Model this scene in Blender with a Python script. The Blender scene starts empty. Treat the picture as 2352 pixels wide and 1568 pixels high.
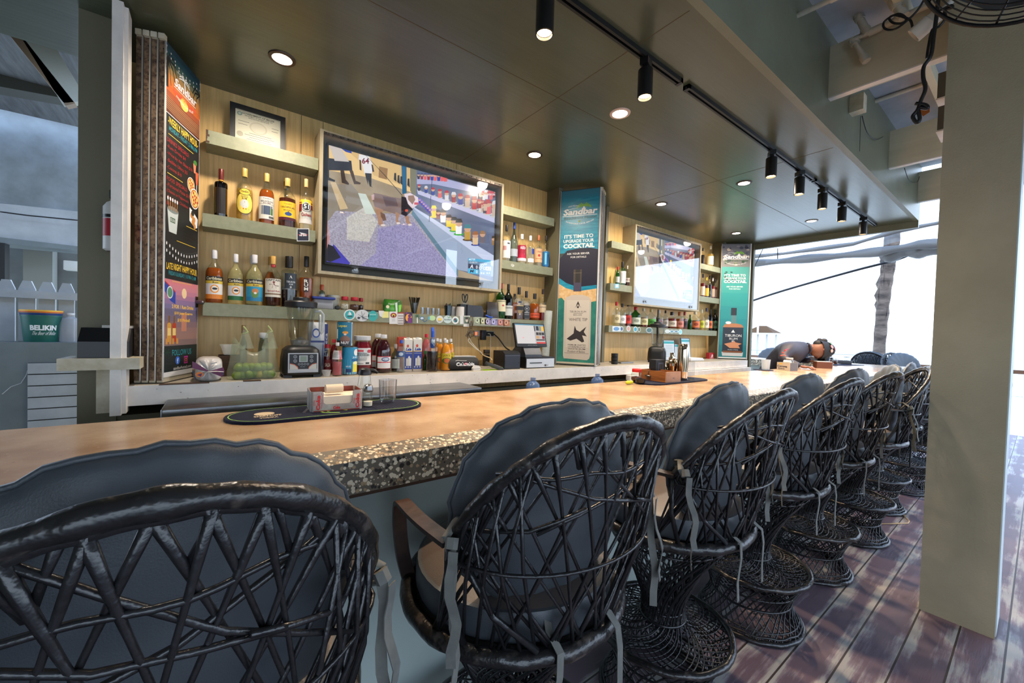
import bpy, math, random
from mathutils import Vector, Matrix
PI = math.pi
random.seed(7)
S = bpy.context.scene
COL = S.collection

# ---------------------------------------------------------------- camera
CAM = Vector((0.0, 0.0, 1.40))
YAW, PITCH, ROLL, FPX = 0.64216544, -0.0220129580, 0.0284514711, 912.665
fwd = Vector((math.sin(YAW)*math.cos(PITCH), math.cos(YAW)*math.cos(PITCH), math.sin(PITCH)))
_r = Vector((math.cos(YAW), -math.sin(YAW), 0.0)); _u = _r.cross(fwd)
RIGHT = _r*math.cos(ROLL) + _u*math.sin(ROLL)
UP = -_r*math.sin(ROLL) + _u*math.cos(ROLL)
cd = bpy.data.cameras.new('camera'); cam = bpy.data.objects.new('camera', cd); COL.objects.link(cam)
m = Matrix((RIGHT, UP, -fwd)).transposed().to_4x4(); m.translation = CAM
cam.matrix_world = m
cd.sensor_width = 36.0; cd.lens = 36.0*FPX/2352.0; cd.clip_start = 0.02; cd.clip_end = 2000
S.camera = cam

def at(px, py, x=None, y=None, z=None):
    """point where the sight line of photo pixel (px, py) meets a world plane"""
    d = fwd + RIGHT*((px-1176.0)/FPX) + UP*((784.0-py)/FPX)
    if x is not None: t = (x-CAM.x)/d.x
    elif y is not None: t = (y-CAM.y)/d.y
    else: t = (z-CAM.z)/d.z
    return CAM + d*t

# ---------------------------------------------------------------- world, light, exposure
w = bpy.data.worlds.new('sky'); S.world = w; w.use_nodes = True
nt = w.node_tree; nt.nodes.clear()
wo = nt.nodes.new('ShaderNodeOutputWorld'); bg = nt.nodes.new('ShaderNodeBackground')
tc = nt.nodes.new('ShaderNodeTexCoord'); sx = nt.nodes.new('ShaderNodeSeparateXYZ')
rp = nt.nodes.new('ShaderNodeValToRGB')
rp.color_ramp.elements[0].position = 0.0; rp.color_ramp.elements[0].color = (0.74, 0.86, 1.0, 1)
rp.color_ramp.elements[1].position = 0.7; rp.color_ramp.elements[1].color = (0.42, 0.62, 1.0, 1)
nt.links.new(tc.outputs['Generated'], sx.inputs[0]); nt.links.new(sx.outputs['Z'], rp.inputs[0])
nt.links.new(rp.outputs[0], bg.inputs['Color']); bg.inputs['Strength'].default_value = 2.9
nt.links.new(bg.outputs[0], wo.inputs[0])
S.view_settings.view_transform = 'Standard'; S.view_settings.look = 'None'
S.view_settings.gamma = 1.0; S.view_settings.use_curve_mapping = False
S.view_settings.exposure = 0.52

# ---------------------------------------------------------------- materials
MATS = {}
def mat(name, col=(.5, .5, .5), rough=.5, metal=0.0, col2=None, scale=8.0, stretch=(1, 1, 1), bump=0.0, bscale=None,
        spec=.5, coat=0.0, emit=None, estr=1.0, lo=.35, hi=.65, detail=4, kind='noise', trans=0.0, sheen=0.0):
    if name in MATS: return MATS[name]
    M = bpy.data.materials.new(name); M.use_nodes = True; t = M.node_tree; b = t.nodes['Principled BSDF']
    b.inputs['Base Color'].default_value = (*col, 1); b.inputs['Roughness'].default_value = rough
    b.inputs['Metallic'].default_value = metal; b.inputs['Specular IOR Level'].default_value = spec
    b.inputs['Coat Weight'].default_value = coat; b.inputs['Coat Roughness'].default_value = .08
    b.inputs['Transmission Weight'].default_value = trans
    M.diffuse_color = (*col, 1)
    if emit:
        b.inputs['Emission Color'].default_value = (*emit, 1); b.inputs['Emission Strength'].default_value = estr
    if col2 or bump:
        co = t.nodes.new('ShaderNodeTexCoord'); mp = t.nodes.new('ShaderNodeMapping'); mp.inputs['Scale'].default_value = stretch
        t.links.new(co.outputs['Object'], mp.inputs[0])
    if col2:
        if kind == 'voronoi':
            n = t.nodes.new('ShaderNodeTexVoronoi'); n.inputs['Scale'].default_value = scale; out = n.outputs['Distance']
        else:
            n = t.nodes.new('ShaderNodeTexNoise'); n.inputs['Scale'].default_value = scale; n.inputs['Detail'].default_value = detail
            n.inputs['Roughness'].default_value = .6; out = n.outputs[0]
        r = t.nodes.new('ShaderNodeValToRGB'); r.color_ramp.elements[0].position = lo; r.color_ramp.elements[1].position = hi
        r.color_ramp.elements[0].color = (*col, 1); r.color_ramp.elements[1].color = (*col2, 1)
        t.links.new(mp.outputs[0], n.inputs['Vector']); t.links.new(out, r.inputs[0])
        t.links.new(r.outputs[0], b.inputs['Base Color'])
        if emit: t.links.new(r.outputs[0], b.inputs['Emission Color'])
    if bump:
        n2 = t.nodes.new('ShaderNodeTexNoise'); n2.inputs['Scale'].default_value = bscale or scale*3; n2.inputs['Detail'].default_value = 3
        bn = t.nodes.new('ShaderNodeBump'); bn.inputs['Strength'].default_value = bump; bn.inputs['Distance'].default_value = .01
        t.links.new(mp.outputs[0], n2.inputs['Vector']); t.links.new(n2.outputs[0], bn.inputs['Height']); t.links.new(bn.outputs[0], b.inputs['Normal'])
    MATS[name] = M; return M

def c8(r, g, b):
    f = lambda v: ((v/255+.055)/1.055)**2.4 if v > 10 else v/255/12.92
    return (f(r), f(g), f(b))

def flat(r, g, b, rough=.45):
    return mat('paint_%d_%d_%d' % (r, g, b), c8(r, g, b), rough)
def glow(r, g, b, k=1.0):
    n = 'screen_%d_%d_%d_%d' % (r, g, b, int(k*100))
    return mat(n, (0.01, .01, .01), .25, emit=c8(r, g, b), estr=k)

def glassy(name, tint=(1, 1, 1), gloss=.08, rough=.02, ior=1.45):
    if name in MATS: return MATS[name]
    M = bpy.data.materials.new(name); M.use_nodes = True; t = M.node_tree; t.nodes.clear()
    o = t.nodes.new('ShaderNodeOutputMaterial'); mx = t.nodes.new('ShaderNodeMixShader')
    tr = t.nodes.new('ShaderNodeBsdfTransparent'); tr.inputs[0].default_value = (*tint, 1)
    g = t.nodes.new('ShaderNodeBsdfGlossy'); g.inputs['Roughness'].default_value = rough
    fr = t.nodes.new('ShaderNodeLayerWeight'); fr.inputs[0].default_value = .5
    pw = t.nodes.new('ShaderNodeMath'); pw.operation = 'POWER'; pw.inputs[1].default_value = 4.0; t.links.new(fr.outputs['Facing'], pw.inputs[0])
    ad = t.nodes.new('ShaderNodeMath'); ad.operation = 'ADD'; ad.inputs[1].default_value = gloss; ad.use_clamp = True
    t.links.new(pw.outputs[0], ad.inputs[0]); t.links.new(ad.outputs[0], mx.inputs[0])
    t.links.new(tr.outputs[0], mx.inputs[1]); t.links.new(g.outputs[0], mx.inputs[2]); t.links.new(mx.outputs[0], o.inputs[0])
    MATS[name] = M; return M
def film(name, col, fac=.5, rough=.3, tint=(1, 1, 1)):
    """see-through film or liquid: part clear, part coloured body"""
    if name in MATS: return MATS[name]
    M = bpy.data.materials.new(name); M.use_nodes = True; t = M.node_tree
    b = t.nodes['Principled BSDF']; b.inputs['Base Color'].default_value = (*col, 1); b.inputs['Roughness'].default_value = rough
    tr = t.nodes.new('ShaderNodeBsdfTransparent'); tr.inputs[0].default_value = (*tint, 1)
    mx = t.nodes.new('ShaderNodeMixShader'); mx.inputs[0].default_value = fac
    t.links.new(tr.outputs[0], mx.inputs[1]); t.links.new(b.outputs[0], mx.inputs[2])
    t.links.new(mx.outputs[0], t.nodes['Material Output'].inputs[0])
    MATS[name] = M; return M

# ---------------------------------------------------------------- mesh builder
def V(*a): return Vector(a)
class MB:
    def __init__(s): s.v = []; s.f = []; s.m = []; s.mats = []
    def mi(s, M):
        if M not in s.mats: s.mats.append(M)
        return s.mats.index(M)
    def add(s, vs, fs, M):
        o = len(s.v); k = s.mi(M); s.v += [tuple(p) for p in vs]
        s.f += [tuple(i+o for i in f) for f in fs]; s.m += [k]*len(fs); return s
    def box(s, x0, x1, y0, y1, z0, z1, M, X=None):
        vs = [V(x, y, z) for z in (z0, z1) for y in (y0, y1) for x in (x0, x1)]
        if X: vs = [X @ p for p in vs]
        return s.add(vs, [(0, 2, 3, 1), (4, 5, 7, 6), (0, 1, 5, 4), (2, 6, 7, 3), (0, 4, 6, 2), (1, 3, 7, 5)], M)
    def rbox(s, x0, x1, y0, y1, z0, z1, M, r=.01, X=None, n=3):
        """box with rounded vertical edges and softened top and bottom"""
        r = min(r, (x1-x0)/2.01, (y1-y0)/2.01, (z1-z0)/2.01)
        def ring(i, z):
            out = []
            for (cx, cy, a0) in ((x1-r, y1-r, 0), (x0+r, y1-r, PI/2), (x0+r, y0+r, PI), (x1-r, y0+r, 1.5*PI)):
                for k in range(n+1):
                    a = a0+PI/2*k/n; out.append(V(cx+(r-i)*math.cos(a), cy+(r-i)*math.sin(a), z))
            return out
        e = r*.5
        rs = [ring(e, z0), ring(e*.3, z0+e*.3), ring(0, z0+e), ring(0, z1-e), ring(e*.3, z1-e*.3), ring(e, z1)]
        return s.loft(rs, M, caps=True, X=X)
    def loft(s, rings, M, caps=False, closed=True, X=None):
        n = len(rings[0]); vs = [p for r in rings for p in r]
        if X: vs = [X @ Vector(p) for p in vs]
        fs = []
        for i in range(len(rings)-1):
            for j in range(n if closed else n-1):
                k = (j+1) % n; fs.append((i*n+j, i*n+k, (i+1)*n+k, (i+1)*n+j))
        if caps: fs += [tuple(range(n-1, -1, -1)), tuple(range((len(rings)-1)*n, len(rings)*n))]
        return s.add(vs, fs, M)
    def lathe(s, prof, M, c=(0, 0, 0), n=20, X=None, sq=None, cap=True, fn=None):
        rings = []
        for (r, z) in prof:
            ring = []
            for k in range(n):
                a = 2*PI*k/n; q = 1.0
                if sq: q = 1/((abs(math.cos(a))**sq+abs(math.sin(a))**sq)**(1/sq))
                if fn: q *= fn(a, z)
                ring.append(V(c[0]+r*q*math.cos(a), c[1]+r*q*math.sin(a), c[2]+z))
            rings.append(ring)
        return s.loft(rings, M, caps=cap, X=X)
    def tube(s, pts, r, M, n=6, closed=False, cap=True, flat=None, wob=0.0):
        pts = [Vector(p) for p in pts]; N = len(pts); rings = []; prev = None
        for i, p in enumerate(pts):
            if closed: d = pts[(i+1) % N]-pts[i-1]
            else: d = pts[min(i+1, N-1)]-pts[max(i-1, 0)]
            if d.length < 1e-9: d = V(0, 0, 1)
            d.normalize()
            if prev is None:
                a = V(0, 0, 1) if abs(d.z) < .9 else V(1, 0, 0); u = d.cross(a).normalized()
            else:
                u = prev - d*prev.dot(d)
                if u.length < 1e-6: u = d.orthogonal()
                u.normalize()
            prev = u; v = d.cross(u)
            rr = r[i] if isinstance(r, (list, tuple)) else r
            if wob: rr *= 1+wob*math.sin(i*2.3+1)*math.cos(i*1.1)
            ru, rv = (rr, rr) if not flat else (rr*flat[0], rr*flat[1])
            rings.append([p+u*ru*math.cos(2*PI*k/n)+v*rv*math.sin(2*PI*k/n) for k in range(n)])
        if closed: rings.append(rings[0])
        return s.loft(rings, M, caps=(cap and not closed))
    def ribbon(s, pts, wd, th, M, side):
        """flat band following pts; side = width direction"""
        pts = [Vector(p) for p in pts]; N = len(pts); sd = Vector(side).normalized(); rings = []
        for i, p in enumerate(pts):
            d = (pts[min(i+1, N-1)]-pts[max(i-1, 0)]).normalized(); a = (sd-d*sd.dot(d)).normalized(); b = d.cross(a)
            rings.append([p+a*wd/2+b*th/2, p-a*wd/2+b*th/2, p-a*wd/2-b*th/2, p+a*wd/2-b*th/2])
        return s.loft(rings, M, caps=True)
    def prism(s, poly, y0, y1, M, axis='y', X=None):
        """polygon extruded along an axis; poly in the other two coordinates"""
        def P(a, b, t): return {'y': V(a, t, b), 'x': V(t, a, b), 'z': V(a, b, t)}[axis]
        n = len(poly); vs = [P(a, b, y0) for a, b in poly]+[P(a, b, y1) for a, b in poly]
        if X: vs = [X @ p for p in vs]
        fs = [tuple(range(n-1, -1, -1)), tuple(range(n, 2*n))]+[(i, (i+1) % n, n+(i+1) % n, n+i) for i in range(n)]
        return s.add(vs, fs, M)
    def ball(s, c, r, M, n=10, sc=(1, 1, 1), X=None):
        prof = [(max(1e-4, r*math.sin(PI*i/(n//2+2))), -r*math.cos(PI*i/(n//2+2))) for i in range(n//2+3)]
        T = Matrix.Translation(Vector(c)) @ Matrix.Diagonal((*sc, 1))
        if X: T = X @ T
        return s.lathe(prof, M, n=n, X=T)
    def build(s, name, parent=None, smooth=35, loc=None, rot=None):
        me = bpy.data.meshes.new(name); me.from_pydata(s.v, [], s.f)
        for M in s.mats: me.materials.append(M)
        me.polygons.foreach_set('material_index', s.m)
        me.validate(); me.update()
        if smooth:
            me.polygons.foreach_set('use_smooth', [True]*len(me.polygons))
            if smooth < 180: me.set_sharp_from_angle(angle=math.radians(smooth))
        o = bpy.data.objects.new(name, me); COL.objects.link(o)
        if parent: o.parent = parent
        if loc: o.location = loc
        if rot: o.rotation_euler = rot
        return o

def tag(o, label, cat, group=None, kind=None):
    o['label'] = label; o['category'] = cat
    if group: o['group'] = group
    if kind: o['kind'] = kind
    return o
def thing(name, label, cat, loc=(0, 0, 0), rz=0, group=None):
    o = bpy.data.objects.new(name, None); COL.objects.link(o); o.location = loc; o.rotation_euler = (0, 0, rz)
    o.empty_display_size = .05
    return tag(o, label, cat, group)
def struct(mb, name, smooth=30, **k):
    o = mb.build(name, smooth=smooth, **k); o['kind'] = 'structure'; return o
def dup(root, loc, rz, label, group=None):
    r = root.copy(); COL.objects.link(r); r.location = loc; r.rotation_euler = (0, 0, rz); r['label'] = label
    if group: r['group'] = group
    for ch in list(root.children):
        c = ch.copy(); COL.objects.link(c); c.parent = r
        for g in ch.children:
            d = g.copy(); COL.objects.link(d); d.parent = c
    return r

# ---------------------------------------------------------------- lettering and flat artwork
_TX = {}
def glyphs(s, bold=0.0):
    k = (s, bold)
    if k in _TX: return _TX[k]
    cu = bpy.data.curves.new('t', 'FONT'); cu.body = s; cu.resolution_u = 2; cu.offset = bold
    o = bpy.data.objects.new('t', cu); COL.objects.link(o)
    me = bpy.data.meshes.new_from_object(o.evaluated_get(bpy.context.evaluated_depsgraph_get()))
    vs = [(v.co.x, v.co.y) for v in me.vertices]; fs = [tuple(p.vertices) for p in me.polygons]
    bpy.data.objects.remove(o); bpy.data.curves.remove(cu); bpy.data.meshes.remove(me)
    if vs:
        x0 = min(v[0] for v in vs); x1 = max(v[0] for v in vs); y0 = min(v[1] for v in vs); y1 = max(v[1] for v in vs)
        W, H = max(x1-x0, 1e-6), max(y1-y0, 1e-6); vs = [((a-x0)/W, (b-y0)/H) for a, b in vs]
    else: W = H = 1
    _TX[k] = (vs, fs, W/H); return _TX[k]

class Art:
    """flat artwork: fn(u, v, lift) gives the point; v runs downwards; each shape lies one hair above what it covers"""
    def __init__(s, fn, step=.0004): s.fn = fn; s.mb = MB(); s.step = step; s.bb = []
    def L(s, pts):
        x0 = min(p[0] for p in pts); x1 = max(p[0] for p in pts); y0 = min(p[1] for p in pts); y1 = max(p[1] for p in pts)
        k = 1+max([q[4] for q in s.bb if q[0] < x1 and q[1] > x0 and q[2] < y1 and q[3] > y0] or [0])
        s.bb.append((x0, x1, y0, y1, k)); return k*s.step
    def poly(s, pts, M):
        l = s.L(pts); s.mb.add([s.fn(a, b, l) for a, b in pts], [tuple(range(len(pts)))], M)
    def rect(s, u0, v0, u1, v1, M, n=1):
        l = s.L([(u0, v0), (u1, v1)]); vs = []
        for i in range(n+1):
            u = u0+(u1-u0)*i/n; vs += [s.fn(u, v1, l), s.fn(u, v0, l)]
        s.mb.add(vs, [(2*i, 2*i+2, 2*i+3, 2*i+1) for i in range(n)], M)
    def oval(s, cu, cv, ru, rv, M, n=16):
        l = s.L([(cu-ru, cv-rv), (cu+ru, cv+rv)]); vs = []
        for i in range(n+1):
            t = -math.cos(PI*i/n); h = math.sqrt(max(0, 1-t*t)); vs += [s.fn(cu+ru*t, cv+rv*h, l), s.fn(cu+ru*t, cv-rv*h, l)]
        s.mb.add(vs, [(2*i, 2*i+2, 2*i+3, 2*i+1) for i in range(n)], M)
    def text(s, t, u0, v0, u1, v1, M, bold=0.0, arc=0.0, slant=0.0, rot=0):
        vs, fs, _ = glyphs(t, bold); l = s.L([(u0, v0), (u1, v1)]); out = []
        for a, b in vs:
            if rot: a, b = 1-b, a
            out.append(s.fn(u0+(u1-u0)*(a+slant*b), v1+(v0-v1)*b+arc*((2*a-1)**2), l))
        s.mb.add(out, fs, M)
    def line(s, pts, wd, M, wu=None):
        l = s.L(pts); n = len(pts); wu = wu or wd
        for i in range(n-1):
            (a, b), (c, d) = pts[i], pts[i+1]; dx, dy = c-a, d-b; q = math.hypot(dx/wu, dy/wd) or 1
            nx, ny = -dy/wd/q*wu/2, dx/wu/q*wd/2
            s.mb.add([s.fn(a+nx, b+ny, l), s.fn(c+nx, d+ny, l), s.fn(c-nx, d-ny, l), s.fn(a-nx, b-ny, l)], [(0, 1, 2, 3)], M)
    def build(s, name, parent=None): return s.mb.build(name, parent, smooth=0)
def plane_fn(o, U, Vd, n):
    o, U, Vd, n = Vector(o), Vector(U), Vector(Vd), Vector(n).normalized()
    return lambda u, v, l: o+U*u+Vd*v+n*l
# ================================================================ setting
YW, ZC = 2.97, 2.79
BX0, BX1 = -2.6, 7.85           # bar run
M_ceil = mat('olive_ceiling_paint', c8(72, 78, 60), .3, spec=.6, col2=c8(80, 86, 68), scale=1.5, stretch=(.6, 5, 1), bump=.12, bscale=9, coat=.45)
M_ceil.node_tree.nodes['Principled BSDF'].inputs['Coat Roughness'].default_value = .2
M_beam = mat('olive_beam_paint', c8(106, 109, 91), .4, col2=c8(116, 120, 102), scale=3, bump=.08, bscale=20)
M_olive = mat('olive_wall_paint', c8(106, 102, 80), .6, bump=.06, bscale=60)
M_ply = mat('pale_wood_panel', c8(222, 184, 120), .45, col2=c8(200, 162, 100), scale=6, stretch=(9, 1, .5), bump=.03, bscale=30)
M_seam = mat('panel_seam', c8(95, 78, 50), .8)
M_white = mat('worn_white_paint', c8(232, 226, 218), .45, col2=c8(216, 211, 204), scale=9, bump=.05, bscale=40)
M_cream = mat('cream_paint', c8(205, 197, 175), .5, col2=c8(180, 168, 140), scale=12)
M_chip = mat('bare_wood_chips', c8(70, 50, 35), .8)
M_col = mat('pillar_stucco', c8(150, 142, 118), .75, col2=c8(160, 152, 128), scale=3, bump=.18, bscale=110)
M_joist = mat('joist_paint', c8(206, 198, 172), .55, col2=c8(190, 184, 158), scale=2.5, stretch=(1, .4, 3), bump=.06, bscale=30)
M_deckup = mat('roof_underside', c8(170, 176, 186), .6, col2=c8(150, 156, 166), scale=4)
M_panelg = mat('bar_front_paint', c8(160, 170, 164), .5, col2=c8(146, 157, 152), scale=2, bump=.05, bscale=40)
M_steel = mat('brushed_steel', c8(150, 150, 150), .3, 1.0, col2=c8(110, 110, 112), scale=4, stretch=(1, 8, 8))
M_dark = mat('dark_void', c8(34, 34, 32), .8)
M_black = mat('black_metal', c8(16, 16, 17), .38, spec=.5)
M_blackp = mat('black_plastic', c8(22, 23, 26), .42)
M_pvc = mat('white_pvc', c8(196, 192, 178), .45, col2=c8(180, 176, 160), scale=20)

# weathered deck boards: seams run along x every 0.1435 m
def deck_material():
    M = bpy.data.materials.new('weathered_deck'); M.use_nodes = True; t = M.node_tree; b = t.nodes['Principled BSDF']
    N = t.nodes.new; L = t.links.new
    co = N('ShaderNodeTexCoord'); sp = N('ShaderNodeSeparateXYZ'); L(co.outputs['Object'], sp.inputs[0])
    def mth(op, a, b_=None):
        n = N('ShaderNodeMath'); n.operation = op
        for i, v in enumerate((a, b_)):
            if v is None: continue
            if isinstance(v, (int, float)): n.inputs[i].default_value = v
            else: L(v, n.inputs[i])
        return n.outputs[0]
    q = mth('DIVIDE', mth('SUBTRACT', sp.outputs['Y'], .0555), .1435); fr = mth('FRACT', q); idn = mth('FLOOR', q)
    edge = mth('MULTIPLY', mth('MINIMUM', fr, mth('SUBTRACT', 1.0, fr)), 2.0)      # 0 at the seam, 1 mid board
    mp = N('ShaderNodeMapping'); mp.inputs['Scale'].default_value = (1.1, 14, 1)
    cb = N('ShaderNodeCombineXYZ'); L(mth('ADD', sp.outputs['X'], mth('MULTIPLY', idn, 3.7)), cb.inputs[0]); L(sp.outputs['Y'], cb.inputs[1])
    L(cb.outputs[0], mp.inputs[0])
    n1 = N('ShaderNodeTexNoise'); n1.inputs['Scale'].default_value = 2.2; n1.inputs['Detail'].default_value = 8; n1.inputs['Roughness'].default_value = .68
    L(mp.outputs[0], n1.inputs['Vector'])
    n2 = N('ShaderNodeTexNoise'); n2.inputs['Scale'].default_value = 3.2; n2.inputs['Detail'].default_value = 5; L(cb.outputs[0], n2.inputs['Vector'])
    # paint wears off close to the board edges
    wear = mth('ADD', mth('MULTIPLY', mth('SUBTRACT', n1.outputs[0], .5), 1.5), mth('ADD', mth('MULTIPLY', mth('SUBTRACT', n2.outputs[0], .5), 1.7), mth('MULTIPLY', mth('SUBTRACT', .62, edge), .55)))
    r = N('ShaderNodeValToRGB'); e = r.color_ramp.elements
    e[0].position = .0; e[0].color = (*c8(104, 86, 96), 1); e[1].position = .32; e[1].color = (*c8(166, 162, 156), 1)
    k = e.new(.13); k.color = (*c8(126, 112, 120), 1)
    L(wear, r.inputs[0])
    seam = mth('LESS_THAN', edge, .05)
    mx = N('ShaderNodeMix'); mx.data_type = 'RGBA'; mx.inputs[7].default_value = (*c8(58, 48, 44), 1)
    L(seam, mx.inputs[0]); L(r.outputs[0], mx.inputs[6]); L(mx.outputs[2], b.inputs['Base Color'])
    bp = N('ShaderNodeBump'); bp.inputs['Strength'].default_value = .25; bp.inputs['Distance'].default_value = .01
    L(mth('SUBTRACT', n1.outputs[0], mth('MULTIPLY', seam, 1.2)), bp.inputs['Height']); L(bp.outputs[0], b.inputs['Normal'])
    b.inputs['Roughness'].default_value = .5
    return M
M_floor = deck_material()
struct(MB().box(-4, 10.2, -3.2, YW, -.08, 0, M_floor), 'floor')

# terrazzo slab
def terrazzo(name, base, base2, chips, sc=55, thr=.30, rough=.25, cream=(205, 190, 160)):
    M = bpy.data.materials.new(name); M.use_nodes = True; t = M.node_tree; b = t.nodes['Principled BSDF']; N = t.nodes.new; L = t.links.new
    co = N('ShaderNodeTexCoord'); vo = N('ShaderNodeTexVoronoi'); vo.inputs['Scale'].default_value = sc; L(co.outputs['Object'], vo.inputs['Vector'])
    no = N('ShaderNodeTexNoise'); no.inputs['Scale'].default_value = 5; no.inputs['Detail'].default_value = 7; L(co.outputs['Object'], no.inputs['Vector'])
    rb = N('ShaderNodeValToRGB'); rb.color_ramp.elements[0].position = .38; rb.color_ramp.elements[1].position = .66
    rb.color_ramp.elements[0].color = (*base, 1); rb.color_ramp.elements[1].color = (*base2, 1); L(no.outputs[0], rb.inputs[0])
    sp = N('ShaderNodeSeparateColor'); L(vo.outputs['Color'], sp.inputs[0])
    size = N('ShaderNodeMath'); size.operation = 'MULTIPLY'; size.inputs[1].default_value = thr; L(sp.outputs[0], size.inputs[0])
    lt = N('ShaderNodeMath'); lt.operation = 'LESS_THAN'; L(vo.outputs['Distance'], lt.inputs[0]); L(size.outputs[0], lt.inputs[1])
    rc = N('ShaderNodeValToRGB'); rc.color_ramp.interpolation = 'CONSTANT'; e = rc.color_ramp.elements
    e[0].position = 0; e[0].color = (*c8(*cream), 1); e[1].position = .55; e[1].color = (*c8(166, 140, 106), 1)
    k = e.new(.82); k.color = (*c8(40, 36, 32), 1); L(sp.outputs[1], rc.inputs[0])
    ml = N('ShaderNodeMath'); ml.operation = 'MULTIPLY'; ml.inputs[1].default_value = chips; L(lt.outputs[0], ml.inputs[0])
    mx = N('ShaderNodeMix'); mx.data_type = 'RGBA'; L(ml.outputs[0], mx.inputs[0]); L(rb.outputs[0], mx.inputs[6]); L(rc.outputs[0], mx.inputs[7])
    L(mx.outputs[2], b.inputs['Base Color']); b.inputs['Roughness'].default_value = rough
    return M
M_top = terrazzo('polished_brown_concrete', c8(160, 128, 98), c8(192, 164, 132), .35, 90, .25, .2)
M_terr = terrazzo('exposed_terrazzo', c8(98, 90, 76), c8(118, 108, 92), 1.0, 105, .80, .4, (222, 208, 180))

ZB = 1.08
bar = MB()
prof = [(1.03, .98), (1.03, 1.064), (1.036, 1.069), (1.10, ZB), (1.775, ZB), (1.785, 1.07), (1.785, .98)]
n = len(prof)
for i in range(n):
    a, b = prof[i], prof[(i+1) % n]
    M = M_top if i in (3,) else M_terr
    bar.add([(BX0, *a), (BX1, *a), (BX1, *b), (BX0, *b)], [(0, 1, 2, 3)], M)
bar.add([(BX1, *q) for q in prof], [tuple(range(n))], M_terr); bar.add([(BX0, *q) for q in prof], [tuple(range(n-1, -1, -1))], M_terr)
# return leg of the L at the far end
bar.box(7.2, BX1, 1.785, 4.6, .98, ZB-.001, M_top)
bar.box(7.19, 7.2, 1.785, 4.6, .98, ZB-.001, M_terr)
BAR = thing('bar', 'long bar with a brown terrazzo top and grey green front, beside the row of stools', 'bar')
bar.build('counter_top', BAR, smooth=30)
cab = MB()
cab.box(BX0, BX1-.1, 1.20, 1.26, 0, .98, M_panelg); cab.box(BX0, 7.3, 1.66, 1.70, 0, .98, M_olive); cab.box(BX0, BX1-.05, 1.07, 1.70, .955, .98, M_chip)
cab.box(7.3, BX1-.1, 1.7, 4.6, 0, .98, M_panelg)
cab.build('base', BAR, smooth=0)

# back wall with vertical panel seams
wl = MB(); wl.box(-.42, 6.35, YW, YW+.06, 0, ZC, M_ply)
for px, py in ((692.5, 269), (1040, 690), (742, 300), (1190, 560)):
    x = at(px, py, y=YW).x; wl.box(x-.0015, x+.0015, YW-.0012, YW, 1.107, ZC, M_seam)
struct(wl, 'wall_back', smooth=0)
# dividers and side cheeks between the bays
dv = MB()
dv.box(2.60, 2.66, 2.80, YW, 1.107, ZC, M_olive); dv.box(5.86, 5.92, 2.80, YW, 1.107, ZC, M_olive); dv.box(6.29, 6.35, 2.58, YW, 0, ZC, M_olive)
dv.box(3.36, 3.40, 2.86, YW, 1.107, ZC, M_olive); dv.box(-.13, -.10, 2.9, YW, 1.107, ZC, M_olive)
struct(dv, 'wall_divider', smooth=0)
struct(MB().box(-.50, -.372, 2.62, 3.3, 0, ZC, M_olive).box(-.372, -.2, 2.64, 3.3, 0, .95, M_olive).box(-.2, 6.3, 2.64, 2.70, 0, .95, M_olive), 'wall_left', smooth=0)

ce = MB().box(-4, 6.32, .93, 3.10, ZC, ZC+.06, M_ceil)
for (a, b) in (((0, 215), (180, 150)),): pass
# board seams in the ceiling
for px, py in ((1250, 245), (1560, 440)):
    x = at(px, py, z=ZC).x; ce.box(x-.0015, x+.0015, .95, 2.95, ZC-.001, ZC, M_seam)
ce.box(-3, 6.3, 1.76, 1.763, ZC-.001, ZC, M_seam)
struct(ce, 'ceiling', smooth=0)
struct(MB().box(-4, 6.32, .89, .93, ZC, 3.46, M_beam), 'ceiling_beam', smooth=0)
struct(MB().box(6.32, 6.37, .89, 3.10, ZC-.075, 3.4, M_beam), 'trim_1', smooth=0)
struct(MB().box(-4, 4.5, -3.35, -3.2, 2.35, 3.5, M_olive), 'wall_reflection_blocker', smooth=0)  # unseen band added to keep sky out of the near television's reflection
struct(MB().box(-4.1, -4, -3.35, 3.1, 0, 3.5, M_olive), 'wall_light_blocker', smooth=0)  # unseen wall added to hold back daylight from the left
# joists over the walkway, pillar
for i, x in enumerate((-1.9, -.2, 1.48, 3.16, 4.83, 6.21)):
    j = MB().box(x, x+.045, -3.2, .89, 2.975, 3.30, M_joist).box(x-.001, x+.046, -3.2, .889, 2.968, 2.976, M_white)
    tag(j.build('ceiling_joist', smooth=0), ['painted joist above the camera side, far left of the walkway', 'painted joist over the walkway, out at the left', 'painted joist over the walkway, nearest the camera',
        'cream painted joist nearest the pillar carrying the white pipes', 'olive painted joist behind the pillar, second along the walkway', 'olive painted joist furthest away, by the open sky'][i], 'joist', 'joists over the walkway')
# purlins and noggings under the roof deck
for y in (.55, .1, -.6, -1.3, -2.0): tag(MB().box(-4, 6.3, y-.02, y+.02, 3.30, 3.39, M_joist).build('roof_purlin', smooth=0), 'painted purlin under the roof boards, parallel to the bar, above the joists', 'rafter', 'purlins under the roof')
for x, lb in ((2.2, 'before the joist with the pipes'), (3.9, 'between the first two joists by the pillar'), (5.5, 'behind the second joist by the pillar')):
    tag(MB().box(x-.02, x+.02, -2.2, .88, 3.31, 3.38, M_joist).build('roof_nogging', smooth=0), 'painted cross member under the roof, '+lb, 'rafter', 'cross members under the roof')
rf = MB().box(-4, 6.36, -3.2, .93, 3.39, 3.43, M_deckup)
struct(rf, 'ceiling_roof', smooth=0)
pil = MB().box(3.0, 3.26, .092, .348, 0, 3.42, M_col).box(3.008, 3.258, .088, .093, .01, 3.3, flat(196, 206, 206))  # paler sheet on the right face paints in its daylight
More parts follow.
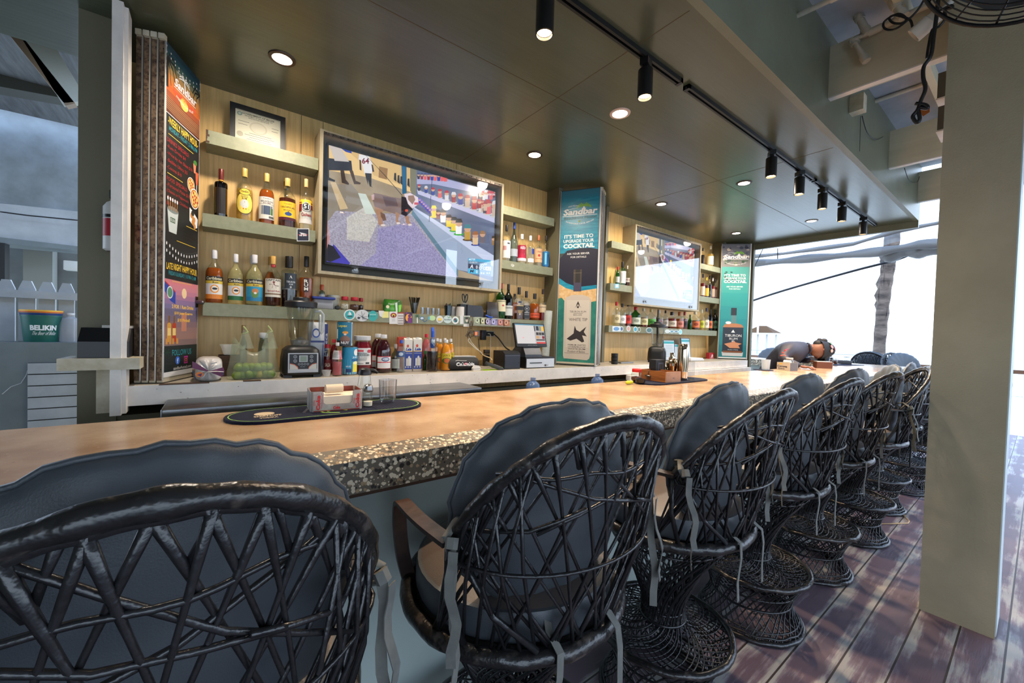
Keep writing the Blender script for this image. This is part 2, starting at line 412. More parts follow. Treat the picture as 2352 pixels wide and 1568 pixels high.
tag(pil.build('pillar', smooth=0), 'large square cream stucco pillar on the deck at the right', 'pillar')
pb = MB().box(5.55, 5.75, -.28, -.08, 0, 3.38, M_col)
tag(pb.build('pillar', smooth=0), 'far narrow pillar just visible past the right side of the big stucco pillar', 'pillar')

# back ledge (counter under the shutters)
le = MB().box(-.318, 6.02, 2.5, YW, 1.085, 1.107, mat('ledge_top_paint', c8(176, 168, 152), .4, col2=c8(160, 152, 138), scale=6)).box(-.318, 6.02, 2.49, 2.512, 1.015, 1.1065, M_white)
le.box(3.3, 6.02, 2.44, 2.49, .96, 1.01, M_white)
rr = random.Random(3)
for k in range(60):
    x = rr.uniform(-.3, 5.9); z = rr.uniform(1.02, 1.1); le.box(x, x+rr.uniform(.002, .008), 2.4885, 2.49, z, z+.002, M_chip)
for x0, x1 in ((-.21, -.02), (.12, .2)):
    le.box(x0, x1, 2.4885, 2.54, 1.1045, 1.1078, M_chip)
tag(le.build('back_ledge', smooth=0), 'white painted back bar ledge with chipped front board under the shelves', 'ledge')
po = MB().box(-.366, -.330, 2.43, 2.53, .985, ZC-.01, M_white).box(-.330, -.316, 2.445, 2.53, .99, ZC-.02, M_white)
tag(po.build('window_post', smooth=0), 'white painted upright post at the left end of the back bar', 'post')

# stainless counter below the ledge
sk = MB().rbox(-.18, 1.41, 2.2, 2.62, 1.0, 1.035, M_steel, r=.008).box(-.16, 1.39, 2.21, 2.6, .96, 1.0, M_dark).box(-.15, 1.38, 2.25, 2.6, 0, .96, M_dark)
tag(sk.build('steel_counter', smooth=40), 'stainless steel work counter below the white back ledge', 'counter')
# ================================================================ shelves, TV boxes
M_shelf = mat('sage_shelf_paint', c8(124, 127, 102), .5, col2=c8(134, 137, 112), scale=30, bump=.04, bscale=150)
SY = 2.81
def shelf(x0, x1, z, label, th=.073, chips=0):
    s = MB().box(x0, x1, SY, YW, z-th, z, M_shelf)
    if chips:
        for k in range(6): s.box(x0-.001, x0+.004+.012*rr.random(), SY-.001, SY+.002, z-th*(k+1)/6.2, z-th*k/6.2, M_chip)
    return tag(s.build('wall_shelf', smooth=0), label, 'shelf', 'floating shelves on the back wall')
Z1, Z2, Z3 = 2.475, 2.015, 1.520
shelf(-.05, .518, Z1, 'sage green shelf under the framed certificate', chips=1)
shelf(-.062, .508, Z2, 'sage green shelf carrying the five rum and brandy bottles left of the television')
sh3 = shelf(-.056, 2.53, Z3, 'longest sage green shelf, covered in stickers, under the big television')
shelf(1.96, 2.56, 2.49, 'empty sage green shelf right of the big television')
shelf(1.96, 2.56, 2.025, 'short sage green shelf with six clear spirit bottles right of the big television')
shelf(3.40, 3.79, 2.418, 'empty sage green shelf left of the far television')
shelf(3.40, 3.78, 1.965, 'sage green shelf with three gin bottles left of the far television')
shelf(5.21, 5.80, 2.412, 'upper sage green shelf right of the far television, near the teal poster')
shelf(5.21, 5.80, 1.972, 'middle sage green shelf right of the far television, with dark bottles')
sh3b = shelf(3.40, 5.76, 1.510, 'long sage green shelf with many bottles under the far television')

M_boxw = mat('tv_box_wood', c8(168, 156, 128), .5, col2=c8(152, 140, 112), scale=6, stretch=(5, 1, 1))
M_boxin = mat('tv_box_inside', c8(92, 92, 84), .6)
M_glass = glassy('clear_glass_door', gloss=.10, rough=.0, ior=1.5)
M_hinge = mat('steel_hinge', c8(120, 110, 100), .4, .7, col2=c8(70, 60, 50), scale=60)
def tv_box(x0, x1, z0, z1, label, tvlabel):
    YF = 2.79
    t = thing('television_cabinet', label, 'cabinet', (x0, YF, z0))
    W, H, D = x1-x0, z1-z0, YW-YF
    f = MB(); q = .02
    f.box(0, q, 0, D, 0, H, M_boxw); f.box(W-q, W, 0, D, 0, H, M_boxw); f.box(q, W-q, 0, D, 0, q, M_boxw); f.box(q, W-q, 0, D, H-q, H, M_boxw)
    f.box(q, W-q, D-.01, D, q, H-q, M_boxin)
    f.build('frame', t, smooth=0)
    g = MB().box(.012, W-.012, .006, .011, .018, H-.018, M_glass); d = g.build('glass_door', t, smooth=0)
    h = MB().box(.02, W-.02, -.003, .006, H-.028, H-.012, M_hinge)
    for k in range(int(W/.045)): h.box(.03+k*.045, .036+k*.045, -.0055, -.003, H-.024, H-.016, M_dark)
    h.build('hinge', d, smooth=0)
    for u in (.16, .86):
        MB().rbox(W*u-.022, W*u+.022, -.004, .006, .028, .072, M_glass, r=.004).lathe([(.013, 0), (.013, .01), (.006, .012)], M_steel, n=12,
            X=Matrix.Translation((W*u, -.004, .05)) @ Matrix.Rotation(PI/2, 4, 'X')).build('lock', d)
    return t
tv_box(.522, 1.955, 1.744, 2.660, 'large wooden cabinet with a glass door around the near television', '')
tv_box(3.780, 5.213, 1.756, 2.660, 'far wooden cabinet with a reflecting glass door around the second television', '')

def television(x0, x1, z0, z1, y, label):
    t = thing('television', label, 'television', (x0, y, z0)); W, H = x1-x0, z1-z0
    b = MB().box(-.012, W+.012, .0, .035, -.014, H+.012, M_blackp)
    b.box(W*.3, W*.7, .035, .10, H*.3, H*.7, M_blackp); b.build('casing', t, smooth=0)
    return t
TY = 2.862
tv1 = television(.588, 1.915, 1.835, 2.600, TY, 'near television showing a small dog beside a display of figurines')
tv2 = television(3.86, 5.165, 1.87, 2.60, TY, 'far television behind reflecting glass in the second bay')

def speck(name, a, b, sc, k):
    if name in MATS: return MATS[name]
    return mat(name, (0.01, .01, .01), .3, emit=c8(*a), estr=k) if b is None else _spk(name, a, b, sc, k)
def _spk(name, a, b, sc, k):
    M = bpy.data.materials.new(name); M.use_nodes = True; t = M.node_tree; p = t.nodes['Principled BSDF']
    p.inputs['Base Color'].default_value = (.01, .01, .01, 1); p.inputs['Roughness'].default_value = .3
    co = t.nodes.new('ShaderNodeTexCoord'); n = t.nodes.new('ShaderNodeTexNoise'); n.inputs['Scale'].default_value = sc; n.inputs['Detail'].default_value = 3
    r = t.nodes.new('ShaderNodeValToRGB'); r.color_ramp.elements[0].position = .36; r.color_ramp.elements[1].position = .6
    r.color_ramp.elements[0].color = (*c8(*a), 1); r.color_ramp.elements[1].color = (*c8(*b), 1)
    t.links.new(co.outputs['Object'], n.inputs['Vector']); t.links.new(n.outputs[0], r.inputs[0])
    t.links.new(r.outputs[0], p.inputs['Emission Color']); p.inputs['Emission Strength'].default_value = k
    MATS[name] = M; return M

def picture(tv, full):
    # drawn on the unit screen through the four corners of a sketch 1803 x 1568
    K = .85
    org = tv.location; W, H = (1.327, .765) if full else (1.305, .73)
    # the sketch was measured in the photo: bring it back to unit screen coordinates
    def fn(x, y, l):
        p = at(720+x/3.92, 280+y/3.92, y=TY)
        u = max(0, min(1, (p.x-.588)/1.327)); v = max(0, min(1, (2.600-p.z)/.765))
        return V(W*u, -.0008-l, H*(1-v))
    A = Art(fn, .0003)
    G = lambda r, g, b: glow(r, g, b, K)
    P = A.poly
    fl1 = speck('screen_floor_pale', (138, 130, 146), (172, 168, 186), 90, K); fl2 = speck('screen_floor_warm', (150, 132, 104), (168, 150, 122), 8, K)
    P([(112, 165), (640, 312), (1692, 605), (1668, 1440), (900, 1355), (88, 1275)], fl2)
    P([(112, 165), (900, 390), (900, 640), (500, 500), (110, 430)], G(232, 196, 134))
    P([(330, 235), (900, 395), (880, 600), (540, 480), (520, 440), (350, 300)], G(214, 178, 118)); P([(590, 400), (668, 420), (660, 520), (585, 500)], G(150, 112, 66))
    P([(110, 900), (180, 760), (560, 820), (940, 830), (1300, 1400), (85, 1275)], fl1)
    P([(108, 560), (340, 560), (560, 820), (200, 800), (110, 900)], G(140, 130, 116))
    P([(580, 960), (900, 900), (1300, 1395), (420, 1310), (560, 1180)], speck('screen_floor_blue', (126, 118, 160), (158, 152, 192), 90, K))
    P([(300, 860), (470, 760), (580, 900), (500, 1080), (300, 1060)], speck('screen_floor_light', (178, 174, 170), (204, 200, 192), 90, K))
    P([(400, 640), (470, 650), (560, 830), (470, 830)], G(205, 215, 205)); P([(150, 540), (200, 545), (310, 780), (240, 790)], G(205, 180, 140))
    P([(92, 1250), (180, 1100), (330, 1270), (320, 1298), (90, 1275)], G(62, 54, 170)); P([(95, 870), (140, 1050), (90, 1240)], G(205, 130, 120))
    P([(85, 1140), (130, 1100), (180, 1120), (245, 1220), (150, 1265), (90, 1245)], G(22, 18, 34))
    # display case
    P([(880, 390), (1692, 605), (1668, 1440), (1300, 1330), (880, 770)], G(92, 104, 134))
    P([(870, 380), (930, 400), (920, 680), (870, 620)], G(120, 118, 96))
    P([(930, 500), (1070, 480), (1692, 640), (1690, 690), (1080, 560), (930, 560)], G(168, 170, 206))
    P([(930, 610), (1680, 870), (1678, 920), (940, 650)], G(190, 190, 222))
    P([(900, 760), (1670, 1300), (1668, 1400), (1300, 1330), (890, 800)], G(150, 166, 192)); P([(890, 790), (1300, 1330), (1300, 1395), (880, 830)], G(84, 120, 142))
    P([(900, 765), (1670, 1210), (1668, 1310), (905, 785)], G(196, 206, 232))
    A.line([(1070, 430), (1040, 900)], 5, G(60, 60, 90))
    r = random.Random(5); reds = [(180, 34, 50), (214, 210, 214), (150, 24, 40), (196, 170, 150), (60, 40, 60), (222, 90, 90), (40, 60, 150)]
    def figure(x, y, h, body, hat, base=None):
        if base: A.oval(x, y, h*.3, h*.09, G(*base), 8)
        A.poly([(x-h*.17, y), (x-h*.2, y-h*.5), (x+h*.2, y-h*.5), (x+h*.17, y)], G(*body)); A.oval(x, y-h*.66, h*.2, h*.22, G(206, 160, 130), 8)
        A.poly([(x-h*.22, y-h*.68), (x-h*.14, y-h*.92), (x+h*.14, y-h*.92), (x+h*.24, y-h*.68)], G(*hat))
    for i in range(9): figure(945+i*30, 515-i*4+i*7, 60+i*3, r.choice(reds), (60, 70, 120))
    for i in range(12):
        x = 950+i*62; figure(x, 620+i*21, 62+i*8, r.choice(reds), r.choice(reds[:3]), (190, 190, 190))
    for i in range(11): figure(1550+r.uniform(-60, 110), 700+r.uniform(-30, 130), 90, r.choice(reds), r.choice(reds[:3]))
    for i in range(8): figure(955+i*18, 735+i*18, 52, (60, 40, 170), (120, 90, 220))
    ys = [(236, 206, 40), (240, 240, 240), (40, 40, 44), (150, 120, 60), (250, 220, 60)]
    for i, (x, y, h, bc, hc, ba) in enumerate([(1080, 855, 110, ys[0], ys[4], ys[0]), (1120, 875, 90, (120, 30, 40), (40, 20, 30), None), (1165, 905, 130, ys[1], ys[2], None), (1215, 945, 120, ys[0], (40, 30, 30), None),
            (1262, 980, 135, ys[0], ys[2], (40, 170, 50)), (1305, 1010, 150, ys[1], ys[2], (40, 170, 50)), (1385, 1060, 150, (190, 150, 60), (60, 130, 140), (90, 60, 30)), (1455, 1105, 130, (222, 190, 150), (160, 100, 60), (40, 60, 150)), (1520, 1090, 120, (110, 100, 110), (150, 110, 70), None), (1620, 1110, 90, (150, 110, 50), (60, 50, 40), None)]):
        figure(x, y, h, bc, hc, ba)
    A.poly([(792, 358), (838, 372), (838, 640), (800, 650)], G(20, 92, 130)); P([(1560, 628), (1622, 625), (1630, 668), (1566, 664)], G(190, 34, 60)); A.text('VISION', 1562, 646, 1630, 664, G(240, 240, 240), .01)
    # passers by
    P([(112, 320), (340, 350), (350, 440), (112, 430)], G(26, 26, 40)); P([(140, 180), (250, 205), (320, 360), (190, 350)], G(200, 190, 182)); P([(250, 210), (340, 250), (345, 285), (290, 270)], G(30, 60, 160))
    P([(112, 175), (130, 185), (140, 500), (195, 525), (190, 540), (110, 520)], G(22, 20, 28)); P([(240, 430), (275, 440), (290, 520), (320, 555), (315, 568), (255, 548), (250, 510)], G(60, 44, 36)); P([(320, 430), (355, 440), (380, 530), (425, 548), (420, 562), (365, 560)], G(70, 50, 40))
    P([(410, 290), (480, 290), (500, 310), (530, 380), (525, 468), (460, 470), (430, 350), (405, 340)], G(226, 224, 226)); A.oval(455, 275, 17, 20, G(40, 30, 30), 8); P([(462, 460), (522, 465), (520, 580), (535, 590), (505, 580), (490, 520), (490, 570), (470, 500)], G(24, 22, 30))
    P([(412, 340), (426, 345), (432, 440), (415, 430)], G(60, 40, 34)); P([(520, 380), (534, 390), (546, 450), (530, 450)], G(60, 40, 34)); A.text('64', 435, 325, 500, 378, G(120, 16, 40), .03)
    for x, y in ((735, 520), (765, 540), (790, 550), (855, 570)): P([(x-12, y), (x-8, y-60), (x+8, y-60), (x+12, y+20)], G(28, 26, 26))
    A.line([(470, 290), (640, 480), (800, 665)], 5, G(30, 24, 24))
    # dog
    b1, b2, b3 = G(128, 104, 98), G(168, 126, 98), G(98, 80, 84)
    P([(540, 640), (600, 650), (700, 675), (800, 690), (850, 720), (840, 840), (740, 830), (640, 800), (560, 800), (530, 700)], b1); P([(520, 660), (545, 650), (545, 700), (525, 705)], G(205, 170, 170)); P([(620, 670), (740, 690), (760, 760), (650, 760)], b3)
    P([(545, 760), (625, 790), (610, 860), (630, 920), (650, 935), (605, 942), (585, 920), (570, 850)], b2); P([(600, 810), (640, 830), (655, 885), (625, 892), (605, 850)], G(110, 78, 62)); P([(735, 810), (775, 830), (760, 880), (778, 915), (742, 922), (742, 870)], b2); P([(820, 840), (858, 850), (860, 890), (885, 930), (850, 936), (832, 900)], b2)
    A.oval(625, 930, 22, 10, G(222, 210, 205), 8); A.oval(762, 912, 18, 9, G(222, 210, 205), 8); A.oval(866, 926, 18, 9, G(222, 210, 205), 8)
    P([(815, 650), (870, 640), (940, 680), (945, 740), (890, 780), (830, 720)], G(224, 206, 214)); P([(850, 665), (900, 660), (915, 700), (890, 745), (850, 700)], G(146, 110, 92)); P([(905, 725), (948, 725), (940, 748), (905, 745)], G(196, 70, 90))
    P([(790, 670), (830, 680), (850, 740), (893, 790), (830, 852), (788, 830)], G(26, 18, 30)); A.oval(835, 798, 14, 12, G(210, 80, 50), 8)
    # score panel
    P([(1390, 1225), (1595, 1245), (1595, 1385), (1387, 1360)], G(96, 130, 160)); P([(1390, 1225), (1595, 1245), (1594, 1268), (1390, 1250)], G(60, 170, 214)); P([(1390, 1318), (1486, 1330), (1485, 1372), (1388, 1360)], G(64, 180, 222))
    P([(1390, 1275), (1486, 1287), (1486, 1328), (1390, 1316)], G(34, 44, 80)); P([(1548, 1300), (1594, 1305), (1594, 1340), (1548, 1335)], G(205, 218, 228))
    wt = G(240, 244, 250); A.text('METER', 1398, 1230, 1455, 1246, wt, .01); A.text('DUBON', 1405, 1257, 1470, 1272, wt); A.text('A', 1405, 1284, 1436, 1318, wt, .02, slant=.2); A.text('0', 1460, 1292, 1476, 1322, wt, .02); A.text('M', 1405, 1330, 1436, 1356, G(20, 40, 70), .02, slant=.2); A.text('0', 1460, 1334, 1475, 1362, wt, .02)
    for dx, dy in ((1518, 1292), (1500, 1315), (1536, 1318)): A.line([(dx, dy-14), (dx+13, dy), (dx, dy+14), (dx-13, dy), (dx, dy-14)], 3, wt)
    A.text('A 2', 1555, 1310, 1588, 1328, G(30, 40, 60)); A.text('0-2', 1555, 1350, 1588, 1368, wt); A.text('765', 1530, 1274, 1560, 1288, wt)
    A.oval(1510, 1360, 6, 7, wt, 6); A.oval(1530, 1362, 6, 7, wt, 6)
    A.build('screen', tv)
picture(tv1, True); picture(tv2, False)

# certificate
def certificate():
    x0, x1, z1 = .057, .342, 2.690
    t = thing('picture_frame', 'black framed certificate standing on the top left shelf', 'picture frame', (x0, 2.885, Z1))
    W, H = x1-x0, .235
    f = MB()
    for a in ((0, .027, 0, H), (W-.027, W, 0, H)): f.box(a[0], a[1], 0, .018, a[2], a[3], M_black)
    f.box(.027, W-.027, 0, .018, 0, .027, M_black); f.box(.027, W-.027, 0, .018, H-.027, H, M_black); f.box(.027, W-.027, .012, .018, .027, H-.027, M_black)
    f.build('frame', t, smooth=0).rotation_euler = (-.06, 0, 0)
    A = Art(plane_fn((.027, .0115, H-.027), (W-.054, 0, 0), (0, 0, -(H-.054)), (0, -1, 0)), .0003)
    A.rect(0, 0, 1, 1, flat(196, 192, 166)); k = flat(50, 48, 42); A.rect(.02, .02, .98, .028, k)
    A.text('GOVERNMENT OF BELIZE', .14, .06, .86, .115, k, .02); A.text('DEPARTMENT OF GENERAL SALES TAX', .2, .135, .82, .17, k, .01); A.text('REGISTRATION CERTIFICATE', .28, .19, .74, .222, k, .01)
    A.oval(.09, .13, .055, .07, flat(120, 140, 130)); A.oval(.09, .13, .03, .04, flat(170, 180, 160)); A.oval(.5, .48, .2, .2, flat(178, 172, 146)); A.oval(.5, .48, .16, .16, flat(190, 185, 160)); A.oval(.1, .8, .07, .09, flat(160, 152, 130))
    for i, (a, b) in enumerate(((.06, .3), (.06, .26), (.8, .96), (.8, .94), (.3, .8), (.2, .86), (.3, .76), (.25, .8))):
        y = (.36, .46, .34, .44, .7, .77, .84, .91)[i]; A.rect(a, y, b, y+.012, k)
    A.build('certificate', t).rotation_euler = (-.06, 0, 0)
certificate()
# ================================================================ folding shutters with posters
M_leaf = mat('shutter_cream', c8(196, 188, 166), .5, col2=c8(176, 165, 138), scale=7)
M_rust = mat('rusty_hinge_strip', c8(140, 116, 92), .5, .4, col2=c8(84, 62, 48), scale=45, lo=.4, hi=.6)
M_knuckle = mat('bright_hinge_knuckle', c8(190, 186, 178), .3, .8)
ZL, ZH = 1.112, 2.765
def shutter(near, ang, wid, shifts, label, gold=False, th=.024):
    """leaves folded together: near = front edge of the poster leaf, ang = direction it runs in"""
    t = thing('folding_shutter', label, 'shutter', (near[0], near[1], 0), 0, 'folded shutters between the bays')
    d = V(math.cos(ang), math.sin(ang), 0); n = V(-d.y, d.x, 0)
    X = Matrix(((d.x, n.x, 0, 0), (d.y, n.y, 0, 0), (0, 0, 1, 0), (0, 0, 0, 1)))
    for i, s in enumerate(shifts):
        lf = MB().box(0, wid, s, s+th, ZL, ZH-.03, M_leaf, X).box(-.012, .012, s, s+th, ZH-.03, ZH-.005, M_cream, X)
        o = lf.build('leaf', t, smooth=0)
        h = MB().box(-.004, 0, s+.001, s+th-.001, ZL+.01, ZH-.035, M_rust, X)
        for k in range(24): h.box(-.0048, -.004, s+.004, s+.008, ZL+.06+k*.066, ZL+.066+k*.066, M_black, X)
        h.tube([X @ V(-.006, s-.002, ZL+.01), X @ V(-.006, s-.002, ZH-.04)], .0035, M_knuckle, 6)
        h.build('hinge', o, smooth=40)
    return t, X, Matrix.Translation((near[0], near[1], 0)) @ X
# left one: the leaf runs away from us and a little to the right
aL = math.atan2(.93, .37)
sh, XLl, XL = shutter((-.200, 2.535), aL, .325, (0, .030, .060, .090), 'folded shutter with brown hinge strips between the white post and the menu poster')
hd = MB().lathe([(.012, 0), (.012, .035), (.006, .04)], M_steel, n=10, X=XLl @ Matrix.Translation((.30, -.002, 1.52)) @ Matrix.Rotation(PI/2, 4, 'X')).box(.29, .318, -.006, 0, 1.49, 1.55, M_steel, XLl).box(.27, .30, -.02, 0, 1.112, 1.15, M_rust, XLl)
hd.build('bolt', sh)

def poster_left():
    o = XL @ V(.004, -.0022, 2.735); U = (XL @ V(.318, -.0022, 2.735))-o
    H = 1.60
    pf_ = plane_fn(o, U, (0, 0, -H), XL.to_3x3() @ V(0, -1, 0))
    fn = lambda u, v, l: pf_(max(-.008, min(1.008, u)), max(0, min(1, v)), l)
    A = Art(fn, .00025)
    W, K = flat(225, 225, 225), flat(24, 25, 28)
    A.rect(-.008, 0, 1.008, 1, W); A.rect(0, 0, 1, .205, flat(30, 60, 78))
    def grad(v0, v1, cs, u0=0, u1=1):
        for i, c in enumerate(cs):
            A.rect(u0, v0+(v1-v0)*i/len(cs), u1, v0+(v1-v0)*(i+1)/len(cs), flat(*c))
    grad(0, .205, [(24, 60, 76), (34, 74, 86), (60, 88, 84), (110, 110, 82), (156, 122, 74), (184, 122, 62), (196, 110, 52), (190, 92, 44), (150, 76, 48), (112, 62, 46), (92, 50, 38), (86, 44, 34)])
    A.oval(.5, .135, .12, .018, flat(240, 190, 90)); 
    for i in range(7): A.line([(0, .155+i*.006), (.4, .16+i*.006), (1, .158+i*.006)], .0012, flat(196, 150, 100))
    r = random.Random(2)
    for cx, cy in ((.02, .045), (1.0, .05)):
        for k in range(9):
            a = -1+k*.55; A.line([(cx, cy), (cx+.17*math.cos(a), cy+.03*math.sin(a)), (cx+.26*math.cos(a), cy+.045*math.sin(a)+.03)], .006, K)
        A.line([(cx, cy), (cx, .13)], .06, K, .05)
    for i in range(10):
        u = i/9; A.oval(u, .012+.03*math.sin(u*PI), .012, .003, W, 6); A.oval(u, .03+.02*math.sin(u*3), .012, .003, W, 6)
    A.line([(.5, .06), (.54, .10)], .008, W, .03)
    for k in range(6):
        a = -.3+k*.75; A.line([(.5, .06), (.5+.1*math.cos(a), .06-.012*math.sin(a)), (.5+.17*math.cos(a), .066-.01*math.sin(a))], .004, W)
    A.text('SAN PEDRO', .28, .052, .46, .058, W); A.text('Sandbar', .2, .078, .86, .104, W, .03, slant=.05); A.line([(.2, .108), (.86, .108)], .0018, W)
    A.text('Beachfront Hostel', .18, .112, .86, .127, flat(226, 84, 72), .01); A.text('AMBERGRIS CAYE, BELIZE', .26, .134, .78, .142, W, arc=-.008)
    A.rect(0, .205, 1, .64, K); A.line([(0, .2045), (1, .2045)], .002, W)
    Y, T, RD = flat(226, 190, 58), flat(40, 140, 150), flat(150, 34, 40)
    A.text('-WEEKLY HAPPY HOUR-', .05, .212, .95, .235, Y, .01); A.text('MONDAY - FRIDAY | 2 PM-5 PM', .08, .239, .93, .257, T, .01); A.line([(.06, .264), (.8, .264)], .0016, Y)
    for i, (s, x1, h) in enumerate((('DRINKS SPECIALS:', .66, .013), ('-Rum Drinks $4', .56, .012), ('-Wine by the Glass $10', .78, .013), ('-Belikin Ultra $5', .62, .012), ('-Corona $10', .44, .012))):
        A.text(s, .03, .276+i*.0205, x1, .276+h+i*.0205, RD, .015)
    A.line([(.04, .382), (.48, .382)], .0016, Y)
    for i, (s, x1) in enumerate((('FOOD SPECIALS:', .62), ('-Personal Pizza $10', .72), ('(Cheese or Pepperoni)', .66), ('-Popcorn Chicken', .66), ('$10', .14))):
        A.text(s, .03, .392+i*.0185, x1, .404+i*.0185, RD, .015)
    # food and drinks
    A.poly([(.80, .295), (.90, .295), (.88, .325), (.83, .325)], flat(210, 120, 90)); A.oval(.87, .29, .06, .008, flat(60, 120, 50)); A.poly([(.88, .318), (.98, .318), (.95, .36), (.9, .36)], flat(214, 92, 60)); A.rect(.92, .36, .935, .385, W)
    for cx, cy, ru, rv in ((.74, .372, .12, .024), (.85, .412, .15, .034)):
        A.oval(cx, cy, ru, rv, W); A.oval(cx, cy, ru*.92, rv*.9, flat(184, 110, 50)); A.oval(cx, cy, ru*.78, rv*.76, flat(226, 190, 110))
        for k in range(9): a = k*2.4; q = .2+.5*(k/9); A.oval(cx+ru*q*math.cos(a), cy+rv*q*math.sin(a), ru*.14, rv*.14, flat(176, 40, 30), 6)
    A.poly([(.70, .448), (.80, .455), (.98, .475), (.96, .505), (.88, .51), (.70, .492)], W); 
    for k in range(7): A.oval(.76+.03*(k % 4)+.04*(k > 3), .472+.011*(k//2), .035, .009, flat(196, 130, 60), 8)
    A.oval(.80, .463, .05, .009, flat(40, 42, 40), 8)
    A.line([(.60, .515), (.95, .515)], .0016, Y); A.line([(.32, .575), (.9, .575)], .0016, Y)
    for i in range(4): A.rect(.5, .522+i*.011, .9-.1*(i % 2), .529+i*.011, flat(14, 14, 16))
    A.poly([(.05, .486), (.36, .486), (.31, .556), (.10, .556)], flat(190, 198, 196)); A.oval(.205, .486, .155, .01, flat(120, 132, 132)); A.rect(.13, .51, .27, .525, flat(60, 96, 70)); A.text('BELIKIN', .14, .513, .26, .522, W)
    for k in range(5): A.line([(.09+k*.055, .488), (.06+k*.065, .46)], .01, flat(150, 100, 50), .022); A.oval(.06+k*.065, .456, .02, .006, W, 6)
    for row, v0 in ((0, .585), (1, .607)):
        pts = [(u/12, v0+.022*math.sin(PI*u/12)) for u in range(13)]; A.line(pts, .0009, flat(90, 90, 80), .004)
        for u, v in pts[:-1]: A.oval(u+.04, v+.008, .014, .005, W, 6)
    # lower half
    A.rect(0, .64, 1, .70, K); A.text('LATE NIGHT HAPPY HOUR', .04, .648, .96, .669, Y, .02, arc=.002); A.text('FRIDAY-SUNDAY | 10 PM-12 AM', .1, .674, .93, .691, T, .01)
    grad(.70, .79, [(206, 120, 130), (200, 124, 138), (186, 122, 146), (166, 118, 150), (140, 112, 152), (118, 108, 150)])
    grad(.79, .905, [(104, 96, 124), (112, 98, 120), (130, 104, 112), (146, 112, 110), (150, 114, 108), (128, 104, 104)])
    A.line([(.2, .704), (.8, .704)], .0016, Y); A.oval(.56, .737, .075, .0165, flat(238, 206, 160)); A.rect(.48, .80, .64, .86, flat(190, 126, 104))
    A.poly([(0, .708), (.14, .722), (.30, .738), (.3, .775), (.16, .766), (0, .738)], flat(40, 66, 160)); A.poly([(0, .706), (.30, .735), (.30, .739), (0, .71)], flat(190, 40, 50)); A.oval(.14, .74, .085, .019, W); A.oval(.14, .74, .07, .0155, flat(90, 140, 110))
    O = flat(240, 190, 80)
    for i, s in enumerate(('2 FOR 1 Rum Drinks', '$10 Jose Cuervo', '$10 Fireball')): A.text(s, (.2, .27, .36)[i], .776+i*.0215, (.86, .83, .74)[i], .788+i*.0215, O, .03)
    for cx, c in ((.13, (206, 150, 60)), (.27, (176, 60, 30))):
        A.rect(cx-.055, .838, cx+.055, .893, flat(*c)); A.rect(cx-.02, .812, cx+.02, .838, flat(120, 84, 40)); A.oval(cx, .84, .055, .007, flat(*c)); A.rect(cx-.045, .85, cx+.045, .873, flat(232, 200, 120))
    for cx in (.06, .16, .24, .36): A.rect(cx-.03, .882, cx+.03, .9, flat(200, 140, 70))
    A.rect(0, .905, 1, .985, flat(26, 36, 38)); A.text('FOLLOW US', .22, .918, .8, .937, T, .01)
    A.oval(.38, .953, .065, .013, flat(40, 100, 200)); A.text('f', .36, .946, .4, .962, W, .03); A.rect(.57, .942, .69, .966, flat(176, 50, 140)); A.rect(.59, .946, .67, .962, K); A.oval(.63, .954, .03, .006, flat(220, 120, 60), 10); A.oval(.63, .954, .018, .0036, K, 10)
    A.text('sandbarhostel.com', .26, .972, .8, .982, W); 
    for k in range(6): a = k*1.05; A.line([(.08, .925), (.08+.1*math.cos(a), .925+.012*math.sin(a))], .003, flat(30, 66, 48))
    p = A.build('menu_poster'); tag(p, 'tall black menu poster reading WEEKLY HAPPY HOUR on the left shutter', 'poster')
poster_left()

# middle one: poster leaf faces the camera
B1a, B1b = V(2.622, 2.79, 0), V(2.812, 2.474, 0)
aM = math.atan2(B1a.y-B1b.y, B1a.x-B1b.x)
shm, XM, _ = shutter((B1b.x+.014, B1b.y), aM, (B1a-B1b).length, (-.030, -.085, -.115, -.145, -.175), 'folded shutter with golden brown hinge strips right of the nearer teal poster')
MB().box(-.002, .010, -.012, .003, ZL, ZH-.01, M_white, XM).box(-.001, .015, -.078, -.032, ZL, ZH-.02, mat('channel_white', c8(212, 214, 214), .4), XM).build('edge_channel', shm, smooth=0)
MB().box(.07, .20, -.21, -.20, 1.3, ZH-.03, mat('blue_white_banner', c8(150, 176, 214), .4), XM).box(-.005, .02, -.20, -.185, 1.112, 1.78, M_black, XM).build('back_leaf', shm, smooth=0)

